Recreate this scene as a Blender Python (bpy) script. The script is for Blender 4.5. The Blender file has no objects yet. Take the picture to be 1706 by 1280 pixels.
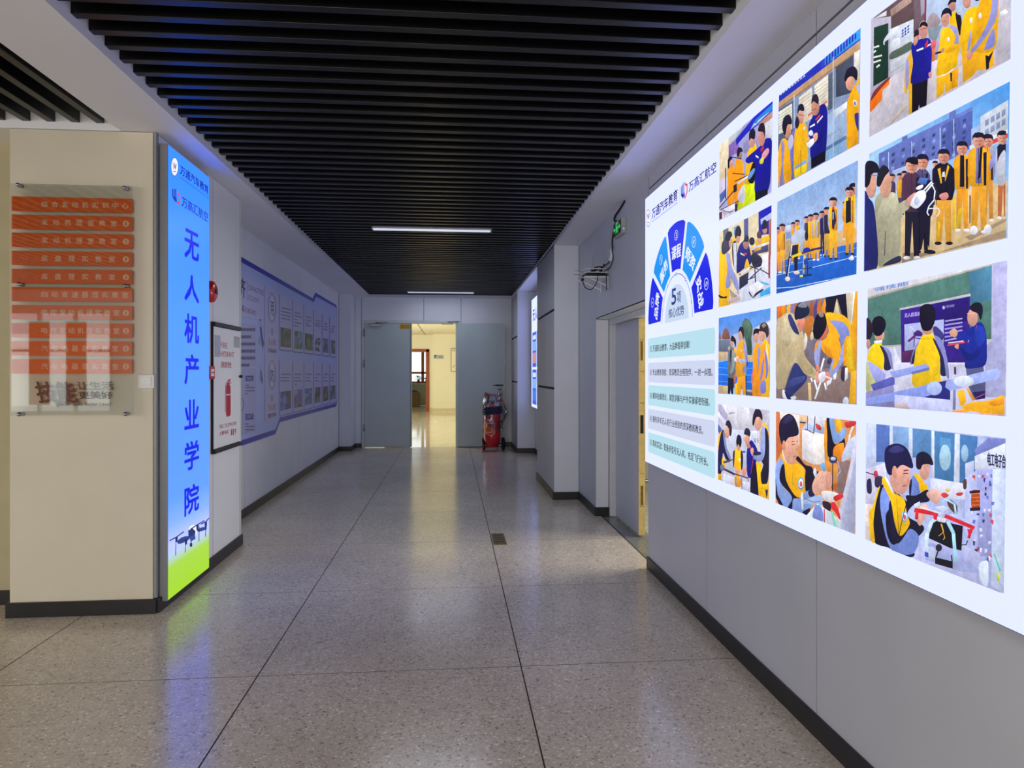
import bpy, bmesh, math, random
from mathutils import Vector, Matrix
random.seed(7)
SC = bpy.context.scene
COL = SC.collection

# ---------------------------------------------------------------- camera
FPX, CX, HZ, VPX, CAMH = 1140.0, 853.0, 621.0, 753.0, 1.35
TH = math.atan((CX - VPX) / FPX)
cam_d = bpy.data.cameras.new('camera')
cam = bpy.data.objects.new('camera', cam_d)
COL.objects.link(cam)
cam.location = (0, 0, CAMH)
cam.rotation_euler = (math.pi / 2, 0, -TH)
cam_d.sensor_width = 36
cam_d.lens = 36 * FPX / 1706
cam_d.shift_y = -(640 - HZ) / 1706
cam_d.clip_start = 0.05
SC.camera = cam

# ---------------------------------------------------------------- world, daylight, exposure
W = bpy.data.worlds.new('world')
SC.world = W
W.use_nodes = True
bgn = W.node_tree.nodes['Background']
bgn.inputs[0].default_value = (0.93, 0.97, 1.0, 1)
bgn.inputs[1].default_value = 1.6
SC.view_settings.view_transform = 'Standard'
SC.view_settings.look = 'None'
SC.view_settings.exposure = 0
SC.view_settings.gamma = 1
SC.view_settings.use_curve_mapping = False
SC.cycles.diffuse_bounces = 8


def area(name, loc, direction, sx, sy, power, col=(1, 1, 1), spread=180):
    d = bpy.data.lights.new(name, 'AREA')
    d.shape = 'RECTANGLE'
    d.size, d.size_y = sx, sy
    d.energy = power
    d.color = col
    d.spread = math.radians(spread)
    o = bpy.data.objects.new(name, d)
    COL.objects.link(o)
    o.location = loc
    o.rotation_euler = Vector(direction).to_track_quat('-Z', 'Y').to_euler()
    return o


# daylight through the hall's windows behind the camera, the lobby's side windows and the room behind the side door
HALL_FILL = (34, 95, 40)  # power of the unseen fill panels added under the hall ceiling
area('hall_window_daylight', (-2.0, -6.12, 1.55), (0, 1, 0), 4.6, 1.9, 140, (1.0, 0.95, 0.85))
area('hall_side_window_daylight', (-9.62, -1.0, 1.55), (1, 0, 0), 6.0, 1.9, 200, (1.0, 0.93, 0.80))
area('hall_banner_window_daylight', (-7.6, -6.12, 1.4), (0, 1, 0), 1.9, 1.4, 9, (1.0, 0.95, 0.85))
area('lobby_window_daylight', (-4.35, 17.5, 1.6), (1, 0, 0), 7.0, 1.9, 170, (1.0, 0.98, 0.93))
area('side_room_daylight', (4.4, 5.2, 1.6), (-1, 0, 0), 2.4, 1.8, 130, (1.0, 0.92, 0.8))

# ---------------------------------------------------------------- helpers


def lin(c):
    if isinstance(c, str):
        c = tuple(int(c[i:i + 2], 16) for i in (0, 2, 4))
    return tuple(((v / 255 + 0.055) / 1.055) ** 2.4 if v > 10.3 else v / 255 / 12.92 for v in c[:3])


def ray(px, py):
    xc = (px - CX) / FPX
    c, s = math.cos(TH), math.sin(TH)
    return (xc * c + s, -xc * s + c, -(py - HZ) / FPX)


def onX(px, py, X):
    d = ray(px, py)
    t = X / d[0]
    return Vector((X, d[1] * t, CAMH + d[2] * t))


def onY(px, py, Y):
    d = ray(px, py)
    t = Y / d[1]
    return Vector((d[0] * t, Y, CAMH + d[2] * t))


def wloc(o):
    v = Vector((0, 0, 0))
    while o:
        v += o.location
        o = o.parent
    return v


def tag(o, label=None, cat=None, group=None, kind=None):
    if label: o['label'] = label
    if cat: o['category'] = cat
    if group: o['group'] = group
    if kind: o['kind'] = kind
    return o


def thing(name, label, cat, loc=(0, 0, 0), group=None, kind=None):
    o = bpy.data.objects.new(name, None)
    o.empty_display_size = 0.1
    COL.objects.link(o)
    o.location = loc
    return tag(o, label, cat, group, kind)


def link_mesh(name, me, mat, parent=None):
    o = bpy.data.objects.new(name, me)
    COL.objects.link(o)
    if mat and not me.materials: me.materials.append(mat)
    o.parent = parent
    return o


def mesh_obj(name, verts, faces, mat, parent=None, smooth=False, cols=None):
    """verts in world space; stored relative to the parent's place"""
    off = wloc(parent)
    me = bpy.data.meshes.new(name)
    me.from_pydata([tuple(Vector(v) - off) for v in verts], [], faces)
    if smooth:
        for p in me.polygons: p.use_smooth = True
    if cols:
        a = me.color_attributes.new('Col', 'FLOAT_COLOR', 'CORNER')
        i = 0
        for p, c in zip(me.polygons, cols):
            for k, _ in enumerate(p.loop_indices):
                cc = c[k] if isinstance(c[0], (tuple, list)) else c
                a.data[i].color = (cc[0], cc[1], cc[2], 1)
                i += 1
    me.update()
    return link_mesh(name, me, mat, parent)


def bm_obj(name, bm, mat, parent=None, smooth=False):
    off = wloc(parent)
    bmesh.ops.translate(bm, verts=bm.verts, vec=-off)
    bmesh.ops.recalc_face_normals(bm, faces=bm.faces)
    me = bpy.data.meshes.new(name)
    bm.to_mesh(me)
    bm.free()
    if smooth:
        for p in me.polygons: p.use_smooth = True
    return link_mesh(name, me, mat, parent)


def b_box(bm, x0, x1, y0, y1, z0, z1, bev=0.0):
    r = bmesh.ops.create_cube(bm, size=1)
    vs = r['verts']
    for v in vs:
        v.co = Vector(((x0 + x1) / 2 + v.co.x * abs(x1 - x0), (y0 + y1) / 2 + v.co.y * abs(y1 - y0), (z0 + z1) / 2 + v.co.z * abs(z1 - z0)))
    if bev:
        es = list({e for v in vs for e in v.link_edges})
        bmesh.ops.bevel(bm, geom=es, offset=bev, segments=2, affect='EDGES', profile=0.5)


def box(name, x0, x1, y0, y1, z0, z1, mat, parent=None, bev=0.0):
    bm = bmesh.new()
    b_box(bm, x0, x1, y0, y1, z0, z1, bev)
    return bm_obj(name, bm, mat, parent)


def b_cyl(bm, p0, p1, r0, r1=None, seg=20, caps=True):
    p0, p1 = Vector(p0), Vector(p1)
    r1 = r0 if r1 is None else r1
    d = p1 - p0
    m = Matrix.Translation((p0 + p1) / 2) @ d.to_track_quat('Z', 'Y').to_matrix().to_4x4()
    bmesh.ops.create_cone(bm, cap_ends=caps, segments=seg, radius1=r0, radius2=r1, depth=d.length, matrix=m)


def b_tube(bm, pts, r, seg=8, closed=False):
    pts = [Vector(p) for p in pts]
    n = len(pts)
    rings = []
    up = None
    for i, p in enumerate(pts):
        a = pts[(i - 1) % n] if (closed or i > 0) else p
        b = pts[(i + 1) % n] if (closed or i < n - 1) else p
        t = (b - a).normalized()
        if up is None:
            up = t.orthogonal().normalized()
        up = (up - t * up.dot(t)).normalized()
        sd = t.cross(up)
        rings.append([bm.verts.new(p + r * (math.cos(2 * math.pi * k / seg) * up + math.sin(2 * math.pi * k / seg) * sd)) for k in range(seg)])
    for i in range(n if closed else n - 1):
        A, B = rings[i], rings[(i + 1) % n]
        for k in range(seg):
            bm.faces.new((A[k], A[(k + 1) % seg], B[(k + 1) % seg], B[k]))
    if not closed:
        bm.faces.new(rings[0][::-1])
        bm.faces.new(rings[-1])


def b_lathe(bm, prof, cx, cy, seg=28):
    rings = [[bm.verts.new((cx + r * math.cos(2 * math.pi * k / seg), cy + r * math.sin(2 * math.pi * k / seg), z)) for k in range(seg)] for r, z in prof]
    for A, B in zip(rings, rings[1:]):
        for k in range(seg):
            bm.faces.new((A[k], A[(k + 1) % seg], B[(k + 1) % seg], B[k]))
    bm.faces.new(rings[0][::-1])
    bm.faces.new(rings[-1])


def spline(pts, n=6, closed=False):
    pts = [Vector(p) for p in pts]
    out = []
    m = len(pts)
    for i in range(m if closed else m - 1):
        g = (lambda k: pts[k % m]) if closed else (lambda k: pts[min(max(k, 0), m - 1)])
        p0, p1, p2, p3 = g(i - 1), g(i), g(i + 1), g(i + 2)
        for k in range(n):
            t = k / n
            out.append(0.5 * ((2 * p1) + (p2 - p0) * t + (2 * p0 - 5 * p1 + 4 * p2 - p3) * t * t + (3 * p1 - p0 - 3 * p2 + p3) * t ** 3))
    if not closed: out.append(pts[-1])
    return out


def tube(name, pts, r, mat, parent=None, seg=6, smooth_n=6, closed=False):
    bm = bmesh.new()
    b_tube(bm, spline(pts, smooth_n, closed) if smooth_n else pts, r, seg, closed)
    return bm_obj(name, bm, mat, parent, True)


# ---------------------------------------------------------------- materials
MATS = {}


def mat(name, col, rough=0.6, metal=0.0, spec=0.5, noise=0.0, nscale=6.0, bump=0.0, bscale=120.0, emit=None, estr=0.0, trans=0.0, alpha=1.0, coat=0.0):
    m = bpy.data.materials.new(name)
    m.use_nodes = True
    nt = m.node_tree
    b = nt.nodes['Principled BSDF']
    c = lin(col)
    b.inputs['Base Color'].default_value = (*c, 1)
    b.inputs['Roughness'].default_value = rough
    b.inputs['Metallic'].default_value = metal
    b.inputs['Specular IOR Level'].default_value = spec
    b.inputs['Transmission Weight'].default_value = trans
    b.inputs['Alpha'].default_value = alpha
    b.inputs['Coat Weight'].default_value = coat
    geo = nt.nodes.new('ShaderNodeNewGeometry')
    if noise:
        n = nt.nodes.new('ShaderNodeTexNoise')
        n.inputs['Scale'].default_value = nscale
        n.inputs['Detail'].default_value = 5
        nt.links.new(geo.outputs['Position'], n.inputs['Vector'])
        r = nt.nodes.new('ShaderNodeValToRGB')
        r.color_ramp.elements[0].position = 0.3
        r.color_ramp.elements[1].position = 0.7
        r.color_ramp.elements[0].color = (*[v * (1 - noise) for v in c], 1)
        r.color_ramp.elements[1].color = (*[min(1, v * (1 + noise)) for v in c], 1)
        nt.links.new(n.outputs['Fac'], r.inputs['Fac'])
        nt.links.new(r.outputs['Color'], b.inputs['Base Color'])
    if bump:
        n2 = nt.nodes.new('ShaderNodeTexNoise')
        n2.inputs['Scale'].default_value = bscale
        n2.inputs['Detail'].default_value = 3
        nt.links.new(geo.outputs['Position'], n2.inputs['Vector'])
        bp = nt.nodes.new('ShaderNodeBump')
        bp.inputs['Strength'].default_value = bump
        bp.inputs['Distance'].default_value = 0.002
        nt.links.new(n2.outputs['Fac'], bp.inputs['Height'])
        nt.links.new(bp.outputs['Normal'], b.inputs['Normal'])
    if emit:
        b.inputs['Emission Color'].default_value = (*lin(emit), 1)
        b.inputs['Emission Strength'].default_value = estr
    MATS[name] = m
    return m


def print_mat(name, emission, rough=0.35, sampled=False):
    """print whose colours are stored on the mesh; backlit when emission > 0"""
    m = bpy.data.materials.new(name)
    m.use_nodes = True
    nt = m.node_tree
    b = nt.nodes['Principled BSDF']
    a = nt.nodes.new('ShaderNodeVertexColor')
    a.layer_name = 'Col'
    b.inputs['Roughness'].default_value = rough
    if emission:
        b.inputs['Base Color'].default_value = (0.012, 0.012, 0.014, 1)
        b.inputs['Specular IOR Level'].default_value = 0.15
        nt.links.new(a.outputs['Color'], b.inputs['Emission Color'])
        b.inputs['Emission Strength'].default_value = emission
        m.cycles.emission_sampling = 'AUTO' if sampled else 'NONE'
    else:
        nt.links.new(a.outputs['Color'], b.inputs['Base Color'])
    MATS[name] = m
    return m


def terrazzo(name, base, dark, light, rough):
    m = bpy.data.materials.new(name)
    m.use_nodes = True
    nt = m.node_tree
    L = nt.links.new
    b = nt.nodes['Principled BSDF']
    geo = nt.nodes.new('ShaderNodeNewGeometry')

    def vor(scale):
        v = nt.nodes.new('ShaderNodeTexVoronoi')
        v.inputs['Scale'].default_value = scale
        L(geo.outputs['Position'], v.inputs['Vector'])
        s = nt.nodes.new('ShaderNodeSeparateColor')
        L(v.outputs['Color'], s.inputs[0])
        return s.outputs[0]

    def ramp(src, stops):
        r = nt.nodes.new('ShaderNodeValToRGB')
        r.color_ramp.interpolation = 'CONSTANT'
        els = r.color_ramp.elements
        while len(els) < len(stops): els.new(0.5)
        for e, (p, c) in zip(els, stops):
            e.position = p
            e.color = (*lin(c), 1)
        L(src, r.inputs['Fac'])
        return r.outputs['Color']

    def mul(a, c, f=1.0):
        x = nt.nodes.new('ShaderNodeMix')
        x.data_type = 'RGBA'
        x.blend_type = 'MULTIPLY'
        x.inputs['Factor'].default_value = f
        L(a, x.inputs['A'])
        L(c, x.inputs['B'])
        return x.outputs['Result']

    b1 = tuple(base)
    tone = lambda k: tuple(min(255, v * k) for v in b1)
    c1 = ramp(vor(135), [(0.0, dark), (0.035, tone(0.93)), (0.2, tone(0.97)), (0.5, b1), (0.72, tone(1.02)), (0.88, tone(1.06)), (0.95, light)])
    c2 = ramp(vor(60), [(0.0, (226, 223, 220)), (0.022, (250, 250, 250)), (0.35, (245, 244, 243)), (0.7, (255, 255, 255))])
    c = mul(c1, c2)
    n = nt.nodes.new('ShaderNodeTexNoise')
    n.inputs['Scale'].default_value = 0.9
    n.inputs['Detail'].default_value = 6
    n.inputs['Roughness'].default_value = 0.65
    L(geo.outputs['Position'], n.inputs['Vector'])
    r3 = nt.nodes.new('ShaderNodeValToRGB')
    r3.color_ramp.elements[0].position = 0.33
    r3.color_ramp.elements[1].position = 0.62
    r3.color_ramp.elements[0].color = (0.80, 0.80, 0.81, 1)
    r3.color_ramp.elements[1].color = (1, 1, 1, 1)
    L(n.outputs['Fac'], r3.inputs['Fac'])
    c = mul(c, r3.outputs['Color'])
    L(c, b.inputs['Base Color'])
    rr = nt.nodes.new('ShaderNodeMapRange')
    rr.inputs['To Min'].default_value = rough * 1.35
    rr.inputs['To Max'].default_value = rough * 0.75
    L(n.outputs['Fac'], rr.inputs['Value'])
    L(rr.outputs['Result'], b.inputs['Roughness'])
    n4 = nt.nodes.new('ShaderNodeTexNoise')
    n4.inputs['Scale'].default_value = 9
    n4.inputs['Detail'].default_value = 4
    L(geo.outputs['Position'], n4.inputs['Vector'])
    bp = nt.nodes.new('ShaderNodeBump')
    bp.inputs['Strength'].default_value = 0.12
    bp.inputs['Distance'].default_value = 0.0015
    L(n4.outputs['Fac'], bp.inputs['Height'])
    L(bp.outputs['Normal'], b.inputs['Normal'])
    b.inputs['Specular IOR Level'].default_value = 0.6
    MATS[name] = m
    return m


TZ = terrazzo('terrazzo', (216, 203, 184), (158, 145, 130), (246, 238, 226), 0.17)
mat('joint', (34, 31, 29), 0.9)
mat('panel_white', (224, 226, 230), 0.42, noise=0.03, nscale=2.5, bump=0.05)
mat('panel_cream', (212, 204, 184), 0.5, noise=0.03, nscale=3, bump=0.12, bscale=220)
mat('panel_grey', (182, 184, 192), 0.45, noise=0.03, nscale=2.5, bump=0.05)
mat('seam', (26, 22, 24), 0.8)
mat('plaster', (226, 227, 232), 0.75, noise=0.025, nscale=1.7)
mat('base_black', (25, 24, 26), 0.4, noise=0.15, nscale=8)
mat('slat_black', (5, 6, 10), 0.36, noise=0.1, nscale=14, spec=0.4)
mat('plenum', (9, 9, 12), 0.9)
mat('door_grey', (186, 198, 196), 0.45, noise=0.03, nscale=3)
mat('door_edge', (214, 186, 112), 0.5, noise=0.12, nscale=20)
mat('frame_white', (205, 208, 205), 0.4, noise=0.04, nscale=10)
mat('steel', (176, 178, 182), 0.3, metal=1.0)
mat('alu', (160, 162, 166), 0.35, metal=0.9)
mat('alu_grey', (140, 142, 146), 0.45, metal=0.35)
mat('dark_metal', (46, 46, 50), 0.4, metal=0.6)
mat('black_plastic', (20, 20, 23), 0.4)
mat('black_rubber', (18, 18, 19), 0.75)
mat('white_plastic', (226, 226, 224), 0.35)
mat('grey_plastic', (168, 170, 170), 0.4)
mat('extinguisher_red', (196, 16, 28), 0.3, coat=0.5)
mat('sign_red', (186, 22, 40), 0.4)
mat('collar_blue', (24, 28, 62), 0.6)
mat('orange_strip', (232, 102, 4), 0.35, noise=0.04, nscale=5)
mat('cream_wall', (238, 233, 206), 0.7, noise=0.02, nscale=2)
mat('cream_tile', (214, 200, 160), 0.4, noise=0.06, nscale=6)
mat('marble_floor', (222, 215, 196), 0.07, noise=0.08, nscale=3.5)
mat('wood_red', (150, 74, 34), 0.4, noise=0.2, nscale=9)
mat('leaf', (46, 88, 34), 0.5, noise=0.3, nscale=30)
mat('pot', (112, 66, 44), 0.6, noise=0.1)
mat('cardboard', (128, 104, 72), 0.8, noise=0.1)
mat('brass', (142, 118, 62), 0.35, metal=0.9, noise=0.25, nscale=30)
mat('lamp_white', (225, 228, 235), 0.3, emit=(214, 222, 240), estr=0.75)
mat('banner_orange', (230, 96, 30), 0.6)
mat('sign_yellow', (226, 178, 30), 0.4)
mat('green_dark', (14, 34, 26), 0.3)
mat('stone_outside', (150, 148, 138), 0.8, noise=0.2, nscale=6)
mat('grey_paper', (176, 180, 178), 0.6)
mat('blue_cloth', (66, 72, 110), 0.8, noise=0.2, nscale=9)
g = mat('glass', (235, 240, 240), 0.02, trans=1.0)
g.node_tree.nodes['Principled BSDF'].inputs['IOR'].default_value = 1.02


def clear_mat(name, tint, mixf, rough):
    """thin clear sheet: mostly see-through, with a fresnel gloss"""
    m = bpy.data.materials.new(name)
    m.use_nodes = True
    nt = m.node_tree
    nt.nodes.remove(nt.nodes['Principled BSDF'])
    out = nt.nodes['Material Output']
    t = nt.nodes.new('ShaderNodeBsdfTransparent')
    t.inputs['Color'].default_value = (*tint, 1)
    gl = nt.nodes.new('ShaderNodeBsdfGlossy')
    gl.inputs['Roughness'].default_value = rough
    fr = nt.nodes.new('ShaderNodeFresnel')
    fr.inputs['IOR'].default_value = 1.5
    mp = nt.nodes.new('ShaderNodeMath')
    mp.operation = 'MULTIPLY_ADD'
    mp.inputs[1].default_value = 1.0
    mp.inputs[2].default_value = mixf
    nt.links.new(fr.outputs[0], mp.inputs[0])
    mx = nt.nodes.new('ShaderNodeMixShader')
    nt.links.new(mp.outputs[0], mx.inputs[0])
    nt.links.new(t.outputs[0], mx.inputs[1])
    nt.links.new(gl.outputs[0], mx.inputs[2])
    nt.links.new(mx.outputs[0], out.inputs['Surface'])
    MATS[name] = m
    return m


clear_mat('acrylic', (0.97, 0.98, 0.97), 0.02, 0.02)
clear_mat('film', (0.93, 0.93, 0.97), 0.05, 0.12)
PL = print_mat('backlit_print', 1.0)
PP = print_mat('photo_print', 1.0)
nt = PP.node_tree
va = [n for n in nt.nodes if n.bl_idname == 'ShaderNodeVertexColor'][0]
geo = nt.nodes.new('ShaderNodeNewGeometry')
prev = va.outputs['Color']
for sc_, lo_, hi_, dt in ((17, 0.86, 1.14, 6), (70, 0.86, 1.14, 5)):      # tonal mottling of the printed photographs
    n = nt.nodes.new('ShaderNodeTexNoise')
    n.inputs['Scale'].default_value = sc_
    n.inputs['Detail'].default_value = dt
    n.inputs['Distortion'].default_value = 0.6
    nt.links.new(geo.outputs['Position'], n.inputs['Vector'])
    r = nt.nodes.new('ShaderNodeMapRange')
    r.inputs['From Min'].default_value, r.inputs['From Max'].default_value = 0.3, 0.7
    r.inputs['To Min'].default_value, r.inputs['To Max'].default_value = lo_, hi_
    nt.links.new(n.outputs['Fac'], r.inputs['Value'])
    x = nt.nodes.new('ShaderNodeMix')
    x.data_type, x.blend_type = 'RGBA', 'MULTIPLY'
    x.inputs['Factor'].default_value = 1
    nt.links.new(prev, x.inputs['A'])
    nt.links.new(r.outputs['Result'], x.inputs['B'])
    prev = x.outputs['Result']
nt.links.new(prev, nt.nodes['Principled BSDF'].inputs['Emission Color'])
PLS = print_mat('backlit_sheet', 1.0, sampled=True)
PB = print_mat('board_print', 0.0, 0.4)
PM = print_mat('matte_print', 0.0, 0.5)
PG = print_mat('exit_glow', 0.9)
M = MATS

# ---------------------------------------------------------------- print canvas


def clip_poly(pts, quad):
    """Sutherland-Hodgman against a convex quad"""
    cxq = sum(p[0] for p in quad) / len(quad)
    cyq = sum(p[1] for p in quad) / len(quad)
    out = list(pts)
    for i in range(len(quad)):
        a, b = quad[i], quad[(i + 1) % len(quad)]
        f = lambda p: (b[0] - a[0]) * (p[1] - a[1]) - (b[1] - a[1]) * (p[0] - a[0])
        sg = 1 if f((cxq, cyq)) > 0 else -1
        src, out = out, []
        for k in range(len(src)):
            p, q = src[k], src[(k + 1) % len(src)]
            fp, fq = f(p) * sg, f(q) * sg
            if fp >= 0: out.append(p)
            if (fp >= 0) != (fq >= 0):
                t = fp / (fp - fq)
                out.append((p[0] + (q[0] - p[0]) * t, p[1] + (q[1] - p[1]) * t))
        if len(out) < 3: return []
    return out


def smooth2(pts, n=4):
    return [(p[0], p[1]) for p in spline([(x, y, 0) for x, y in pts], n, True)]


def ell(cx, cy, rx, ry=None, n=20, rot=0.0):
    ry = rx if ry is None else ry
    c, s = math.cos(rot), math.sin(rot)
    return [(cx + rx * math.cos(a) * c - ry * math.sin(a) * s, cy + rx * math.cos(a) * s + ry * math.sin(a) * c) for a in [2 * math.pi * k / n for k in range(n)]]


TEXT_CACHE = {}
BFONT = bpy.data.fonts.load('<builtin>')


def text_geo(s, bold=0.0, spacing=1.0, res=2):
    key = (s, bold, spacing)
    if key in TEXT_CACHE: return TEXT_CACHE[key]
    cu = bpy.data.curves.new('lettering_source', 'FONT')
    cu.body = s
    cu.font = BFONT
    cu.size = 1.0
    cu.offset = bold
    cu.space_character = spacing
    cu.resolution_u = res
    o = bpy.data.objects.new('lettering_source', cu)
    COL.objects.link(o)
    dg = bpy.context.evaluated_depsgraph_get()
    me = bpy.data.meshes.new_from_object(o.evaluated_get(dg))
    vs = [(v.co.x, v.co.y) for v in me.vertices]
    fs = [tuple(p.vertices) for p in me.polygons]
    bpy.data.objects.remove(o)
    bpy.data.curves.remove(cu)
    bpy.data.meshes.remove(me)
    x0 = min(v[0] for v in vs); x1 = max(v[0] for v in vs)
    y0 = min(v[1] for v in vs); y1 = max(v[1] for v in vs)
    vs = [((x - x0) / (x1 - x0), (y - y0) / (y1 - y0)) for x, y in vs]
    TEXT_CACHE[key] = (vs, fs, (x1 - x0) / (y1 - y0))
    return TEXT_CACHE[key]


STEP = 0.00005


class Canvas:
    """flat print on a wall plane: axis 'X' or 'Y', plane coordinate, facing sign; drawing coordinates are turned into metres on that plane"""

    def __init__(self, axis, coord, sign, to_px=None, quad=None, base=0.0006):
        self.axis, self.coord, self.sign = axis, coord, sign
        self.to_px = to_px or (lambda x, y: (x, y))
        self.quad = quad
        self.v, self.f, self.c = [], [], []
        self.d = base
        self.tone = 0.0
        self.rnd = random.Random(11)

    def place(self, x, y):
        px, py = self.to_px(x, y)
        p = onX(px, py, self.coord) if self.axis == 'X' else onY(px, py, self.coord)
        return p

    def lift(self, p):
        p = p.copy()
        if self.axis == 'X': p.x += self.sign * self.d
        else: p.y += self.sign * self.d
        return p

    def poly(self, col, pts, sm=0, cols=None):
        if sm: pts = smooth2(pts, sm)
        if self.quad and not cols:
            pts = clip_poly(pts, self.quad)
            if len(pts) < 3: return
        i = len(self.v)
        self.v += [self.lift(self.place(*p)) for p in pts]
        self.f.append(tuple(range(i, i + len(pts))))
        if cols:
            self.c.append([lin(c) for c in cols])
        elif self.tone:
            # tonal range inside one printed shape
            b = lin(col)
            xs, ys = [p[0] for p in pts], [p[1] for p in pts]
            w, h = max(max(xs) - min(xs), 1e-6), max(max(ys) - min(ys), 1e-6)
            a = self.rnd.uniform(-0.6, 0.6)
            self.c.append([tuple(v * (1.0 + self.tone * (0.5 - (p[1] - min(ys)) / h) + self.tone * a * ((p[0] - min(xs)) / w - 0.5)) for v in b) for p in pts])
        else:
            self.c.append(lin(col))
        self.d += STEP

    def s(self, col, *pts):
        self.poly(col, list(pts), 4)

    def p(self, col, *pts):
        self.poly(col, list(pts))

    def e(self, col, cx, cy, rx, ry=None, rot=0.0):
        self.poly(col, ell(cx, cy, rx, ry, 18, rot))

    def line(self, col, w, *pts):
        for a, b in zip(pts, pts[1:]):
            dx, dy = b[0] - a[0], b[1] - a[1]
            l = math.hypot(dx, dy) or 1
            nx, ny = -dy / l * w / 2, dx / l * w / 2
            self.poly(col, [(a[0] + nx, a[1] + ny), (b[0] + nx, b[1] + ny), (b[0] - nx, b[1] - ny), (a[0] - nx, a[1] - ny)])
            self.d -= STEP
        self.d += STEP

    def rect3(self, xl, xr, yt, yb):
        """metric rectangle: its left edge spans yt..yb at xl, its right edge stands at xr"""
        a, b = self.place(xl, yt), self.place(xl, yb)
        r = self.place(xr, yt)
        k = 1 if self.axis == 'X' else 0
        return a[k], r[k], a.z, b.z

    def wpoly(self, col, uvs):
        """polygon given in metres (horizontal wall coordinate, z)"""
        i = len(self.v)
        for u, z in uvs:
            p = Vector((self.coord, u, z)) if self.axis == 'X' else Vector((u, self.coord, z))
            self.v.append(self.lift(p))
        self.f.append(tuple(range(i, i + len(uvs))))
        self.c.append(lin(col))
        self.d += STEP

    def rrect(self, col, xl, xr, yt, yb, rad=0.0):
        u0, u1, z1, z0 = self.rect3(xl, xr, yt, yb)
        self.wrrect(col, u0, u1, z0, z1, rad)

    def wrrect(self, col, u0, u1, z0, z1, rad=0.0):
        if not rad:
            return self.wpoly(col, [(u0, z0), (u1, z0), (u1, z1), (u0, z1)])
        sx = 1 if u1 > u0 else -1
        pts = []
        for cu, cz, a0 in ((u1 - sx * rad, z0 + rad, -90), (u1 - sx * rad, z1 - rad, 0), (u0 + sx * rad, z1 - rad, 90), (u0 + sx * rad, z0 + rad, 180)):
            for k in range(6):
                a = math.radians(a0 + 90 * k / 5)
                pts.append((cu + sx * rad * math.cos(a), cz + rad * math.sin(a)))
        self.wpoly(col, pts)

    def text(self, col, s, xl, xr, yt, yb, bold=0.0, rot=0.0, slant=0.0):
        u0, u1, z1, z0 = self.rect3(xl, xr, yt, yb)
        self.wtext(col, s, u0, u1, z0, z1, bold, rot, slant)

    def wtext(self, col, s, u0, u1, z0, z1, bold=0.0, rot=0.0, slant=0.0):
        vs, fs, asp = text_geo(s)
        cu, cz = (u0 + u1) / 2, (z0 + z1) / 2
        sg = 1 if u1 > u0 else -1
        c_, s_ = math.cos(rot), math.sin(rot)
        em = z1 - z0
        b = bold * em
        # weight: the glyphs are set again a hair aside
        shifts = [(0, 0)] if not b else ([(-b, 0), (b, 0)] if bold < 0.014 else [(-b, -0.6 * b), (b, -0.6 * b), (-b, 0.6 * b), (b, 0.6 * b), (0, 0)])
        L = (abs(u1 - u0) - 2 * b, (z1 - z0) - 1.2 * b)
        for ox, oz in shifts:
            i = len(self.v)
            for x, y in vs:
                dz = (y - 0.5) * L[1] + oz
                du = (x - 0.5) * L[0] + ox + slant * dz
                du, dz = du * c_ + dz * s_, -du * s_ + dz * c_
                u, z = cu + sg * du, cz + dz
                p = Vector((self.coord, u, z)) if self.axis == 'X' else Vector((u, self.coord, z))
                self.v.append(self.lift(p))
            for f in fs:
                self.f.append(tuple(k + i for k in f))
                self.c.append(lin(col))
            self.d += STEP * 0.2
        self.d += STEP

    def marks(self, col, n, xl, xr, yt, yb):
        """a line of print too small to read: one block for each character"""
        u0, u1, z1, z0 = self.rect3(xl, xr, yt, yb)
        self.wmarks(col, n, u0, u1, z0, z1)

    def wmarks(self, col, n, u0, u1, z0, z1):
        w = (u1 - u0) / n
        for k in range(n):
            a = u0 + w * k
            for (p, q, r, s) in ((0.08, 0.80, 0.80, 1.0), (0.08, 0.80, 0.40, 0.58), (0.08, 0.80, 0.0, 0.18), (0.36, 0.52, 0.0, 1.0)):
                self.wpoly(col, [(a + w * p, z0 + (z1 - z0) * r), (a + w * q, z0 + (z1 - z0) * r), (a + w * q, z0 + (z1 - z0) * s), (a + w * p, z0 + (z1 - z0) * s)])
                self.d -= STEP
        self.d += STEP

    def build(self, name, material, parent):
        return mesh_obj(name, self.v, self.f, material, parent, cols=self.c)


def zoom_map(x0, y0, x1, y1, w):
    k = (x1 - x0) / w
    return lambda x, y: (x0 + x * k, y0 + y * k)

# ================================================================ STRUCTURE
ST = 'structure'
CZ, SZ = 2.70, 2.74          # soffit underside, slat underside
XR, XL, YE = 1.35, -1.935, 12.45

# ---- floor: terrazzo slabs with divider joints
floor = box('floor', -9.5, XR + 0.06, -6.0, YE + 0.02, -0.12, -0.0007, M['joint'])
tag(floor, 'beige speckled terrazzo corridor floor with dark divider joints', 'floor', kind=ST)
TX0, TY0, TS = -0.862, 3.13, 1.178
gj = 0.0030


def clipped(a0, n0, n1, lo, hi):
    out = []
    for k in range(n0, n1):
        a, b = a0 + k * TS, a0 + (k + 1) * TS
        a, b = max(a, lo), min(b, hi)
        if b - a > 0.03: out.append((a, b))
    return out


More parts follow.
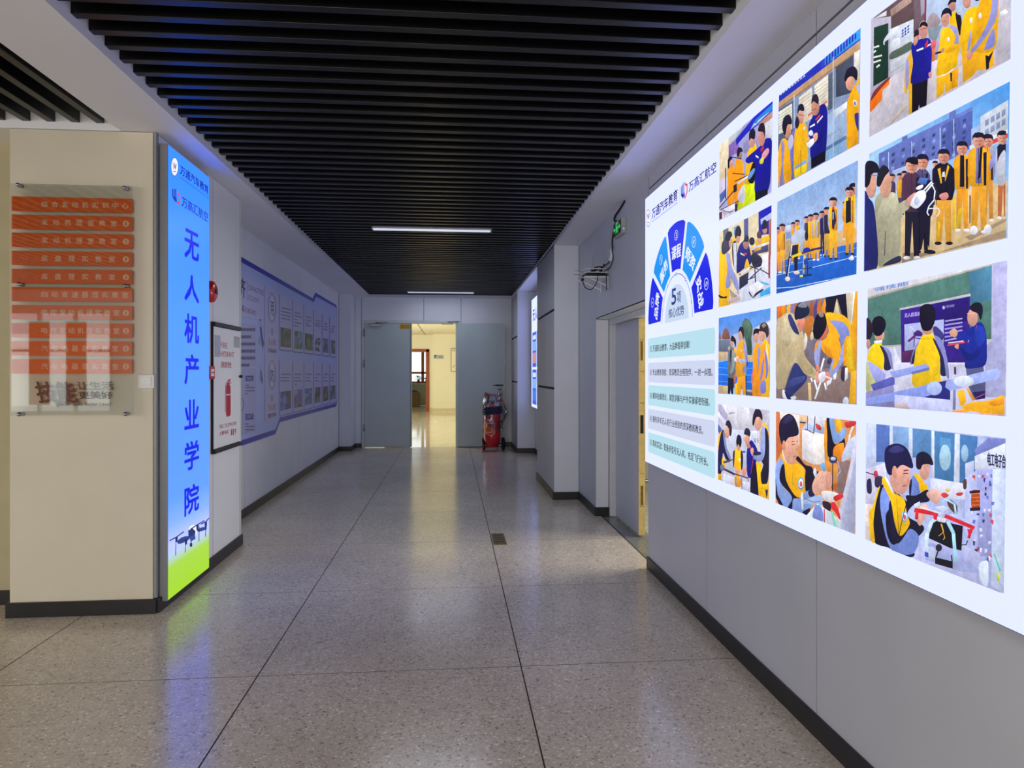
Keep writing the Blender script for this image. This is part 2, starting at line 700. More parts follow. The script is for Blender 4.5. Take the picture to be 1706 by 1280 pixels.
for xa, xb in clipped(TX0, -3, 2, -4.0, XR + 0.05):
    for ya, yb in clipped(TY0, -6, 9, -3.6, YE):
        box('tile', xa + gj, xb - gj, ya + gj, yb - gj, -0.02, 0.0, TZ, floor)
box('tile', -9.5, TX0 - 3 * TS + 0.0 - gj, -6, YE, -0.02, 0.0, TZ, floor).name = 'slab_field'
box('slab_field', TX0 - 3 * TS, XR + 0.05, -6, -3.6, -0.02, 0.0, TZ, floor)
thr = box('floor_threshold', XR + 0.052, 1.64, 4.6, 6.42, -0.1, -0.003, terrazzo('threshold_stone', (128, 128, 122), (96, 94, 90), (160, 160, 152), 0.2))
tag(thr, 'grey stone threshold strip in the side doorway', 'floor', kind=ST)


def panel(axis, c, sign, a0, a1, z0, z1, m, parent, t=0.012, g=0.0036, name='panel'):
    """cladding panel on the plane axis = c, facing sign"""
    if axis == 'X':
        return box(name, c - sign * t, c, a0 + g, a1 - g, z0 + g, z1 - g, m, parent)
    return box(name, a0 + g, a1 - g, c - sign * t, c, z0 + g, z1 - g, m, parent)


# ---- right wall
wr = box('wall_right', XR + 0.01, XR + 0.17, -6.0, 4.61, 0, 2.95, M['seam'])
tag(wr, 'grey panelled corridor wall carrying the long light box', 'wall', kind=ST)
ys = [4.61, 3.539, 2.437, 1.335, 0.233, -0.869, -1.971, -3.073, -4.175, -5.277, -6.0]
for a, b in zip(ys, ys[1:]):
    panel('X', XR, -1, b, a, 0.0, 2.61, M['panel_grey'], wr)
    panel('X', XR, -1, b, a, 2.614, 2.72, M['panel_grey'], wr)
box('panel', XR, XR + 0.17, 4.611, 4.622, 0, 1.85, M['panel_grey'], wr)           # door-side edge of the wall
# lintel and wall beyond the side doorway
w2 = box('wall_right_doorway', XR + 0.01, XR + 0.17, 4.622, 6.352, 1.862, 2.95, M['seam'])
tag(w2, 'grey panelled lintel above the side doorway', 'wall', kind=ST)
panel('X', XR, -1, 4.622, 5.74, 1.85, 2.72, M['panel_grey'], w2)
panel('X', XR, -1, 5.74, 6.352, 1.85, 2.72, M['panel_grey'], w2)
box('soffit_panel', XR, XR + 0.125, 4.622, 6.352, 1.851, 1.862, M['panel_white'], w2)
w3 = box('wall_right_beyond', XR + 0.01, XR + 0.27, 6.36, 7.21, 0, 2.95, M['seam'])
tag(w3, 'narrow grey wall strip between side doorway and projecting column', 'wall', kind=ST)
panel('X', XR, -1, 6.352, 7.2, 0, 2.72, M['panel_grey'], w3)
panel('Y', 6.352, -1, XR, XR + 0.125, 0, 1.85, M['panel_white'], w3)
w4 = box('wall_right_column', 1.09, XR + 0.27, 7.212, 8.64, 0, 2.95, M['seam'])
tag(w4, 'projecting white and grey panelled column with cupboard doors', 'wall', kind=ST)
panel('Y', 7.2, -1, 1.08, XR - 0.001, 0, 2.72, M['panel_white'], w4)
for (a, b, z0, z1) in ((7.2, 8.65, 0.0, 1.17), (7.2, 8.65, 2.03, 2.72)):
    panel('X', 1.08, -1, a, b, z0, z1, M['panel_grey'], w4)
for (a, b) in ((7.2, 7.91), (7.91, 8.65)):
    panel('X', 1.08, -1, a, b, 1.19, 2.01, M['panel_grey'], w4, name='cupboard_door')
panel('Y', 8.65, 1, 1.08, 1.40, 0, 2.72, M['panel_white'], w4)
w5 = box('wall_right_niche', 1.40, 1.62, 8.64, 11.43, 0, 2.95, M['seam'])
tag(w5, 'recessed white wall behind the far light box', 'wall', kind=ST)
for a, b in ((8.652, 9.6), (9.6, 10.5), (10.5, 11.418)):
    panel('X', 1.39, -1, a, b, 0, 2.72, M['panel_white'], w5)
w6 = box('wall_right_far_column', 1.10, 1.62, 11.432, 12.6, 0, 2.95, M['seam'])
tag(w6, 'far projecting column beside the end door, pale front panel', 'wall', kind=ST)
panel('Y', 11.42, -1, 1.09, 1.40, 0, 2.72, M['panel_white'], w6)
for (z0, z1) in ((0, 1.18), (1.2, 1.95), (1.97, 2.72)):
    panel('X', 1.09, -1, 11.42, 12.45, z0, z1, M['panel_grey'], w6)

# ---- left pillar with light box and hydrant section
wp = box('wall_left_pillar', -2.42, -1.672, 4.012, 5.52, 0, 2.95, M['seam'])
tag(wp, 'cream panelled pillar carrying the orange room directory', 'wall', kind=ST)
panel('Y', 4.0, -1, -2.43, -1.668, 0, CZ, M['panel_cream'], wp)
panel('X', -2.43, -1, 4.0, 4.23, 0, CZ, M['panel_cream'], wp)
box('corner_strip', -1.668, -1.652, 3.998, 4.03, 0.085, CZ, M['alu_grey'], wp, 0.002)
panel('X', -1.66, 1, 4.03, 4.8, 0, CZ, M['panel_white'], wp)
box('corner_strip', -1.672, -1.646, 5.50, 5.53, 0.0, CZ, M['frame_white'], wp, 0.002)
panel('X', -1.65, 1, 4.8, 4.905, 0, CZ, M['panel_white'], wp)
panel('X', -1.65, 1, 4.905, 5.5, 0, CZ, M['panel_white'], wp)
panel('Y', 5.532, 1, XL, -1.66, 0, CZ, M['panel_white'], wp)
wlb = box('wall_left_recess', -9.5, -2.43, 4.232, 4.5, 0, 2.95, mat('recess_cream', (176, 166, 134), 0.7, noise=0.04))
tag(wlb, 'cream wall set back at the left edge behind the pillar', 'wall', kind=ST)

# ---- left wall
wl = box('wall_left', XL - 0.2, XL - 0.01, 5.52, 12.6, 0, 2.95, M['seam'])
tag(wl, 'white panelled corridor wall behind the blue bordered display board', 'wall', kind=ST)
ys = [5.534, 6.609, 7.731, 8.87, 9.979, 11.082, 11.94]
for a, b in zip(ys, ys[1:]):
    panel('X', XL, 1, a, b, 0, 2.72, M['panel_white'], wl)
wlc = box('wall_left_end_column', XL - 0.01, -1.742, 11.962, 12.6, 0, 2.95, M['seam'])
tag(wlc, 'narrow white corner column left of the end door', 'wall', kind=ST)
panel('Y', 11.95, -1, XL, -1.73, 0, 2.72, M['panel_white'], wlc)
panel('X', -1.73, 1, 11.95, 12.45, 0, 2.72, M['panel_white'], wlc)

# ---- end wall
we = thing('wall_end', 'white panelled end wall around the double door', 'wall', kind=ST)
box('backing', -1.742, -1.61, YE + 0.012, YE + 0.16, 0, 2.95, M['seam'], we)
box('backing', -1.61, 0.10, YE + 0.012, YE + 0.16, 2.285, 2.95, M['seam'], we)
box('backing', 0.10, 1.6, YE + 0.012, YE + 0.16, 0, 2.95, M['seam'], we)
panel('Y', YE, -1, -1.73, -1.615, 0, 2.72, M['panel_white'], we)
for a, b in ((-1.615, -0.508), (-0.508, 0.163)):
    panel('Y', YE, -1, a, b, 2.28, 2.72, M['panel_white'], we)
panel('Y', YE, -1, 0.163, 1.09, 0, 2.72, M['panel_white'], we)

# ---- baseboards
def baseboard(name, label, segs):
    t = thing(name, label, 'baseboard', kind=ST)
    for (x0, x1, y0, y1) in segs:
        box('baseboard_strip', x0, x1, y0, y1, 0.0, 0.082, M['base_black'], t, 0.003)


baseboard('baseboard_right', 'black skirting under the long light box wall', [(1.336, 1.351, -6, 4.622)])
baseboard('baseboard_right_column', 'black skirting around the projecting column by the side doorway',
          [(1.336, 1.351, 6.338, 7.2), (1.351, 1.476, 6.338, 6.353), (1.066, 1.336, 7.186, 7.2), (1.066, 1.081, 7.2, 8.65), (1.066, 1.389, 8.65, 8.664)])
baseboard('baseboard_right_niche', 'black skirting along far niche and far column',
          [(1.376, 1.391, 8.664, 11.406), (1.076, 1.391, 11.406, 11.42), (1.076, 1.091, 11.42, 12.45), (0.163, 1.076, 12.436, 12.45)])
baseboard('baseboard_pillar', 'black skirting around the cream pillar foot', [(-2.445, -1.652, 3.985, 4.0), (-2.445, -2.43, 4.0, 4.217), (-1.652, -1.636, 4.0, 5.545), (-1.935, -1.636, 5.53, 5.545)])
baseboard('baseboard_left', 'black skirting along the white left wall', [(XL - 0.001, XL + 0.014, 5.545, 11.936), (XL, -1.716, 11.936, 11.95), (-1.731, -1.716, 11.95, 12.436), (-1.731, -1.612, 12.436, 12.45)])
baseboard('baseboard_recess', 'black skirting at the far left edge', [(-9.5, -2.445, 4.217, 4.232)])

# ---- ceiling: slab, white soffits, black slats
ceil = box('ceiling', -9.6, 1.7, -6.2, 12.62, 2.95, 3.1, M['plenum'])
tag(ceil, 'black slatted corridor ceiling framed by white soffits', 'ceiling', kind=ST)


def soffit(x0, x1, y0, y1, z0=CZ):
    box('soffit', x0, x1, y0, y1, z0, 2.96, M['plaster'], ceil)


soffit(1.08, 1.42, -6, 12.5)
soffit(-1.84, -1.47, -6, 4.0)
soffit(XL - 0.01, -1.47, 4.0, 12.5)
soffit(-1.47, 1.08, 12.345, 12.5)
soffit(-9.5, XL - 0.01, 4.0, 4.45)
# slats across the corridor share one mesh
PITCH, SY0 = 0.1301, 2.785
src = None
k = -32
while SY0 + k * PITCH < 12.29:
    y = SY0 + k * PITCH
    if src is None:
        src = box('slat', -1.469, 1.079, 0, 0.042, SZ, SZ + 0.1, M['slat_black'], ceil, 0.002)
        o = src
    else:
        o = src.copy()
        COL.objects.link(o)
    o.location = (0, y, 0)
    k += 1
src = None
for i in range(44):
    xr = -1.929 - 0.1301 * i
    if src is None:
        src = box('slat', -0.044, 0, -3.0, 3.998, SZ, SZ + 0.1, M['slat_black'], ceil, 0.002)
        o = src
    else:
        o = src.copy()
        COL.objects.link(o)
    o.location = (xr, 0, 0)

# ---- hall behind and to the left of the camera
hb = thing('wall_back', 'white hall wall with windows behind the viewer', 'wall', kind=ST)
box('wall_piece', -9.5, 1.5, -6.2, -6.0, 0, 0.6, M['plaster'], hb)
box('wall_piece', -9.5, 1.5, -6.2, -6.0, 2.5, 2.95, M['plaster'], hb)
for a, b in ((0.3, 1.5), (-6.6, -4.3), (-9.5, -8.6)):
    box('wall_piece', a, b, -6.2, -6.0, 0.6, 2.5, M['plaster'], hb)
hl = thing('wall_hall_left', 'plain white wall with a window at the far side of the hall', 'wall', kind=ST)
box('wall_piece', -9.7, -9.5, -6.2, 4.5, 0, 0.6, M['plaster'], hl)
box('wall_piece', -9.7, -9.5, -6.2, 4.5, 2.5, 2.95, M['plaster'], hl)
box('wall_piece', -9.7, -9.5, -6.2, -4.0, 0.6, 2.5, M['plaster'], hl)
box('wall_piece', -9.7, -9.5, 2.0, 4.5, 0.6, 2.5, M['plaster'], hl)
for nm, lab, xs, ys in (('window_1', 'wide hall window directly behind the viewer', [-4.3 + 0.92 * i for i in range(6)], None),
                        ('window_3', 'small hall window behind orange banners', [-8.6, -7.93, -7.27, -6.6], None),
                        ('window_4', 'side window at the far side of the hall', None, [-4.0 + i for i in range(7)])):
    wn = thing(nm, lab, 'window', kind=ST)
    if xs:
        for x in xs: box('mullion', x - 0.03, x + 0.03, -6.05, -5.99, 0.6, 2.5, M['alu'], wn)
        box('rail', xs[0], xs[-1], -6.05, -5.99, 1.75, 1.8, M['alu'], wn)
    else:
        for y in ys: box('mullion', -9.56, -9.49, y - 0.03, y + 0.03, 0.6, 2.5, M['alu'], wn)
        box('rail', -9.56, -9.49, ys[0], ys[-1], 1.75, 1.8, M['alu'], wn)
for i, x in enumerate((-8.45, -7.75, -7.1)):
    bn = thing('standing_banner', ('orange banner with pale characters before the hall window, outermost', 'orange banner with pale characters before the hall window, middle one', 'orange banner with pale characters before the hall window, nearest the camera side')[i], 'banner', (x, -5.4, 0), 'banners in the hall')
    box('banner_sheet', x - 0.02, x + 0.34, -5.41, -5.40, 0.75, 2.3, M['banner_orange'], bn)
    b_ = bmesh.new()
    b_cyl(b_, (x + 0.16, -5.42, 0), (x + 0.16, -5.42, 2.32), 0.012, seg=8)
    bm_obj('pole', b_, M['alu'], bn, True)
    box('foot', x - 0.05, x + 0.37, -5.55, -5.3, 0, 0.03, M['alu'], bn)
# fill lamp panels added out of view behind the viewer, to brighten the floor
for i, (x, y) in enumerate(((-6.2, 2.0), (-0.5, -1.7), (-4.2, -3.8))):
    lp = thing('fill_lamp', ('added square fill light panel at the far side of the hall', 'added square fill light panel in the hall ceiling further behind the viewer', 'added square fill light panel over the left part of the hall')[i], 'lamp', (x, y, 2.70))
    box('fill_lamp_frame', x - 0.62, x + 0.62, y - 0.62, y + 0.62, 2.69, 2.745, M['frame_white'], lp)
    ld = area('lamp_light', (0, 0, -0.014), (0, 0, -1), 1.16, 1.16, HALL_FILL[i], (1.0, 0.96, 0.9))
    ld.parent = lp

# ---- lobby beyond the end door
lb = thing('wall_lobby', 'cream lobby walls beyond the end door', 'wall', kind=ST)
box('lobby_floor', -4.4, 2.6, YE + 0.0, 23.5, -0.1, -0.002, M['marble_floor'], lb)
box('lobby_floor', -4.4, -0.655, 23.5, 28.0, -0.1, -0.002, M['marble_floor'], lb)
box('wall_piece', -0.655, 2.6, 23.5, 23.7, 0, 2.9, M['cream_wall'], lb)
box('wall_piece', -0.79, -0.655, 24.0, 24.2, 0, 2.9, M['cream_wall'], lb)
box('wall_piece', -4.4, -0.79, 24.0, 24.2, 2.16, 2.9, M['cream_wall'], lb)
box('wall_piece', -4.4, -2.2, 24.0, 24.2, 0, 2.16, M['cream_wall'], lb)
box('wall_piece', -0.655, -0.5, 23.7, 28, 0, 2.9, M['cream_wall'], lb)
box('wall_piece', 2.4, 2.6, YE + 0.17, 23.6, 0, 2.9, M['cream_wall'], lb)
box('wall_piece', -4.6, -4.4, YE + 0.1, 28.1, 2.55, 2.9, M['cream_wall'], lb)
box('wall_piece', -4.6, -4.4, YE + 0.1, 28.1, 0, 0.65, M['cream_wall'], lb)
box('wall_piece', -4.6, -4.4, YE + 0.1, 14.0, 0.65, 2.55, M['cream_wall'], lb)
box('wall_piece', -4.6, -4.4, 21.0, 28.1, 0.65, 2.55, M['cream_wall'], lb)
box('wall_piece', -4.6, -1.6, YE + 0.17, YE + 0.3, 0, 2.9, M['cream_wall'], lb)
box('wall_piece', 0.10, 2.6, YE + 0.165, YE + 0.3, 0, 2.9, M['cream_wall'], lb)
box('skirting_tile', -0.67, 2.4, 23.485, 23.5, 0, 0.13, M['cream_tile'], lb)
box('skirting_tile', -0.79, -0.67, 23.985, 24.0, 0, 0.13, M['cream_tile'], lb)
box('wall_piece', -4.4, -0.655, 28.0, 28.2, 0, 0.92, M['grey_paper'], lb)
box('wall_piece', -4.4, -0.655, 28.0, 28.2, 2.3, 2.9, M['cream_wall'], lb)
box('wall_piece', -0.98, -0.655, 28.0, 28.2, 0.92, 2.3, M['cream_wall'], lb)
lc = box('ceiling_lobby', -4.6, 2.6, YE + 0.165, 28.2, 2.672, 2.9, M['seam'])
tag(lc, 'cream tiled suspended ceiling in the lobby beyond the end door', 'ceiling', kind=ST)
for i in range(6):
    for j in range(13):
        x0, y0 = -4.4 + i * 1.16, YE + 0.2 + j * 1.16
        box('ceiling_tile', x0 + 0.012, min(x0 + 1.148, 2.4), y0 + 0.012, y0 + 1.148, 2.66, 2.675, M['cream_wall'], lc)

# lobby window with wooden frame, and wooden door frame of the lit room
w = thing('window_2', 'bright far window with brown frame seen through the end door', 'window', kind=ST)
for (x0, x1, z0, z1) in ((-2.7, -0.98, 2.22, 2.3), (-2.7, -0.98, 0.92, 0.99), (-1.06, -0.98, 0.92, 2.3), (-1.24, -1.13, 0.99, 2.22), (-2.7, -0.98, 1.30, 1.38), (-2.7, -2.62, 0.92, 2.3), (-1.98, -1.88, 0.99, 2.22)):
    box('window_frame', x0, x1, 28.0, 28.09, z0, z1, M['wood_red'], w, 0.004)
box('window_sill', -2.8, -0.9, 27.8, 28.05, 0.88, 0.92, M['frame_white'], w, 0.004)
box('pane', -2.62, -1.06, 28.05, 28.055, 0.99, 2.22, M['glass'], w)
d3 = thing('door_3', 'reddish brown wooden door frame of the room behind the lobby', 'door', kind=ST)
box('door_jamb', -0.90, -0.79, 23.96, 24.22, 0, 2.16, M['wood_red'], d3, 0.006)
box('door_jamb', -2.31, -2.2, 23.96, 24.22, 0, 2.16, M['wood_red'], d3, 0.006)
box('door_head', -2.31, -0.79, 23.96, 24.22, 2.07, 2.17, M['wood_red'], d3, 0.006)

# ---- side room behind the right doorway
sr = thing('wall_side_room', 'pale stone room glimpsed through the side doorway', 'wall', kind=ST)
box('room_floor', 1.64, 4.6, 3.0, 8.4, -0.1, -0.004, M['stone_outside'], sr)
box('wall_piece', 4.6, 4.8, 3.0, 8.4, 0, 0.7, M['stone_outside'], sr)
box('wall_piece', 4.6, 4.8, 3.0, 8.4, 2.5, 2.95, M['stone_outside'], sr)
box('wall_piece', 1.62, 4.8, 8.4, 8.6, 0, 2.95, M['stone_outside'], sr)
box('wall_piece', 1.52, 4.8, 2.8, 3.0, 0, 2.95, M['stone_outside'], sr)
box('wall_piece', 1.62, 4.8, 2.8, 8.6, 2.95, 3.1, M['plaster'], sr)
for i, z in enumerate((0.28, 0.56, 0.84, 1.12)):
    box('stone_course', 2.0, 4.6, 8.3 - 0.02 * i, 8.4, z - 0.26, z, M['stone_outside'], sr, 0.01)

# ---- end double door
d1 = thing('door_1', 'grey steel double door at the corridor end, one leaf folded open', 'door', (-0.75, YE, 0), kind=ST)
box('door_frame', -1.612, -1.565, YE - 0.01, YE + 0.1, 0, 2.275, M['frame_white'], d1, 0.004)
box('door_frame', 0.065, 0.112, YE - 0.01, YE + 0.1, 0, 2.275, M['frame_white'], d1, 0.004)
box('door_frame', -1.612, 0.163, YE - 0.015, YE + 0.1, 2.235, 2.29, M['frame_white'], d1, 0.004)
dl = box('door_leaf', -1.562, -0.722, YE - 0.005, YE + 0.045, 0.012, 2.232, M['door_grey'], d1, 0.004)
box('meeting_strip', -0.75, -0.722, YE - 0.012, YE - 0.004, 0.012, 2.232, M['alu_grey'], dl, 0.002)
for z in (0.3, 1.45, 2.0):
    bm = bmesh.new()
    b_cyl(bm, (-1.567, YE - 0.018, z), (-1.567, YE - 0.018, z + 0.13), 0.012, seg=12)
    bm_obj('hinge', bm, M['alu'], dl, True)
dr = box('door_leaf', 0.105, 0.945, YE - 0.075, YE - 0.025, 0.012, 2.232, M['door_grey'], d1, 0.004)
box('edge_strip', 0.936, 0.957, YE - 0.078, YE - 0.02, 0.012, 2.232, M['frame_white'], dr, 0.003)
box('latch_plate', 0.79, 0.93, YE - 0.082, YE - 0.074, 1.105, 1.135, M['dark_metal'], dr, 0.002)
bm = bmesh.new()
b_cyl(bm, (0.74, YE - 0.09, 1.12), (0.86, YE - 0.09, 1.12), 0.008, seg=10)
bm_obj('bolt', bm, M['dark_metal'], dr, True)
for x, z in ((0.845, 1.055), (0.885, 1.055), (0.89, 0.97)):
    bm = bmesh.new()
    b_cyl(bm, (x, YE - 0.075, z), (x, YE - 0.095, z), 0.02, seg=14)
    bm_obj('lock_rose', bm, M['steel'], dr, True)
tube('lock_ring', [(0.865 + 0.028 * math.cos(a), YE - 0.09, 1.03 + 0.028 * math.sin(a)) for a in [k * math.pi / 4 for k in range(8)]], 0.004, M['steel'], dr, closed=True)
for x0, leaf in ((-1.46, dl), (-0.18, d1)):
    c = box('door_closer', x0, x0 + 0.2, YE - 0.055, YE - 0.005, 2.175 if leaf is dl else 2.22, 2.225 if leaf is dl else 2.255, M['alu'], leaf, 0.006)
    b = bmesh.new()
    zc = 2.24 if leaf is dl else 2.262
    b_tube(b, [(x0 + 0.1, YE - 0.03, zc), (x0 + 0.22, YE - 0.1, zc), (x0 + 0.3, YE - 0.02, zc + 0.01)], 0.008)
    bm_obj('closer_arm', b, M['alu'], leaf, True)
box('door_stop_plate', -1.2, -0.75, YE - 0.02, YE + 0.02, 0.0, 0.010, M['brass'], d1)
cv = Canvas('Y', YE - 0.006, -1)
cv.rrect('d8aa20', 666, 683, 540.5, 548.5)
cv.rrect('c89414', 666.6, 682.4, 541, 542)
cv.marks('5c4a10', 6, 667.5, 681.5, 542.3, 544.6)
cv.marks('5c4a10', 7, 667.5, 681.5, 545.2, 547.6)
cv.build('door_notice', PM, dl)

# ---- side door
d2 = thing('door_2', 'grey side door leaf with raw yellow edge in the right wall', 'door', (1.55, 6.0, 0), kind=ST)
for (x0, x1, y0, y1, z0, z1) in ((1.476, 1.60, 6.31, 6.352, 0, 1.80), (1.476, 1.60, 4.622, 6.352, 1.80, 1.85)):
    box('door_frame', x0, x1, y0, y1, z0, z1, M['frame_white'], d2, 0.004)
lf = box('door_leaf', 1.53, 1.582, 5.52, 6.305, 0.015, 1.795, M['panel_grey'], d2, 0.002)
box('leaf_edge', 1.529, 1.583, 5.510, 5.5205, 0.015, 1.795, M['door_edge'], lf)
for z in (0.25, 0.52, 0.86, 1.1, 1.36, 1.62):
    for dx in (-0.01, 0.01):
        bm = bmesh.new()
        b_cyl(bm, (1.556 + dx, 5.5105, z), (1.556 + dx, 5.508, z), 0.004, seg=8)
        bm_obj('screw', bm, M['dark_metal'], lf)
box('lock_faceplate', 1.543, 1.569, 5.507, 5.512, 0.85, 1.0, M['dark_metal'], lf, 0.002)
for z in (0.26, 1.45):
    box('bolt_plate', 1.546, 1.566, 5.507, 5.512, z, z + 0.16, M['brass'], lf, 0.002)

# ================================================================ LIGHT BOXES AND SIGNS
WHITE_SHEET = (226, 236, 255)
NAVY, SKY = (8, 22, 228), (10, 148, 246)


def emblem_stripes(c, xl, xr, yt, yb):
    """navy stripes with a red bracket, drawn in the metric rectangle"""
    u0, u1, z1, z0 = c.rect3(xl, xr, yt, yb)
    U = lambda a: u0 + (u1 - u0) * a
    Zz = lambda b: z1 + (z0 - z1) * b
    for i, a in enumerate((0.02, 0.2, 0.38)):
        t = 0.18 - 0.06 * i
        c.wpoly('142a86', [(U(a), Zz(t)), (U(a + 0.11), Zz(t - 0.06)), (U(a + 0.11), Zz(0.56)), (U(a + 0.34 - 0.06 * i), Zz(0.80)), (U(a + 0.34 - 0.06 * i), Zz(0.92)), (U(a), Zz(0.64))])
    c.wpoly('e8402e', [(U(0.62), Zz(0.10)), (U(0.98), Zz(0.30)), (U(0.98), Zz(0.72)), (U(0.62), Zz(1.0)), (U(0.52), Zz(0.93)), (U(0.86), Zz(0.66)), (U(0.86), Zz(0.38)), (U(0.62), Zz(0.24))])


def round_emblem(c, cx, cy, rx, ry):
    c.e('1a2a8a', cx, cy, rx, ry)
    c.e((246, 248, 255), cx, cy, rx * 0.93, ry * 0.93)
    x0 = cx - rx * 0.5
    c.text('c02060', 'V', x0, cx + rx * 0.08, cy - ry * 0.45, cy + ry * 0.22, 0.03)
    c.text('2c2a9a', 'V', cx - rx * 0.1, cx + rx * 0.5, cy - ry * 0.45, cy + ry * 0.22, 0.03)
    c.line('4a4a6a', ry * 0.07, (cx - rx * 0.4, cy + ry * 0.48), (cx + rx * 0.4, cy + ry * 0.5))


# ---- long light box on the right wall
BX = 1.31
lbx = thing('light_box', 'long white backlit light box of student photos on grey right wall', 'light box', (XR, 2.96, 0.74))
Y0B, Y1B, Z0B, Z1B = 1.36, 4.562, 0.742, 2.534
fr = thing('frame_source', None, None)
bpy.data.objects.remove(fr)
bm = bmesh.new()
b_box(bm, BX + 0.002, XR - 0.001, Y0B, Y1B, Z0B, Z1B, 0.002)
bm_obj('box_body', bm, M['alu_grey'], lbx)
e = 0.004
face = mesh_obj('face_sheet', [(BX, Y0B + e, Z0B + e), (BX, Y1B - e, Z0B + e), (BX, Y1B - e, Z1B - e), (BX, Y0B + e, Z1B - e)], [(0, 1, 2, 3)], PLS, lbx,
                cols=[(0.80, 0.865, 1.85)])

c = Canvas('X', BX, -1)
round_emblem(c, 1080.2, 363.5, 3.9, 14.5)
c.build('emblem', PL, lbx)
c = Canvas('X', BX, -1)
c.text('10183c', '万通汽车教育', 1086, 1129, 348.5, 366, 0.025)
c.text('3a4466', 'WONTONE AUTOMOTIVE EDUCATION', 1086, 1129, 368.5, 371.5)
c.line('aab4cc', 0.4, (1132.3, 310), (1132.3, 337))
emblem_stripes(c, 1134.5, 1146, 307, 337)
c.text('141c48', '万高汇航空', 1147.8, 1193.7, 304, 321, 0.02)
c.build('heading', PL, lbx)

a, b = onX(1080, 542, BX), onX(1189, 525, BX)
FCY, FCZ, FR = (a.y + b.y) / 2, (a.z + b.z) / 2, (a.y - b.y) / 2
FRZ = onX(1127.5, 370, BX).z - FCZ


def fan(ang, r):
    """fan coordinates: angle in degrees (0 right, 180 left), radius ratio"""
    q = math.radians(ang)
    return (FCY - FR * r * math.cos(q), FCZ + FRZ * r * math.sin(q))


labels = [(162, '品牌', '①', NAVY), (126, '服务', '②', SKY), (90, '课程', '③', NAVY), (54, '师资', '④', SKY), (18, '实战', '⑤', NAVY)]
for ang, word, num, colr in labels:
    c = Canvas('X', BX, -1)
    pts = []
    w_out, w_in = 16.2, 14.6
    # rounded wedge
    outer = [(ang + w_out - 2 * w_out * k / 10) for k in range(11)]
    pts += [fan(ang + w_out, 0.94)] + [fan(t, 1.0 if 0 < i < 10 else 0.985) for i, t in enumerate(outer)] + [fan(ang - w_out, 0.94)]
    pts += [fan(ang - w_in, 0.56)] + [fan(ang - w_in + 2 * w_in * k / 6, 0.52 if 0 < k < 6 else 0.525) for k in range(7)] + [fan(ang + w_in, 0.56)]
    c.wpoly(colr, pts)
    tu, tz = fan(ang, 0.70)
    nu, nz = fan(ang, 0.87)
    rot = math.radians(90 - ang)
    wd = 0.17
    c.wtext((240, 248, 255), word, tu + wd / 2, tu - wd / 2, tz - 0.04, tz + 0.04, 0.03, rot)
    c.wtext((220, 232, 255), num, nu + 0.032, nu - 0.032, nz - 0.03, nz + 0.03, 0.0, rot)
    c.build('fan_segment', PL, lbx)
c = Canvas('X', BX, -1)
c.wpoly((200, 219, 242), [fan(180 - 180 * k / 24, 0.37) for k in range(25)])
for k in range(24):
    a0, a1 = 180 - 7.5 * k, 172.5 - 7.5 * k
    c.wpoly('3c4c78', [fan(a0, 0.478), fan(a1, 0.478), fan(a1, 0.47), fan(a0, 0.47)])
    c.d -= STEP
c.d += STEP
for t in (162, 126, 90, 54, 18):
    q = fan(t, 0.474)
    c.wpoly('2c3c78', [(q[0] + 0.010 * math.cos(x), q[1] + 0.010 * math.sin(x)) for x in [k * math.pi / 5 for k in range(10)]])
    c.wpoly('e8f0ff', [(q[0] + 0.006 * math.cos(x), q[1] + 0.006 * math.sin(x)) for x in [k * math.pi / 5 for k in range(10)]])
c.wtext('1a3284', '5', FCY + 0.085, FCY - 0.002, FCZ + 0.098, FCZ + 0.195, 0.03)
c.wtext('1a3284', '项', FCY - 0.015, FCY - 0.085, FCZ + 0.10, FCZ + 0.165, 0.015)
c.wtext('1a3284', '核心优势', FCY + 0.14, FCY - 0.14, FCZ + 0.025, FCZ + 0.082, 0.015)
c.build('fan_hub', PL, lbx)

bars = [((564.5, 597.5), (576, 587.5), 1150, '① 万通职业教育，大品牌值得信赖！'),
        ((605, 637), (615, 626), 1187.5, '② 专业教练领航：资深教员全程陪伴，一对一纠错。'),
        ((641.8, 675), (653.5, 664.5), 1182.5, '③ 摒弃枯燥理论，课堂讲解与户外实操紧密衔接。'),
        ((681, 714), (691.5, 702.5), 1171.5, '④ 拥有多年无人机行业经验的资深教练教员。'),
        ((720, 753), (731, 742.5), 1180, '⑤ 真机实战：配备多型号无人机，充足飞行时长。')]
for i, ((yt, yb), (t0, t1), xr, s) in enumerate(bars):
    c = Canvas('X', BX, -1)
    c.rrect((184, 224, 238) if i % 2 == 0 else (206, 214, 240), 1080, 1191.7, yt, yb, 0.022)
    c.text('1c2438', s, 1083, xr, t0, t1, 0.016)
    c.build('text_bar', PL, lbx)

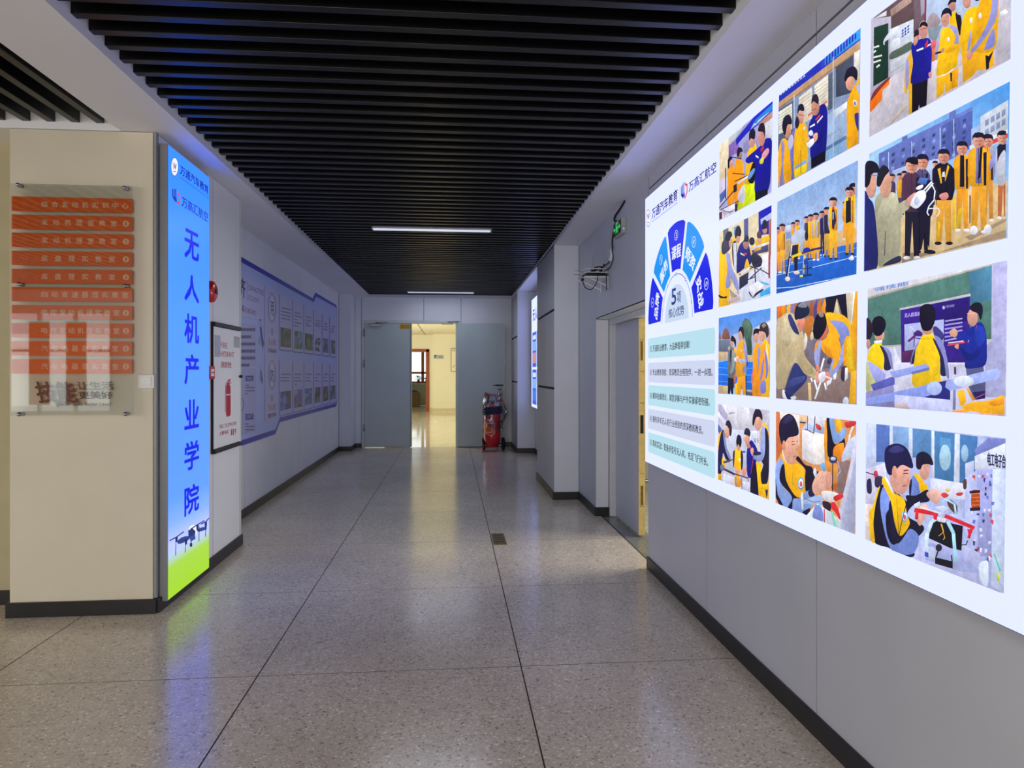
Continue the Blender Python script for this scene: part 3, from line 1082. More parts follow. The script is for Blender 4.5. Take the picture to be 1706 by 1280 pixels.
# ---- tall blue light box on the left pillar
LX = -1.605
lb2 = thing('light_box', 'tall blue backlit light box with large vertical characters on left pillar', 'light box', (-1.655, 4.37, 0.055))
bm = bmesh.new()
b_box(bm, -1.652, LX - 0.002, 4.035, 4.70, 0.054, 2.648, 0.002)
bm_obj('box_body', bm, M['alu_grey'], lb2)
bands = [(2.644, (58, 148, 252)), (2.2, (66, 152, 255)), (1.6, (82, 160, 255)), (1.0, (92, 160, 255)), (0.62, (100, 164, 255)), (0.47, (140, 184, 255)), (0.36, (196, 208, 250)), (0.29, (190, 214, 226)), (0.235, (172, 222, 70)), (0.058, (168, 222, 32))]
vs, fs, cs = [], [], []
for (za, ca), (zb, cb) in zip(bands, bands[1:]):
    i = len(vs)
    vs += [(LX, 4.039, za), (LX, 4.039, zb), (LX, 4.696, zb), (LX, 4.696, za)]
    fs.append((i, i + 1, i + 2, i + 3))
    bl = lambda q: (lin(q)[0], lin(q)[1], lin(q)[2] * (2.2 if q[2] > 245 else 1.0))
    cs.append([bl(ca), bl(cb), bl(cb), bl(ca)])
mesh_obj('face_sheet', vs, fs, PLS, lb2, cols=cs)
c = Canvas('X', LX, 1)
round_emblem(c, 290.8, 277.9, 6.0, 16)
c.build('emblem', PL, lb2)
c = Canvas('X', LX, 1)
c.text('101c6a', '万通汽车教育', 300, 347, 274, 290, 0.025)
c.text('1c3a9a', 'WONTONE AUTOMOTIVE EDUCATION', 300, 347, 294, 297.5)
c.build('heading', PL, lb2)
c = Canvas('X', LX, 1)
emblem_stripes(c, 286.5, 300.3, 310, 336)
c.text('101c6a', '万高汇航空', 302.7, 346.3, 326, 344, 0.015)
c.build('heading', PL, lb2)
BL = (4, 26, 236)
for ch, t0, t1 in (('无', 378, 428), ('人', 454, 500), ('机', 521, 571), ('产', 590, 641), ('业', 667, 717), ('学', 738, 787), ('院', 813, 862)):
    c = Canvas('X', LX, 1)
    c.text(BL, ch, 307, 331.4, t0, t1, 0.035)
    c.build('large_character', PL, lb2)
zm = zoom_map(280, 840, 680, 1280, 1164)
c = Canvas('X', LX, 1, zm)
c.s((236, 246, 255), (100, 120), (112, 104), (132, 104), (140, 118), (136, 150), (120, 150), (104, 140))
D1, D2 = '1a2450', '2a3f86'
c.s(D2, (46, 178), (70, 160), (98, 156), (104, 168), (82, 184), (50, 194))
c.s(D2, (142, 124), (166, 112), (186, 114), (184, 124), (160, 132), (144, 134))
c.p('1e2e6a', (97, 128), (118, 118), (132, 132), (130, 162), (112, 172), (98, 160))
c.p('284a94', (104, 158), (130, 146), (132, 170), (108, 182))
for x, y0, y1 in ((38, 160, 250), (84, 176, 236), (151, 110, 182), (183, 90, 158)):
    c.line(D1, 3.2, (x, y0), (x - 2, y1))
for x, y in ((40, 166), (86, 178), (142, 108), (182, 94)):
    c.p(D1, (x - 6, y - 6), (x + 6, y - 8), (x + 5, y + 18), (x - 5, y + 20))
for a_, b_ in (((6, 178), (40, 160)), ((40, 160), (76, 134)), ((108, 122), (142, 100)), ((142, 100), (176, 80)), ((158, 98), (182, 86)), ((182, 86), (198, 68))):
    c.line(D1, 5, a_, b_)
c.e(D1, 110, 198, 6.5, 11)
c.line(D1, 4, (112, 180), (110, 196))
c.build('drone_picture', PL, lb2)

# ---- far light box in the niche
FX = 1.315
lb3 = thing('light_box', 'narrow glimpse of white backlit light box in the far right niche', 'light box', (1.39, 10.1, 0.79))
box('box_body', FX + 0.002, 1.389, 8.95, 11.28, 0.786, 2.552, M['alu_grey'], lb3, 0.002)
mesh_obj('face_sheet', [(FX, 8.954, 0.79), (FX, 11.276, 0.79), (FX, 11.276, 2.548), (FX, 8.954, 2.548)], [(0, 1, 2, 3)], PLS, lb3, cols=[(0.78, 0.87, 1.85)])
c = Canvas('X', FX, -1)
c.wtext('20347a', '无人机', 11.1, 10.25, 2.18, 2.38, 0.03)
c.build('heading', PL, lb3)
for col_ in range(4):
    ya = 11.14 - col_ * 0.56
    for row in range(2):
        zt = 2.0 - row * 0.60
        c = Canvas('X', FX, -1)
        c.wrrect((44, 84, 214), ya, ya - 0.5, zt - 0.56, zt)
        c.wrrect((210, 226, 255), ya - 0.05, ya - 0.45, zt - 0.12, zt - 0.05)
        c.wrrect((120, 180, 240), ya - 0.03, ya - 0.47, zt - 0.30, zt - 0.15)
        c.wrrect((200, 140, 120) if (row + col_) % 2 == 0 else (60, 120, 220), ya - 0.03, ya - 0.47, zt - 0.50, zt - 0.33)
        c.build('picture_card', PL, lb3)

# ---- blue bordered display board on the left wall
bd = thing('display_board', 'lavender display board with thick blue border on left wall', 'display board', (XL, 8.7, 0.68))
BDX = XL + 0.016


def board_outline(g):
    o = [(5.62, 2.42 - g), (9.76 - 0.2 * g, 2.375 + 0.005 - g), (9.93 - 0.2 * g, 2.482 - g)]
    # upper right corner
    for k in range(6):
        a = math.radians(90 - 90 * k / 5)
        o.append((11.58 + (0.16 - g) * math.cos(a), 2.322 + (0.16 - g) * math.sin(a)))
    for k in range(6):
        a = math.radians(-90 * k / 5)
        o.append((11.58 + (0.16 - g) * math.cos(a), 0.945 + (0.16 - g) * math.sin(a)))
    o += [(7.87 - 0.3 * g, 0.795 + g), (7.68 - 0.3 * g, 0.678 + g), (5.62, 0.678 + g)]
    return o


def prism_x(name, outline, x0, x1, m, parent):
    n = len(outline)
    vs = [(x0, y, z) for y, z in outline] + [(x1, y, z) for y, z in outline]
    fs = [tuple(range(n)), tuple(range(2 * n - 1, n - 1, -1))] + [(i, (i + 1) % n, n + (i + 1) % n, n + i) for i in range(n)]
    return mesh_obj(name, vs, fs, m, parent)


mat('board_blue', (34, 40, 172), 0.4)
mat('board_lavender', (168, 180, 232), 0.4, noise=0.02, nscale=1.5)
prism_x('border', board_outline(0), XL + 0.001, XL + 0.012, M['board_blue'], bd)
prism_x('board_face', board_outline(0.052), XL + 0.001, BDX, M['board_lavender'], bd)
zm5 = zoom_map(390, 430, 570, 620, 1213)
zm6 = zoom_map(390, 580, 570, 750, 1355)
INK, INK2, CARD = '16186a', '2a2c78', (182, 180, 222)


def lines(c, x0, x1s, ys, hgt, col=INK2):
    """illegibly small lines of print: rows of character-sized blocks"""
    for x1, y in zip(x1s, ys):
        x = x0
        while x < x1:
            w_ = min(random.uniform(5, 12), x1 - x)
            t = (x - 80) * (0.0)
            c.poly(col, [(x, y + t), (x + w_, y + t), (x + w_, y + hgt + t), (x, y + hgt + t)])
            c.d -= STEP
            x += w_ + 2.2
    c.d += STEP


c = Canvas('X', BDX, 1, zm5)
c.p(CARD, (20, 165), (332, 308), (332, 712), (20, 650))
c.text(INK, '济', 40, 127, 200, 425, 0.03)
c.line('4a4c90', 4, (146, 250), (146, 476))
c.text(INK, 'LOW-ALTITUDE', 162, 331, 296, 356)
c.text('5a5c98', 'ECONOMY', 162, 280, 412, 474)
emblem_stripes(c, 86, 122, 520, 605)
c.text(INK, '万高汇航空', 124, 244, 552, 610, 0.01)
c.line('7a7cb0', 3, (86, 660), (276, 697))
c.build('heading', PB, bd)
c = Canvas('X', BDX, 1, zm5)
c.p((170, 168, 212), (30, 725), (236, 748), (248, 775), (248, 1212), (30, 1212))
for y, x1 in ((786, 235), (868, 182), (948, 237), (1028, 236), (1106, 232), (1186, 166)):
    x = 30
    while x < x1:
        c.poly('34347e', [(x, y), (x + 13, y + 1), (x + 13, y + 35), (x, y + 35)])
        c.d -= STEP
        x += 16
    c.d += STEP
c.build('text_card', PB, bd)
c = Canvas('X', BDX, 1, zm6)
c.p((166, 166, 212), (40, 245), (276, 248), (276, 1048), (40, 1110))
for (yt, yb, s) in ((350, 415, 4), (828, 900, 4)):
    c.p('2a2c96', (143, yt), (241, yt - 5), (241, yb - 6), (143, yb + 3))
    c.marks('aab0e8', s, 156, 226, yt + 15, yb - 14)
lines(c, 143, (188, 256, 258, 168), (460, 490, 530, 566), 14, '2c2c70')
lines(c, 143, (174, 256, 254, 150), (946, 978, 1018, 1050), 14, '2c2c70')
pts = [(70 + 50 * math.cos(q), 708 + 86 * math.sin(q)) for q in [math.radians(-90 + 180 * k / 12) for k in range(13)]]
c.line('3c40a0', 7, *pts)
c.build('text_card', PB, bd)
# little drone pictures
c = Canvas('X', BDX, 1, zm5)
for oy, k in ((0, 1.0), (455, 0.62)):
    f = lambda x, y: (300 + (x - 300) * k, 860 + oy + (y - 860) * k)
    c.s('9ea6d4', f(282, 706), f(300, 700), f(312, 800), f(330, 1000), f(318, 1040), f(296, 900))
    c.s('27408e', f(290, 780), f(306, 776), f(320, 880), f(334, 960), f(318, 1000), f(300, 880))
    c.p('8890c2', f(270, 890), f(292, 886), f(292, 990), f(272, 960))
    c.line(INK, 6, f(290, 800), f(320, 1010))
c.build('drone_picture', PB, bd)


def title_card(zm_, pts, cx, cy, rx, ry, ch, chbox, chev, t1, t1b, t2, t2b):
    c = Canvas('X', BDX, 1, zm_)
    c.p('5a5cb0', *[(x - 5, y) for x, y in pts])
    c.p(CARD, *pts)
    c.e('4a52a8', cx, cy, rx, ry)
    c.e((196, 194, 222), cx, cy, rx * 0.88, ry * 0.955)
    c.e('3a3c86', cx, cy, rx * 0.83, ry * 0.90)
    c.e((196, 194, 222), cx, cy, rx * 0.75, ry * 0.87)
    c.text(INK, ch, *chbox, 0.015)
    for k in range(3):
        y = chev[1] + k * chev[3]
        c.line('6466a8', chev[3] * 0.3, (chev[0] - chev[2], y), (chev[0], y + chev[3] * 0.9), (chev[0] + chev[2], y))
    n = len(t1)
    w_ = (t1b[1] - t1b[0]) / n
    for k, ch_ in enumerate(t1):
        c.text(('c08a4a', 'b86a5a', 'b0507c')[k % 3], ch_, t1b[0] + k * w_, t1b[0] + (k + 0.9) * w_, t1b[2] + k * t1b[4], t1b[3] + k * t1b[4], 0.02)
    c.text('34346e', t2, *t2b, 0.02)
    return c.build('title_card', PB, bd)


title_card(zm5, [(348, 318), (485, 376), (498, 400), (498, 1040), (342, 1040), (342, 345)], 424, 560, 47, 168, '用', (406, 444, 482, 640),
           (426, 790, 12, 26), '无人机', (380, 470, 900, 975, 4), '行业应用', (378, 472, 1006, 1060))
title_card(zm6, [(386, 45), (548, 60), (548, 840), (530, 885), (405, 938), (386, 905)], 474, 336, 46, 186, '防', (452, 498, 262, 425),
           (473, 590, 14, 26), '无人机', (424, 522, 708, 790, -6), '管控空域', (422, 524, 828, 884))


def column(zm_, x0, x1, t0, t1, b0, b1, tx, pic, cols):
    c = Canvas('X', BDX, 1, zm_)
    c.p('3c3c92', (x0, t0), (x0 + 9, t0 + 4), (x0 + 9, b0 - 8), (x0 + 24, b0 + 6), (x1, b1), (x1, b1 + 12), (x0 + 14, b0 + 14), (x0, b0 - 10))
    c.p(CARD, (x0 + 7, t0 + 8), (x1 - 3, t1), (x1 - 3, b1), (x0 + 22, b0 + 4), (x0 + 7, b0 - 12))
    w_ = x1 - x0
    for k, (fr_, y) in enumerate(tx):
        sl = (t1 - t0) / w_ * 0.55
        a_, z_ = x0 + 20 + (8 if k in (0, 3) else 0), x0 + 20 + (w_ - 32) * fr_
        x = a_
        while x < z_:
            c.poly(INK2, [(x, y + (x - a_) * sl), (x + 7, y + (x + 7 - a_) * sl), (x + 7, y + 13 + (x + 7 - a_) * sl), (x, y + 13 + (x - a_) * sl)])
            c.d -= STEP
            x += 9
    c.d += STEP
    px0, px1, pt0, pt1, pb0, pb1 = pic
    quad = [(px0, pt0), (px1, pt1), (px1, pb1), (px0, pb0)]
    c.poly(cols[0], quad)
    c.quad = quad
    rnd = random.Random(px0)
    for k in range(9):
        cx_, cy_ = rnd.uniform(px0, px1), rnd.uniform(pt0, pb0)
        c.s(cols[1 + k % (len(cols) - 1)], *[(cx_ + rnd.uniform(0.1, 0.32) * (px1 - px0) * math.cos(q), cy_ + rnd.uniform(0.1, 0.25) * (pb0 - pt0) * math.sin(q)) for q in [k2 * math.pi / 3 for k2 in range(6)]])
    c.quad = None
    return c.build('info_column', PB, bd)


FOREST = ['3c4a4c', '2c3432', '4a5650', '56604e', '6a747e']
GREEN = ['5a7ca0', '3e6a44', '4e8048', '6a94b4', '2c5434']
DARKG = ['2a3844', '3a6a34', '5a6a9a', '4e8038', '20282c']
PALE = ['a0a0c4', '2c2c38', '8a8cb0', '3a3a48', 'b4b4d2']
CITY = ['5a6490', '44486a', '7078a4', '3a3c56', '848cb4']
GREYP = ['6a6c78', '585a60', '787a8c', '4c4e58', '8a8c98']
up = [(503, 648, 410, 470, 1025, 1040, (520, 640, 775, 802, 995, 1010), FOREST), (652, 775, 475, 526, 1047, 1058, (673, 768, 812, 832, 1018, 1030), GREEN),
      (778, 884, 530, 577, 1062, 1074, (793, 881, 843, 860, 1028, 1042), DARKG), (887, 980, 580, 622, 1077, 1086, (908, 976, 890, 905, 1046, 1056), PALE),
      (984, 1064, 625, 657, 1090, 1098, (998, 1058, 897, 908, 1058, 1068), CITY), (1068, 1140, 660, 690, 1100, 1108, (1085, 1135, 918, 928, 1072, 1080), GREYP)]
tys = [(552, 590, 628, 668, 706), (605, 640, 680, 716, 752), (652, 688, 722, 748), (692, 724, 750, 788), (730, 760, 792), (760, 790, 820)]
fr_sets = [(0.95, 1.0, 0.95, 0.9, 0.05), (0.85, 0.9, 0.35, 0.85, 0.4), (0.85, 0.95, 0.4, 0.85), (0.9, 0.95, 0.9, 0.06), (0.8, 0.9, 0.8), (0.9, 0.85, 0.7)]
for u_, ty, fs_ in zip(up, tys, fr_sets):
    column(zm5, *u_[:6], list(zip(fs_, ty)), u_[6], u_[7])
SKYP = ['2c3c8a', '5a78c4', '1c2238', '6a88c8', '404a5c']
MIX = ['5a64ae', '8a5060', '4a68b8', 'a0a0c0', '4a4636']
TREE = ['4a66a8', '4a6a5a', '6a86b4', '3a5478', '88a4cc']
MONO = ['3c4046', '6c7276', '24262a', '8c9098', '50565a']
BRN = ['4c4440', '6e6048', '2c2c34', '8a7a60', '5a5a70']
MIX2 = ['5c6478', '4e6458', '7a5a5a', '46506e', '8a90a8']
lo = [(562, 728, 158, 162, 845, 806, (580, 712, 550, 535, 790, 756), SKYP), (730, 868, 165, 170, 800, 770, (750, 857, 525, 516, 754, 734), MIX), (872, 988, 173, 178, 768, 740, (886, 978, 510, 500, 720, 697), TREE),
      (992, 1096, 183, 187, 737, 712, (1010, 1082, 495, 488, 692, 678), MONO), (1100, 1192, 190, 193, 710, 692, (1115, 1182, 485, 478, 670, 655), BRN), (1196, 1284, 197, 200, 690, 674, (1206, 1271, 474, 466, 648, 637), MIX2)]
for u_, ln in zip(lo, ((0.95, 0.8, 0.75), (0.9, 0.75, 0.9, 0.3), (0.9, 0.55, 0.85), (0.95, 0.5, 0.75), (0.9, 0.55, 0.8), (0.9, 0.55, 0.6))):
    column(zm6, *u_[:6], [(f_, 322 + 42 * k) for k, f_ in enumerate(ln)], u_[6], u_[7])

# ---- fire hydrant cabinet
hc = thing('hydrant_cabinet', 'white fire hydrant cabinet with red lettering set in left pillar', 'cabinet', (-1.645, 5.15, 0.79))
box('cabinet_box', -1.6455, -1.634, 4.858, 5.442, 0.79, 1.70, M['dark_metal'], hc)
hd = box('cabinet_door', -1.640, -1.628, 4.863, 5.440, 0.822, 1.668, M['panel_white'], hc, 0.002)
box('trim_strip', -1.640, -1.618, 4.856, 5.444, 1.672, 1.70, M['dark_metal'], hc, 0.002)
box('trim_strip', -1.640, -1.618, 4.856, 5.444, 0.79, 0.818, M['dark_metal'], hc, 0.002)
zmh = zoom_map(340, 470, 410, 760, 309)
c = Canvas('X', -1.628, 1, zmh)
RED = (176, 24, 46)
c.text(RED, 'FIRE', 122, 170, 443, 484)
c.build('lettering', PM, hd)
c = Canvas('X', -1.628, 1, zmh)
c.text(RED, 'HYDRANT', 122, 220, 507, 548)
c.build('lettering', PM, hd)
c = Canvas('X', -1.628, 1, zmh)
c.text(RED, '消防栓', 121, 201, 583, 632, 0.02)
c.build('lettering', PM, hd)
c = Canvas('X', -1.628, 1, zmh)
c.text(RED, 'FIRE TELEPHONE', 113, 236, 1052, 1080)
c.build('lettering', PM, hd)
c = Canvas('X', -1.628, 1, zmh)
c.text(RED, '火警电话', 113, 178, 1102, 1132, 0.02)
c.build('lettering', PM, hd)
c = Canvas('X', -1.628, 1, zmh)
for ch, xa, xb, ya in (('1', 197, 205, 1084), ('1', 210, 218, 1082), ('9', 222, 236, 1080)):
    c.text(RED, ch, xa, xb, ya, ya + 45)
    c.build('digit', PM, hd)
    c = Canvas('X', -1.628, 1, zmh)
c.build('lettering', PM, hd)
c = Canvas('X', -1.628, 1, zmh)
c.s(RED, (161, 780), (166, 758), (178, 752), (190, 760), (194, 785), (195, 900), (194, 975), (180, 988), (163, 984), (161, 900))
c.p((220, 220, 222), (160, 826), (194, 822), (194, 831), (160, 835))
c.line(RED, 5, (170, 756), (168, 735), (184, 728), (198, 748))
c.p(RED, (172, 722), (196, 712), (194, 722), (176, 732))
c.p(RED, (170, 740), (186, 736), (188, 752), (170, 756))
c.line(RED, 3, (168, 738), (157, 760), (156, 860), (155, 955))
c.build('extinguisher_symbol', PM, hd)
c = Canvas('X', -1.628, 1, zmh)
c.p((168, 172, 172), (218, 398), (262, 406), (262, 486), (218, 480))
c.p((140, 146, 146), (222, 404), (258, 411), (258, 416), (222, 410))
c.build('paper_notice', PM, hd)
bm = bmesh.new()
p0, p1 = onX(340 + 78 / 4.414, 470 + 388 / 4.414, -1.627), onX(340 + 117 / 4.414, 470 + 552 / 4.414, -1.627)
b_box(bm, -1.628, -1.625, p0.y, p1.y, p1.z, p0.z)
bm_obj('foil_label', bm, mat('foil', (200, 204, 210), 0.25, metal=0.8, bump=1.0, bscale=60), hd)
bm = bmesh.new()
q = onX(340 + 262 / 4.414, 470 + 695 / 4.414, -1.628)
b_cyl(bm, (-1.628, q.y, q.z), (-1.610, q.y, q.z), 0.012, seg=12)
b_cyl(bm, (-1.612, q.y - 0.03, q.z), (-1.612, q.y + 0.012, q.z), 0.006, seg=8)
bm_obj('door_lock', bm, M['dark_metal'], hd, True)

# ---- alarm bell and call point between light box and hydrant cabinet
ab = thing('alarm_bell', 'round red fire alarm bell beside the tall blue light box', 'alarm', (-1.65, 4.80, 1.90))
bm = bmesh.new()
prof = [(0.072, -1.65), (0.076, -1.630), (0.070, -1.612), (0.05, -1.600), (0.0, -1.597)]
seg = 28
rings = [[bm.verts.new((x, 4.805 + r * math.cos(2 * math.pi * k / seg), 1.90 + r * math.sin(2 * math.pi * k / seg))) for k in range(seg)] for r, x in prof[:-1]]
tip = bm.verts.new((prof[-1][1], 4.805, 1.90))
for A, B in zip(rings, rings[1:]):
    for k in range(seg): bm.faces.new((A[k], A[(k + 1) % seg], B[(k + 1) % seg], B[k]))
for k in range(seg): bm.faces.new((rings[-1][k], rings[-1][(k + 1) % seg], tip))
bm_obj('bell_dome', bm, M['extinguisher_red'], ab, True)
bm = bmesh.new()
b_cyl(bm, (-1.598, 4.805, 1.90), (-1.590, 4.805, 1.90), 0.016, seg=14)
bm_obj('centre_bolt', bm, M['dark_metal'], ab)
cp = thing('call_point', 'small red manual call point between light box and hydrant cabinet', 'alarm', (-1.65, 4.80, 1.34))
box('housing', -1.65, -1.618, 4.745, 4.85, 1.305, 1.395, M['sign_red'], cp, 0.004)
box('press_window', -1.619, -1.615, 4.768, 4.828, 1.325, 1.375, M['white_plastic'], cp, 0.002)
box('press_bar', -1.616, -1.613, 4.774, 4.822, 1.346, 1.354, M['sign_red'], cp)

# ---- room directory on the pillar: clear acrylic on standoffs with orange strips
sg = thing('directory_sign', 'clear acrylic room directory with orange strips on cream pillar', 'sign', (-2.09, 3.97, 1.115))
box('acrylic_sheet', -2.405, -1.77, 3.968, 3.973, 1.115, 2.385, M['acrylic'], sg)
for x, y in ((30, 308), (208, 313), (32, 473.5), (209, 476.5), (32, 690.5), (209, 690)):
    q = onY(x, y, 3.966)
    bm = bmesh.new()
    b_cyl(bm, (q.x, 4.0, q.z), (q.x, 3.962, q.z), 0.011, seg=16)
    b_cyl(bm, (q.x, 3.962, q.z), (q.x, 3.957, q.z), 0.008, seg=16)
    bm_obj('standoff', bm, M['steel'], sg, True)
rooms = ['综合发动机实训中心', '发动机理室教室❶', '发动机理室教室❷', '底盘理实教室❶', '底盘理实教室❷', '自动变速器理实教室', '电控发动机理实教室❶', '电控发动机理实教室❷', '汽车电器理实教室❶', '汽车电器理实教室❷']
PALEO = (236, 196, 168)
for i, s in enumerate(rooms):
    zt = 2.3165 - i * 0.0992
    st = box('orange_strip', -2.402, -1.771, 3.9735, 3.976, zt - 0.079, zt, M['orange_strip'], sg)
    c = Canvas('Y', 3.9735, -1, base=0.0003)
    n = len(s)
    u0, u1 = -2.232, -1.808
    w_ = (u1 - u0) / (n - 1)
    for k, ch in enumerate(s):
        cu = u0 + k * w_ + 0.012 if ch in '❶❷' else u0 + k * w_
        if ch in '❶❷': cu = u1 + 0.004 
        hw = 0.017
        if ch in '❶❷':
            c.wpoly(PALEO, [(cu + hw * math.cos(q), zt - 0.04 + hw * math.sin(q)) for q in [j * math.pi / 8 for j in range(16)]])
            c.wtext((200, 84, 30), '1' if ch == '❶' else '2', cu - (0.003 if ch == '❶' else 0.006), cu + (0.003 if ch == '❶' else 0.006), zt - 0.05, zt - 0.03, 0.02)
        else:
            c.wtext(PALEO, ch, cu - hw, cu + hw, zt - 0.056, zt - 0.023, 0.02)
        c.build('character', PM, st)
        c = Canvas('Y', 3.9735, -1, base=0.0003)
    # little car outline
    f = lambda x, y: (-2.358 + x * 0.105, zt - 0.056 + y * 0.036)
    def wl_(pts, w=0.0016):
        for a_, b_ in zip(pts, pts[1:]):
            dx, dz = b_[0] - a_[0], b_[1] - a_[1]
            l = math.hypot(dx, dz) or 1
            nx, nz = -dz / l * w / 2, dx / l * w / 2
            c.wpoly((226, 140, 96), [(a_[0] + nx, a_[1] + nz), (b_[0] + nx, b_[1] + nz), (b_[0] - nx, b_[1] - nz), (a_[0] - nx, a_[1] - nz)])
    wl_([f(0, .5), f(.12, .85), f(.35, 1), f(.55, .85), f(.8, .55), f(1, .35), f(.98, .15)])
    wl_([f(0, .5), f(.1, .4), f(.3, .45), f(.42, .3)])
    wl_([f(.02, .7), f(.25, .75), f(.4, .6)])
    for cx_ in (.22, .76):
        wl_([(f(cx_, .22)[0] + 0.009 * math.cos(q), f(cx_, .22)[1] + 0.009 * math.sin(q)) for q in [j * math.pi / 5 for j in range(11)]])
    c.build('car_outline', PM, st)
c = Canvas('Y', 3.9735, -1, base=0.0003)
DK, GM = (70, 66, 62), (120, 116, 108)
c.text(DK, '技能', 60, 127, 636, 672, 0.03, slant=-0.25)
c.p(DK, (90, 668), (104, 663), (96, 680), (94, 676))
c.text(DK, '让生活', 128, 189, 636, 650, 0.03, slant=-0.2)
c.text(DK, '更美好', 131, 187, 652, 665, 0.03, slant=-0.2)
c.text(DK, 'Better Skills, Better Lives!', 97, 184, 670.5, 677.5, 0.02, slant=0.2)
c.build('slogan', PM, sg)

# ---- light switch
sw = thing('light_switch', 'white wall switch right of the room directory', 'switch', (-1.70, 4.0, 1.30))
box('switch_plate', -1.748, -1.662, 3.990, 4.0, 1.262, 1.338, M['white_plastic'], sw, 0.003)
box('rocker', -1.735, -1.676, 3.987, 3.991, 1.276, 1.326, M['white_plastic'], sw, 0.002)

# ================================================================ PHOTOGRAPHS PRINTED ON THE LONG LIGHT BOX
YJ, OJ, LV, NV = 'ffc20a', 'ff9d12', '9298d8', '17179a'
SK, HR, BK, WH = 'eba891', '1d1830', '15131f', 'f2f2ff'


def photo(box_, w, quad, bg):
    c = Canvas('X', BX, -1, zoom_map(*box_, w), quad)
    c.poly(bg, quad)
    c.tone = 0.42
    return c


def done(c):
    return c.build('photograph', PP, lbx)


def man(c, x, top, foot, w, jk=YJ, sl=None, pn='f0a818', inner=None, hair=HR, skin=SK, shoe='e8e8f4', lean=0.0):
    """small standing figure; x centre, top of hair, soles, shoulder width"""
    h = foot - top
    hr = h * 0.068
    sl = sl or jk
    X = lambda a, t: x + a * w + lean * (t - 0.5) * h * -1
    Y = lambda t: top + t * h
    c.p(pn, (X(-.33, .5), Y(.5)), (X(.33, .5), Y(.5)), (X(.36, .96), Y(.96)), (X(.1, .96), Y(.96)), (X(.02, .62), Y(.62)), (X(-.1, .96), Y(.96)), (X(-.36, .96), Y(.96)))
    c.e(shoe, X(-.26, .98), Y(.975), w * .17, h * .018)
    c.e(shoe, X(.26, .98), Y(.975), w * .17, h * .018)
    c.p(sl, (X(-.34, .17), Y(.17)), (X(-.5, .21), Y(.21)), (X(-.52, .42), Y(.42)), (X(-.4, .53), Y(.53)), (X(-.3, .5), Y(.5)))
    c.p(sl, (X(.34, .17), Y(.17)), (X(.5, .21), Y(.21)), (X(.52, .42), Y(.42)), (X(.4, .53), Y(.53)), (X(.3, .5), Y(.5)))
    c.p(jk, (X(-.12, .135), Y(.135)), (X(.12, .135), Y(.135)), (X(.4, .18), Y(.18)), (X(.37, .53), Y(.53)), (X(-.37, .53), Y(.53)), (X(-.4, .18), Y(.18)))
    if inner: c.p(inner, (X(-.12, .14), Y(.14)), (X(.12, .14), Y(.14)), (X(.14, .5), Y(.5)), (X(-.14, .5), Y(.5)))
    c.e(skin, X(0, .08), Y(.085), hr * .85, hr * 1.08)
    c.s('c98672', (X(0, .08) - hr * .1, Y(.06)), (X(0, .08) + hr * .8, Y(.05)), (X(0, .08) + hr * .75, Y(.12)), (X(0, .08) + hr * .2, Y(.15)))
    c.p(hair, (X(0, .05) - hr * .92, Y(.08)), (X(0, .05) - hr * .9, Y(.035)), (X(0, .03) - hr * .55, Y(.006)), (X(0, 0), Y(-.002)), (X(0, .03) + hr * .6, Y(.006)), (X(0, .05) + hr * .92, Y(.035)), (X(0, .05) + hr * .92, Y(.085)), (X(0, .05) + hr * .72, Y(.058)), (X(0, .05) + hr * .3, Y(.048)), (X(0, .05) - hr * .2, Y(.055)), (X(0, .05) - hr * .7, Y(.05)))
    c.line('4a2c34', h * .006, (X(0, .08) - hr * .5, Y(.085)), (X(0, .08) - hr * .15, Y(.085)))
    c.line('4a2c34', h * .006, (X(0, .08) + hr * .15, Y(.085)), (X(0, .08) + hr * .5, Y(.085)))
    c.line('a05850', h * .006, (X(0, .08) - hr * .25, Y(.122)), (X(0, .08) + hr * .25, Y(.122)))
    c.line('a86a14' if jk in (YJ, OJ) else '20203a', h * .005, (X(0, .15), Y(.15)), (X(.01, .5), Y(.52)))
    c.p('c07a10' if jk in (YJ, OJ) else '181830', (X(.22, .2), Y(.2)), (X(.38, .19), Y(.19)), (X(.36, .52), Y(.52)), (X(.24, .52), Y(.52)))


# -- column 1, row 1
c = photo((1190, 160, 1295, 380), 611, [(52, 483), (568, 48), (556, 935), (48, 1212)], 'a8a8d8')
c.p('ecd9b8', (40, 440), (140, 390), (140, 560), (118, 820), (50, 830))
c.p('c0ccd0', (140, 410), (290, 280), (210, 400), (140, 500))
c.p('8a6ab8', (140, 480), (240, 400), (240, 540), (140, 600))
c.p('2226c8', (210, 420), (380, 210), (570, 30), (570, 180), (330, 350), (215, 480))
c.p('1e86d8', (360, 300), (400, 230), (570, 70), (570, 130), (440, 250))
c.p('b8c8f8', (350, 328), (388, 262), (398, 290), (424, 238), (470, 200), (540, 150), (500, 190), (420, 268))
c.p('c89078', (430, 270), (570, 140), (570, 200), (440, 310))
c.p('d8d8e4', (490, 270), (570, 210), (570, 430), (510, 400))
c.p('9a98cc', (280, 460), (430, 340), (430, 500), (290, 560))
c.p('d0c8e4', (52, 830), (120, 780), (200, 900), (50, 1100))
c.p('5468b0', (52, 960), (110, 900), (108, 980), (60, 1040))
c.s(OJ, (140, 700), (190, 680), (212, 760), (200, 1010), (170, 1060), (130, 1040), (128, 860))
c.e(SK, 165, 655, 20, 36); c.s(HR, (136, 700), (134, 620), (160, 585), (180, 600), (152, 640), (150, 690))
c.s(OJ, (205, 640), (250, 620), (285, 680), (280, 1060), (225, 1110), (200, 980))
c.e('b08878', 248, 570, 27, 42); c.s(HR, (222, 570), (230, 508), (262, 500), (280, 540), (255, 545), (238, 592))
c.s('d8e80c', (290, 850), (380, 800), (400, 1010), (280, 1080), (230, 1120), (240, 980))
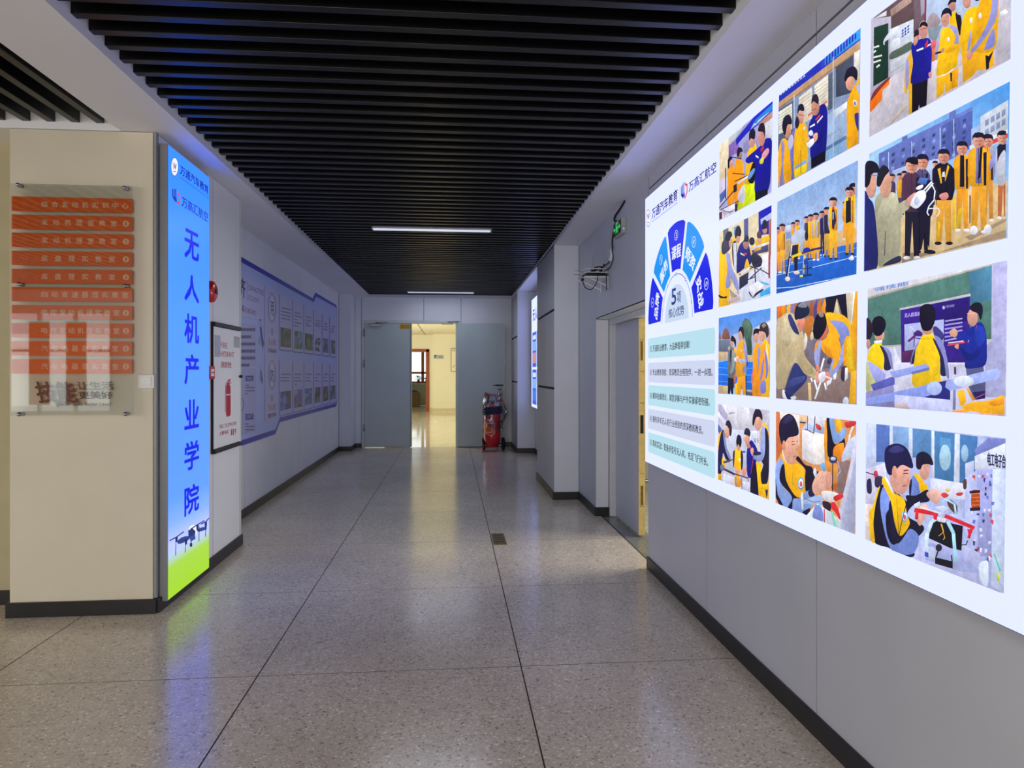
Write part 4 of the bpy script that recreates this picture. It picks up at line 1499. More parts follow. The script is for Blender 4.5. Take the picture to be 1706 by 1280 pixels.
c.s(YJ, (330, 540), (360, 500), (410, 470), (410, 760), (370, 840), (300, 850), (310, 700))
c.s(BK, (372, 660), (400, 640), (398, 800), (370, 850), (330, 810))
c.s('6a9ae0', (330, 770), (385, 700), (396, 730), (345, 810))
c.e('dba092', 370, 440, 30, 62); c.s(HR, (342, 430), (345, 350), (385, 315), (402, 360), (392, 420), (360, 410))
c.s(NV, (310, 610), (420, 510), (470, 460), (510, 410), (560, 430), (556, 620), (530, 905), (400, 950), (400, 660), (330, 655))
c.p('10102a', (400, 930), (525, 900), (520, 960), (400, 1020))
c.p('b82830', (452, 510), (486, 480), (486, 520), (456, 550))
c.e('d08e80', 462, 400, 35, 88); c.s('221a2a', (428, 340), (445, 275), (480, 262), (496, 320), (490, 400), (478, 350))
c.s('e8a0a4', (470, 560), (520, 505), (536, 540), (500, 600), (466, 620))
c.s('d8d438', (446, 620), (482, 590), (478, 650), (446, 656))
c.p(WH, (405, 570), (434, 590), (434, 606), (408, 592))
for a_ in (((50, 1090), (210, 900)), ((200, 830), (330, 770)), ((170, 590), (270, 610)), ((180, 750), (300, 760)), ((115, 700), (115, 1000)), ((60, 1110), (280, 1000))):
    c.line('2a2440', 9, *a_)
c.p('2a2440', (190, 870), (222, 850), (226, 920), (195, 940))
c.p('e4e4f4', (225, 840), (330, 770), (330, 790), (230, 860))
c.s('d4d0e8', (230, 980), (290, 860), (300, 1000), (270, 1040))
c.p('e0dcec', (50, 1120), (200, 1040), (210, 1120), (50, 1210)); c.p('5a2038', (52, 1130), (80, 1120), (80, 1190), (54, 1200)); c.p('2a2440', (205, 1050), (235, 1040), (226, 1120), (205, 1130))
for k in range(7): c.line('4a4468', 5, (70 + 14 * k, 1090 + 8 * k), (110 + 16 * k, 1160 - 10 * k))
done(c)

# -- column 1, row 2
c = photo((1190, 330, 1295, 520), 707, [(58, 385), (645, 80), (633, 1095), (54, 1228)], 'e9d9b4')
c.p('606a70', (100, 350), (160, 330), (160, 480), (104, 500))
c.p('6aa0d4', (222, 330), (280, 300), (280, 400), (224, 420))
c.p('5a5a98', (335, 240), (384, 224), (384, 430), (336, 460))
c.p('1c1cb4', (498, 160), (650, 60), (650, 400), (500, 420))
c.p('b8c4f8', (520, 240), (600, 190), (645, 160), (645, 230), (525, 300)); 
c.p('b46a4a', (615, 250), (650, 230), (650, 640), (612, 640))
c.p('d8dcf0', (270, 900), (640, 700), (640, 1110), (230, 1190))
c.s(YJ, (470, 470), (540, 450), (610, 420), (610, 500), (470, 530))
c.e('c89080', 568, 360, 26, 45); c.s(HR, (542, 350), (545, 270), (575, 242), (594, 280), (590, 335), (560, 350))
c.e('5a4048', 508, 415, 28, 48); c.e('d8a898', 505, 480, 25, 28)
c.e(HR, 425, 485, 32, 46); c.s(YJ, (400, 580), (440, 540), (430, 700), (405, 640))
c.p('d8dce8', (405, 560), (620, 490), (620, 510), (410, 585))
c.p('4a4a78', (420, 590), (610, 520), (610, 600), (440, 640)); c.p('d8a040', (450, 570), (525, 545), (525, 580), (450, 605))
c.s('e8c838', (200, 470), (240, 440), (250, 520), (210, 520))
c.s('14122c', (205, 530), (250, 490), (262, 700), (246, 780), (214, 740))
c.p('d8d8ec', (215, 510), (250, 500), (260, 830), (226, 800))
c.e('d89c80', 268, 455, 26, 50); c.s(HR, (234, 440), (245, 345), (280, 310), (308, 370), (296, 430), (262, 425), (250, 450))
c.s('1b1878', (262, 620), (300, 510), (360, 480), (400, 560), (420, 720), (380, 760), (340, 790), (290, 830), (255, 830))
c.e('a87878', 360, 510, 34, 66); c.s('2c2438', (328, 490), (360, 420), (388, 430), (390, 490), (350, 490))
c.p(WH, (298, 612), (345, 640), (345, 654), (300, 630)); c.p('d84050', (330, 620), (370, 615), (366, 640), (334, 640))
c.s(YJ, (345, 760), (372, 680), (396, 760), (350, 790))
c.p('f4f4ff', (540, 640), (615, 612), (615, 830), (540, 850))
c.p('b04848', (612, 640), (636, 600), (632, 900), (612, 900))
c.s('24223c', (420, 640), (470, 620), (540, 680), (530, 760), (460, 780), (424, 730))
for a_ in (((285, 860), (540, 720)), ((330, 940), (470, 880)), ((520, 800), (625, 860)), ((400, 760), (500, 800)), ((460, 740), (470, 980)), ((410, 900), (540, 780))):
    c.line('2e2c48', 12, *a_)
c.p('30304c', (286, 890), (392, 830), (384, 960), (286, 1030)); c.p('e8e8f8', (300, 840), (400, 780), (402, 800), (304, 866))
c.s('1c1a38', (400, 1050), (440, 1110), (470, 1070), (550, 1020), (550, 1040), (480, 1090), (440, 1120), (396, 1070))
c.p('40a8e8', (520, 1060), (640, 990), (640, 1070), (520, 1110)); c.s('58b8f0', (510, 930), (610, 960), (610, 980), (512, 950)); c.p('f0f0fc', (390, 1000), (500, 930), (560, 980), (520, 1020), (440, 1090))
# near figure
c.s(YJ, (58, 640), (100, 600), (160, 610), (200, 700), (210, 800), (245, 900), (200, 960), (170, 1010), (180, 1200), (54, 1228), (54, 900))
c.s('9aa0e4', (140, 620), (180, 640), (200, 760), (270, 930), (285, 1050), (250, 1020), (190, 900), (185, 990), (135, 1000), (150, 800))
c.s('3a3450', (88, 600), (95, 500), (140, 460), (185, 500), (190, 560), (150, 610), (110, 635))
c.e('d8a088', 188, 500, 18, 60); c.s(HR, (125, 470), (150, 385), (195, 378), (208, 420), (190, 450), (178, 480))
c.p(BK, (54, 1085), (110, 1110), (150, 1100), (145, 1125), (80, 1125), (54, 1105))
for k in range(6): c.line('40304a', 6, (180 + 14 * k, 1020 + 14 * k), (210 + 12 * k, 1180 - 8 * k))
c.p('c8b0a8', (160, 1130), (300, 1100), (300, 1150), (170, 1190)); c.s('e0a090', (262, 1040), (285, 1040), (286, 1075), (268, 1070))
done(c)

# -- column 1, row 3
Q3 = [(55, 215), (668, 97), (660, 1155), (50, 1108)]
c = photo((1190, 500, 1295, 680), 747, Q3, '5a9cf0')
c.poly(None, Q3, cols=['4a8ae8', '5a9cf4', 'b4d4fc', 'a8ccf8'])
c.p('b4bcd4', (180, 430), (290, 390), (470, 330), (670, 230), (670, 700), (200, 620))
c.p('dcdfee', (450, 360), (670, 250), (670, 330), (450, 410))
c.p('6a7890', (55, 470), (210, 470), (210, 610), (50, 620)); c.s('8a5a50', (95, 460), (118, 350), (150, 340), (180, 400), (186, 468)); c.s('98706a', (55, 460), (62, 370), (84, 440), (84, 468))
c.line('c8d4e8', 4, (55, 472), (200, 470))
c.s('4a6a5a', (330, 300), (370, 215), (430, 260), (458, 350), (440, 470), (450, 640), (400, 660), (380, 520), (345, 400)); c.s('5a7a68', (350, 280), (400, 240), (440, 330), (420, 420), (380, 330)); c.s('38584c', (395, 480), (440, 460), (448, 620), (405, 640))
c.p('d0b48c', (50, 610), (180, 620), (470, 660), (470, 740), (160, 700), (50, 730))
c.p('1a70e4', (50, 740), (165, 718), (400, 730), (670, 760), (670, 1080), (400, 1070), (50, 1010))
for y in (800, 880, 962): c.line('8ab8f8', 5, (50, y), (165, y + 10), (460, y + 10))
c.p('c8b088', (50, 1005), (165, 1020), (165, 1112), (50, 1110)); c.p('5a5874', (380, 1080), (480, 1090), (480, 1140), (380, 1130)); c.p('b0a0a0', (400, 1060), (470, 1070), (470, 1100), (400, 1085))
c.s('6c7478', (165, 660), (185, 590), (225, 560), (255, 640), (256, 800), (230, 930), (172, 925)); c.s('9aa2a0', (215, 600), (245, 620), (250, 760), (220, 860), (190, 860), (215, 760))
c.p('16182e', (168, 920), (235, 930), (228, 1115), (205, 1115), (200, 1060), (190, 1115), (165, 1112)); c.p('1a2248', (190, 600), (215, 580), (200, 720), (188, 760))
c.e('dca294', 212, 505, 17, 48); c.s(HR, (200, 480), (208, 425), (230, 428), (262, 480), (255, 560), (236, 500)); c.s('e0a090', (170, 560), (190, 548), (186, 600), (170, 590))
c.s(YJ, (240, 580), (262, 570), (268, 640), (250, 640)); c.s('b86848', (232, 900), (262, 870), (256, 1000), (236, 960))
c.s('f2a820', (278, 560), (300, 500), (345, 480), (372, 540), (385, 700), (372, 900), (290, 918), (262, 880), (262, 720))
c.s(LV, (345, 510), (380, 560), (402, 720), (390, 840), (352, 860), (345, 800), (372, 760), (360, 620)); c.s('b8c0e0', (300, 700), (370, 705), (372, 745), (320, 750))
c.p('f0a020', (280, 915), (372, 900), (380, 1125), (344, 1125), (330, 990), (318, 1125), (276, 1122)); c.p(YJ, (245, 1000), (278, 980), (280, 1120), (250, 1118)); c.p('2a2440', (376, 900), (386, 900), (390, 1128), (380, 1128)); c.p('302848', (390, 620), (404, 760), (385, 840), (392, 720))
c.e('e0a490', 318, 420, 25, 62); c.s('30202c', (292, 380), (310, 322), (345, 325), (358, 380), (350, 470), (338, 420), (320, 370)); c.s(WH, (240, 690), (290, 675), (300, 725), (250, 730)); c.s('e8a894', (268, 680), (300, 690), (294, 735), (272, 720)); c.e('e8d8b0', 328, 604, 10, 18)
c.s('c89090', (640, 420), (670, 390), (670, 560), (648, 540))
c.s(OJ, (470, 600), (520, 510), (560, 550), (570, 640), (540, 1130), (460, 1130), (466, 820)); c.s(LV, (528, 560), (556, 600), (540, 740), (515, 880), (520, 700)); c.s('d87868', (440, 960), (465, 820), (476, 900), (462, 990))
c.e('dca090', 500, 440, 28, 68); c.s(HR, (468, 420), (480, 350), (530, 340), (560, 370), (545, 470), (525, 400), (490, 400))
c.s(YJ, (560, 560), (610, 470), (650, 520), (668, 600), (668, 1150), (520, 1150), (530, 900), (555, 700)); c.s(OJ, (565, 560), (605, 520), (625, 700), (610, 900), (560, 1140), (500, 1140), (530, 880))
c.s('7a80d4', (600, 600), (625, 640), (648, 760), (645, 870), (615, 940), (620, 800)); c.s('8088d8', (560, 860), (585, 700), (598, 720), (580, 900), (550, 960)); c.s('7c80d8', (555, 1000), (610, 950), (618, 1090), (560, 1105)); c.s('f0f0d8', (622, 520), (640, 600), (652, 760), (630, 640))
c.e('e0a48e', 572, 420, 40, 78); c.s('3a2c34', (545, 370), (555, 290), (610, 265), (648, 310), (656, 400), (630, 450), (612, 390), (570, 370)); c.s('a88a78', (570, 300), (600, 275), (625, 300), (590, 330))
done(c)

# -- column 1, row 4
c = photo((1190, 660, 1295, 840), 747, [(48, 95), (660, 172), (652, 1230), (44, 990)], 'ccc8dc')
c.p('e2dfec', (80, 100), (400, 140), (500, 330), (280, 380), (200, 300)); c.p('d0d4ec', (130, 380), (280, 400), (540, 420), (540, 900), (140, 900)); c.p('b8b0d0', (48, 100), (90, 105), (160, 220), (150, 300), (48, 190))
c.p('f4f6ff', (380, 140), (404, 142), (420, 218), (400, 226)); c.p('b0a8c4', (170, 195), (240, 190), (244, 206), (180, 220)); c.p('5468a8', (46, 330), (90, 390), (80, 460), (46, 420)); c.p('e8ecff', (52, 180), (90, 240), (150, 330), (120, 330), (50, 240))
c.text('38406a', '满', 468, 498, 495, 555); c.text('38406a', '任', 504, 530, 495, 555); c.p('5458b8', (335, 650), (370, 650), (370, 675), (335, 675)); c.e('f8f8ff', 480, 430, 30, 18)
c.s(YJ, (46, 520), (70, 440), (95, 420), (80, 560), (50, 720)); c.s('1c1a4a', (60, 560), (85, 430), (110, 400), (130, 480), (150, 600), (190, 760), (140, 750), (105, 680), (90, 900), (46, 920), (46, 720)); c.s('8a98d4', (105, 420), (125, 480), (150, 600), (200, 740), (180, 750), (130, 620))
c.e('dca48e', 155, 430, 32, 72); c.s('2a2238', (136, 350), (150, 295), (185, 295), (212, 370), (205, 460), (186, 470), (175, 390), (150, 350)); c.s(YJ, (96, 740), (130, 760), (130, 860), (96, 850)); c.p('e0b010', (46, 920), (90, 930), (84, 1000), (46, 990))
c.s(YJ, (240, 650), (280, 620), (325, 660), (330, 860), (310, 900), (290, 1080), (250, 1040), (260, 900), (232, 800)); c.s('2a2440', (225, 680), (246, 650), (240, 800), (228, 850)); c.s('2a2440', (318, 650), (345, 700), (340, 850), (322, 860)); c.e('d09a80', 292, 600, 24, 50); c.s(HR, (264, 530), (285, 458), (320, 480), (330, 550), (312, 610), (290, 570), (272, 600)); c.p(WH, (298, 745), (318, 740), (318, 775), (300, 778)); c.s('e8a090', (250, 860), (310, 880), (300, 920), (260, 900)); c.s('f0a020', (250, 960), (330, 1000), (310, 1080), (250, 1050))
c.s('1a1a8c', (392, 640), (430, 530), (470, 550), (520, 660), (500, 800), (450, 960), (400, 950), (388, 800)); c.p('18142c', (440, 860), (520, 780), (530, 1190), (430, 1140)); c.s('d89880', (360, 500), (390, 460), (425, 480), (420, 560), (440, 600), (410, 620), (385, 590)); c.s('2c2838', (358, 450), (375, 385), (410, 385), (434, 430), (425, 480), (395, 465)); c.line('e04848', 5, (420, 580), (470, 720), (440, 920)); c.s('e8988c', (330, 900), (380, 840), (390, 880), (370, 950), (335, 935))
c.p(YJ, (500, 780), (570, 800), (560, 1000), (640, 1050), (650, 880), (655, 1230), (535, 1190)); c.s('1a1a34', (570, 880), (600, 780), (655, 640), (655, 880), (630, 1040), (570, 1040), (556, 920)); c.p('2c2a44', (610, 1110), (645, 1110), (635, 1180), (625, 1220))
c.p('f2c010', (530, 1050), (650, 1040), (650, 1110), (540, 1105)); c.s(YJ, (535, 560), (545, 440), (580, 330), (612, 320), (650, 420), (655, 500), (600, 420), (560, 500), (530, 640)); c.s('232034', (600, 380), (650, 470), (652, 840), (580, 800), (560, 700), (600, 600)); c.s('9aaae4', (560, 400), (600, 350), (608, 420), (610, 620), (590, 740), (540, 780), (480, 745), (470, 700), (545, 690), (552, 560)); c.s('2a2850', (466, 650), (500, 650), (560, 670), (545, 700), (470, 700))
c.e('e0a48e', 525, 320, 42, 90); c.s('251c2c', (458, 330), (465, 240), (495, 158), (540, 152), (575, 220), (575, 290), (540, 250), (500, 260), (475, 350)); c.s('e8a890', (435, 640), (455, 610), (475, 640), (460, 710), (442, 680))
c.p('5a4a5a', (110, 775), (250, 742), (180, 785), (120, 800)); c.line('40384e', 26, (110, 860), (250, 930)); c.line('4a4460', 16, (240, 920), (410, 975)); c.line('3c3850', 10, (60, 800), (130, 870)); c.e('6a7490', 100, 850, 25, 40)
for x in (150, 260, 330, 410): c.line('8a8aa8', 14, (x, 930 + (x - 150) * 0.2), (x + 8, 1080 + (x - 150) * 0.25))
c.p('dadcf0', (120, 920), (240, 960), (230, 1060), (110, 1010)); c.p('d4d4ec', (340, 1010), (420, 1020), (430, 1140), (350, 1100))
done(c)

# -- column 2, row 1
Q5 = [(46, 545), (668, 30), (658, 910), (38, 1250)]
c = photo((1288, 40, 1442, 320), 704, Q5, '8a9cc0')
c.p('2434c0', (30, 560), (680, 20), (680, 110), (30, 610)); c.p('3a9cf0', (380, 270), (680, 20), (680, 100), (380, 330))
for k in range(12): c.p('2a2ec0', (382 + 22 * k, 330 - 19 * k), (394 + 22 * k, 320 - 19 * k), (394 + 22 * k, 262 - 17 * k - (k * 37 % 50)), (382 + 22 * k, 270 - 17 * k - (k * 37 % 50)))
for k in range(9): c.p('c8d8ff', (56 + 22 * k, 535 - 17 * k), (70 + 22 * k, 524 - 17 * k), (70 + 22 * k, 534 - 17 * k), (56 + 22 * k, 546 - 17 * k))
c.p('c8a078', (30, 610), (680, 115), (680, 175), (30, 650)); c.p('a87858', (30, 650), (680, 175), (680, 190), (30, 662))
c.p('586480', (30, 662), (160, 580), (160, 900), (30, 980)); c.p('e8e4d0', (46, 670), (148, 605), (150, 800), (46, 840)); c.p('e8dcc8', (200, 560), (300, 480), (300, 720), (200, 780)); c.p('ece4d0', (318, 470), (424, 385), (424, 620), (318, 700)); c.p('485066', (482, 330), (616, 235), (616, 520), (482, 560)); c.p('e8e4dc', (622, 220), (668, 190), (668, 420), (622, 420)); c.p('5a6478', (424, 390), (470, 350), (470, 640), (424, 660))
for k in range(6): c.line('a8a8b4', 4, (200, 590 + 28 * k), (300, 515 + 28 * k)); c.line('b0acb0', 4, (318, 500 + 28 * k), (424, 420 + 28 * k)); c.line('9aa4b4', 4, (46, 700 + 22 * k), (148, 632 + 22 * k))
c.p('e0706a', (270, 690), (420, 580), (420, 596), (270, 710)); c.p('9cb4d8', (400, 700), (660, 560), (660, 930), (400, 1060)); c.p('dfe6f4', (470, 660), (570, 590), (570, 640), (470, 720))
for k in range(4): c.line('68b8f4', 6, (415, 960 + 24 * k), (570, 850 + 26 * k))
c.line('5878a8', 26, (400, 960), (570, 860)); c.line('c8d4ea', 6, (166, 540), (166, 900)); c.line('c8d4ea', 6, (465, 250), (465, 1020)); c.line('7888b0', 4, (415, 860), (520, 800))
c.s('f8b010', (570, 620), (600, 520), (640, 450), (672, 440), (672, 920), (575, 960), (570, 800)); c.s('b0b4d8', (640, 480), (668, 460), (668, 540)); c.e(WH, 631, 604, 15, 24); c.e('8a90c0', 631, 604, 10, 16); c.s('3a3488', (628, 690), (668, 690), (668, 820), (645, 790)); c.s('f6a814', (600, 620), (625, 800), (655, 920), (600, 940), (585, 760))
c.e('e8a48c', 594, 440, 34, 68); c.s(HR, (552, 420), (570, 350), (620, 322), (652, 360), (645, 430), (612, 400), (580, 410), (562, 440))
c.s('6a70c0', (140, 900), (165, 800), (190, 790), (180, 1180), (145, 1180)); c.s('f2b412', (170, 850), (200, 770), (240, 750), (268, 800), (270, 900), (262, 1120), (172, 1180)); c.p('70a8d8', (172, 1090), (262, 1030), (262, 1060), (172, 1115)); c.p('f4d010', (172, 1110), (262, 1060), (264, 1120), (172, 1175)); c.line('8a7020', 5, (220, 960), (220, 1140)); c.e(WH, 246, 795, 8, 14)
c.e('d89c88', 220, 710, 25, 50); c.s(HR, (195, 690), (200, 625), (230, 608), (246, 640), (240, 665), (210, 660)); c.s('2c2438', (175, 760), (190, 700), (210, 750), (190, 800)); c.line('402838', 4, (200, 690), (242, 698))
c.s('f8ac14', (50, 960), (75, 880), (110, 880), (130, 950), (145, 1180), (60, 1250), (45, 1100)); c.s('8a88c4', (70, 900), (95, 920), (85, 1100), (95, 1220), (60, 1240), (72, 1060)); c.s('c4c0e0', (118, 900), (150, 840), (165, 900), (140, 960))
c.e('d89a80', 118, 810, 28, 62); c.s(HR, (78, 790), (90, 715), (130, 690), (152, 730), (148, 765), (118, 770), (100, 850)); 
c.s('191a8c', (280, 780), (320, 690), (370, 620), (410, 620), (425, 720), (410, 980), (370, 1010), (300, 1030), (290, 900)); c.s('15167a', (340, 860), (405, 780), (418, 800), (360, 900), (340, 905)); c.p('100e20', (298, 1030), (412, 960), (408, 1045), (300, 1105)); c.p('e84028', (332, 725), (370, 685), (366, 706), (336, 738)); c.p(WH, (344, 745), (388, 695), (388, 710), (346, 760)); c.p(WH, (288, 780), (328, 758), (328, 772), (290, 792))
c.e('c88c78', 332, 630, 32, 68); c.s('2a2030', (302, 610), (310, 550), (340, 534), (358, 570), (352, 610), (320, 590)); c.line('503038', 4, (302, 660), (340, 645))
c.s('f4f6ff', (265, 905), (320, 870), (324, 905), (285, 945)); c.s('e8f0ff', (280, 830), (300, 808), (316, 830), (310, 850), (290, 850)); c.s('e8a890', (268, 880), (285, 862), (292, 885), (272, 905)); c.s('e8a890', (316, 850), (346, 828), (350, 870), (328, 900))
done(c)

# -- column 2, row 2
Q6 = [(40, 428), (789, 40), (774, 1098), (32, 1278)]
c = photo((1288, 260, 1442, 490), 857, Q6, 'a8c4ee')
c.poly(None, Q6, cols=['8fb4ea', '88ace4', 'd4e2fa', 'd0e0fa'])
c.p('8aa0c8', (36, 630), (170, 615), (170, 760), (36, 800)); c.p('c8d4ec', (80, 650), (165, 640), (165, 700), (80, 710)); c.p('c8a880', (34, 800), (640, 690), (780, 660), (780, 840), (34, 980))
c.p('1c62cc', (32, 985), (400, 890), (780, 800), (780, 1110), (32, 1290))
c.line('bcd8fc', 6, (34, 1104), (300, 1050), (780, 930)); c.line('bcd8fc', 8, (32, 1226), (200, 1215), (520, 1150), (774, 1100)); c.line('9cc0f4', 4, (32, 1040), (420, 950), (780, 850))
man(c, 45, 660, 1090, 50, OJ, None, OJ); man(c, 90, 628, 1090, 60, 'ffae1a'); man(c, 195, 612, 1000, 56, OJ, LV, OJ); man(c, 232, 592, 960, 56, YJ, LV); man(c, 320, 558, 950, 50, '4a4060', LV, 'e8a020'); man(c, 360, 540, 965, 66, YJ, BK, 'f4a818', shoe='202030'); man(c, 470, 508, 930, 50, '2a2a5a', None, '2a2440')
man(c, 412, 525, 975, 74, YJ, LV, 'f8ac18', inner='b0b8d0'); man(c, 516, 472, 940, 66, '2c2844', '8a80a0', 'd8a030', shoe='202030'); man(c, 577, 382, 968, 98, YJ, 'b8b4d0', 'f6b41a', inner='d8382c', shoe='28284a'); c.p('202444', (566, 500), (590, 495), (606, 600), (580, 690), (566, 640)); c.p(WH, (574, 520), (580, 518), (580, 590), (574, 590))
man(c, 690, 420, 780, 50, OJ, None, OJ); man(c, 772, 250, 950, 70, YJ, None, 'f2ac18'); man(c, 735, 285, 925, 100, YJ, YJ, 'f2a818', inner='1c1830', shoe='20203a'); c.p('1c1a30', (702, 420), (746, 405), (744, 610), (700, 625)); c.e(WH, 752, 950, 26, 18)
# bending figure and drone
c.s('b4c0d8', (192, 770), (230, 700), (290, 680), (335, 710), (340, 760), (300, 800), (296, 890), (270, 880), (262, 800), (220, 830)); c.p('16142a', (196, 830), (258, 820), (250, 1080), (222, 1080), (218, 930), (178, 960), (160, 1130), (140, 1130), (165, 950)); c.line('e8e8f8', 8, (200, 820), (160, 1120)); c.e(HR, 335, 740, 16, 48); c.e('f0d8d8', 158, 1140, 24, 22); c.e('f0d8d8', 244, 1082, 28, 18)
c.line('2a2c5a', 16, (180, 940), (330, 890), (500, 840)); c.line('e8d020', 22, (195, 938), (290, 902)); c.s('1e28a8', (305, 890), (310, 860), (350, 848), (372, 870), (340, 890)); c.line('d8c070', 16, (316, 920), (308, 1090)); c.line('20264e', 8, (350, 900), (345, 1100)); c.line('1c2040', 14, (262, 1120), (384, 1100)); c.line('1c2040', 10, (300, 1050), (390, 1036)); c.line('2a2c5a', 18, (380, 870), (500, 850)); c.p('f0e080', (272, 1106), (304, 1102), (302, 1122), (272, 1124)); c.p('2440b0', (310, 960), (354, 950), (352, 1000), (312, 1010))
done(c)

# -- column 2, row 3
c = photo((1288, 480, 1442, 680), 986, [(40, 200), (903, 35), (892, 1245), (33, 1178)], '8c7c84')
c.p('7a6e80', (330, 560), (500, 480), (860, 480), (860, 860), (330, 860)); c.p('8a7470', (400, 900), (840, 860), (830, 1240), (40, 1178), (40, 1000)); c.p('d8ccb4', (780, 60), (870, 40), (840, 400), (800, 380))
for x, cl in ((45, 'e87820'), (90, 'f0941c'), (145, 'f4b43c'), (185, '8a80b0'), (225, 'c86828'), (385, 'a85a34'), (430, '5a4a88'), (470, 'e07828'), (520, 'f49c1c'), (560, '2c2848')): c.p(cl, (x, 210), (x + 44, 100), (x + 48, 300), (x + 8, 340))
c.p('161428', (560, 100), (780, 55), (800, 340), (740, 300), (690, 110), (650, 280), (580, 280)); c.p('e8d8a8', (646, 280), (682, 112), (716, 280))
c.s('d8d8e8', (394, 430), (420, 400), (430, 440), (405, 460)); c.s('e8e0d0', (345, 480), (370, 540), (350, 650), (325, 640)); c.s('e8dcb0', (400, 470), (436, 480), (430, 545), (404, 550)); c.s('c87830', (330, 360), (400, 300), (440, 340), (395, 520), (350, 480))
c.p('f2f2fc', (862, 40), (880, 40), (845, 380), (838, 380)); c.p('f0a818', (880, 40), (906, 30), (895, 900), (850, 900), (800, 840), (830, 560))
# right figure, crouching
c.s('f8b818', (560, 290), (700, 275), (780, 310), (835, 390), (835, 560), (840, 900), (790, 830), (760, 620)); c.s('ffb014', (560, 300), (620, 330), (690, 440), (700, 520), (740, 700), (700, 830), (640, 950), (600, 900), (640, 740), (560, 700), (520, 640), (525, 550), (600, 470))
c.s('8c98e0', (610, 350), (740, 360), (810, 440), (820, 540), (780, 560), (770, 640), (730, 620), (710, 500), (660, 410)); c.s('98a4e4', (740, 620), (776, 620), (770, 720), (720, 840), (640, 950), (600, 900), (640, 770), (660, 760), (630, 870), (700, 800)); c.s('a0a8e4', (470, 600), (520, 560), (510, 680), (490, 840), (455, 810), (445, 680)); c.s('f4a41c', (455, 600), (490, 550), (480, 620), (450, 680)); c.s('e89418', (530, 600), (600, 640), (640, 740), (580, 720))
c.s('d87858', (480, 530), (540, 460), (580, 380), (580, 520), (520, 560)); c.s('151022', (432, 420), (470, 290), (540, 260), (575, 340), (570, 430), (520, 520), (480, 550), (440, 520)); c.s('a89088', (490, 270), (530, 240), (545, 300), (510, 310))
c.s('f0a81c', (765, 560), (830, 540), (840, 860), (760, 850)); c.p('e8c020', (790, 560), (830, 530), (880, 900), (800, 830)); c.s('3a3040', (740, 850), (790, 840), (800, 960), (760, 1000), (730, 960)); c.p('e4e0e8', (775, 850), (804, 850), (804, 960), (770, 1000)); c.s('463c58', (580, 780), (620, 740), (630, 790), (600, 815))
c.p('f0b020', (840, 890), (895, 880), (890, 1245), (815, 1235)); c.s('c8d4ec', (755, 1190), (785, 1160), (812, 1190), (805, 1240), (757, 1235))
# left figure
c.s('c8b48c', (40, 400), (90, 310), (180, 260), (260, 320), (330, 500), (340, 700), (400, 800), (470, 890), (465, 970), (380, 930), (290, 880), (230, 800), (160, 960), (130, 1060), (90, 1075), (38, 1010)); c.s('d8c8a4', (95, 480), (120, 320), (190, 270), (240, 440), (260, 560), (150, 630), (100, 560)); c.s('b8a67e', (100, 560), (200, 560), (150, 628)); c.s('3a3a78', (165, 300), (200, 290), (285, 480), (240, 480), (190, 400)); c.s('b8a67e', (240, 780), (330, 760), (440, 880), (380, 920))
c.s('2e3670', (240, 800), (330, 900), (370, 950), (340, 1020), (230, 1130), (180, 1180), (130, 1140), (150, 1030)); c.s('3e4a88', (180, 980), (340, 940), (320, 1000), (170, 1060)); c.s('e4e4f0', (108, 1090), (135, 1100), (160, 1170), (240, 1150), (240, 1190), (120, 1180)); c.s('202858', (130, 1100), (200, 1180), (160, 1185))
c.s('e08c74', (260, 340), (300, 310), (350, 340), (325, 440), (300, 470), (275, 420)); c.s('1e2440', (235, 290), (255, 190), (320, 150), (390, 210), (390, 280), (330, 320), (300, 330), (250, 340)); c.s('8a90a0', (270, 190), (330, 150), (370, 200), (320, 210)); c.e('e89078', 278, 365, 16, 36)
# hands and white drone
c.s('e8a090', (455, 960), (480, 890), (510, 940), (500, 1000), (470, 1010)); c.s('e08870', (465, 830), (495, 820), (500, 890), (475, 880)); c.s('e88c70', (550, 940), (590, 890), (625, 950), (580, 1000), (535, 1000)); 
for a_ in (((455, 1185), (550, 900)), ((515, 890), (552, 750)), ((500, 920), (640, 970)), ((450, 980), (480, 1090)), ((560, 1010), (575, 1085)), ((415, 960), (428, 1000))): c.line('f4f4ff', 18, *a_)
c.s('ecf0ff', (500, 920), (560, 890), (570, 960), (530, 1010), (500, 980)); c.p('e8ecff', (580, 1000), (640, 960), (630, 1010), (585, 1050)); c.line('e4c890', 30, (395, 1010), (405, 1200)); c.p('e8ecff', (650, 930), (690, 900), (680, 970), (655, 980))
done(c)

# -- column 2, row 4
c = photo((1288, 670, 1442, 900), 857, [(28, 88), (773, 178), (765, 1228), (24, 935)], 'e09a5c')
c.p('d8743a', (28, 90), (62, 92), (66, 260), (90, 440), (30, 560)); c.p('ece4dc', (62, 92), (250, 120), (246, 400), (100, 420)); c.p('e89c5e', (246, 110), (520, 150), (500, 700), (250, 560)); c.p('e8c8a4', (250, 112), (330, 120), (330, 200), (250, 190)); c.p('d8dcea', (330, 120), (500, 150), (480, 280), (320, 250))
c.p('e8e6ec', (270, 260), (480, 280), (480, 580), (380, 580), (272, 530)); c.p('b4c4ee', (265, 250), (310, 200), (480, 240), (480, 300)); c.p('f8f0ec', (372, 310), (478, 300), (476, 575), (372, 580)); c.line('38304c', 8, (392, 130), (380, 290), (300, 250)); c.line('38304c', 5, (322, 130), (322, 260)); c.s('d84a40', (395, 200), (440, 220), (450, 260), (410, 250)); c.p('48404e', (250, 180), (310, 185), (300, 200), (252, 196))
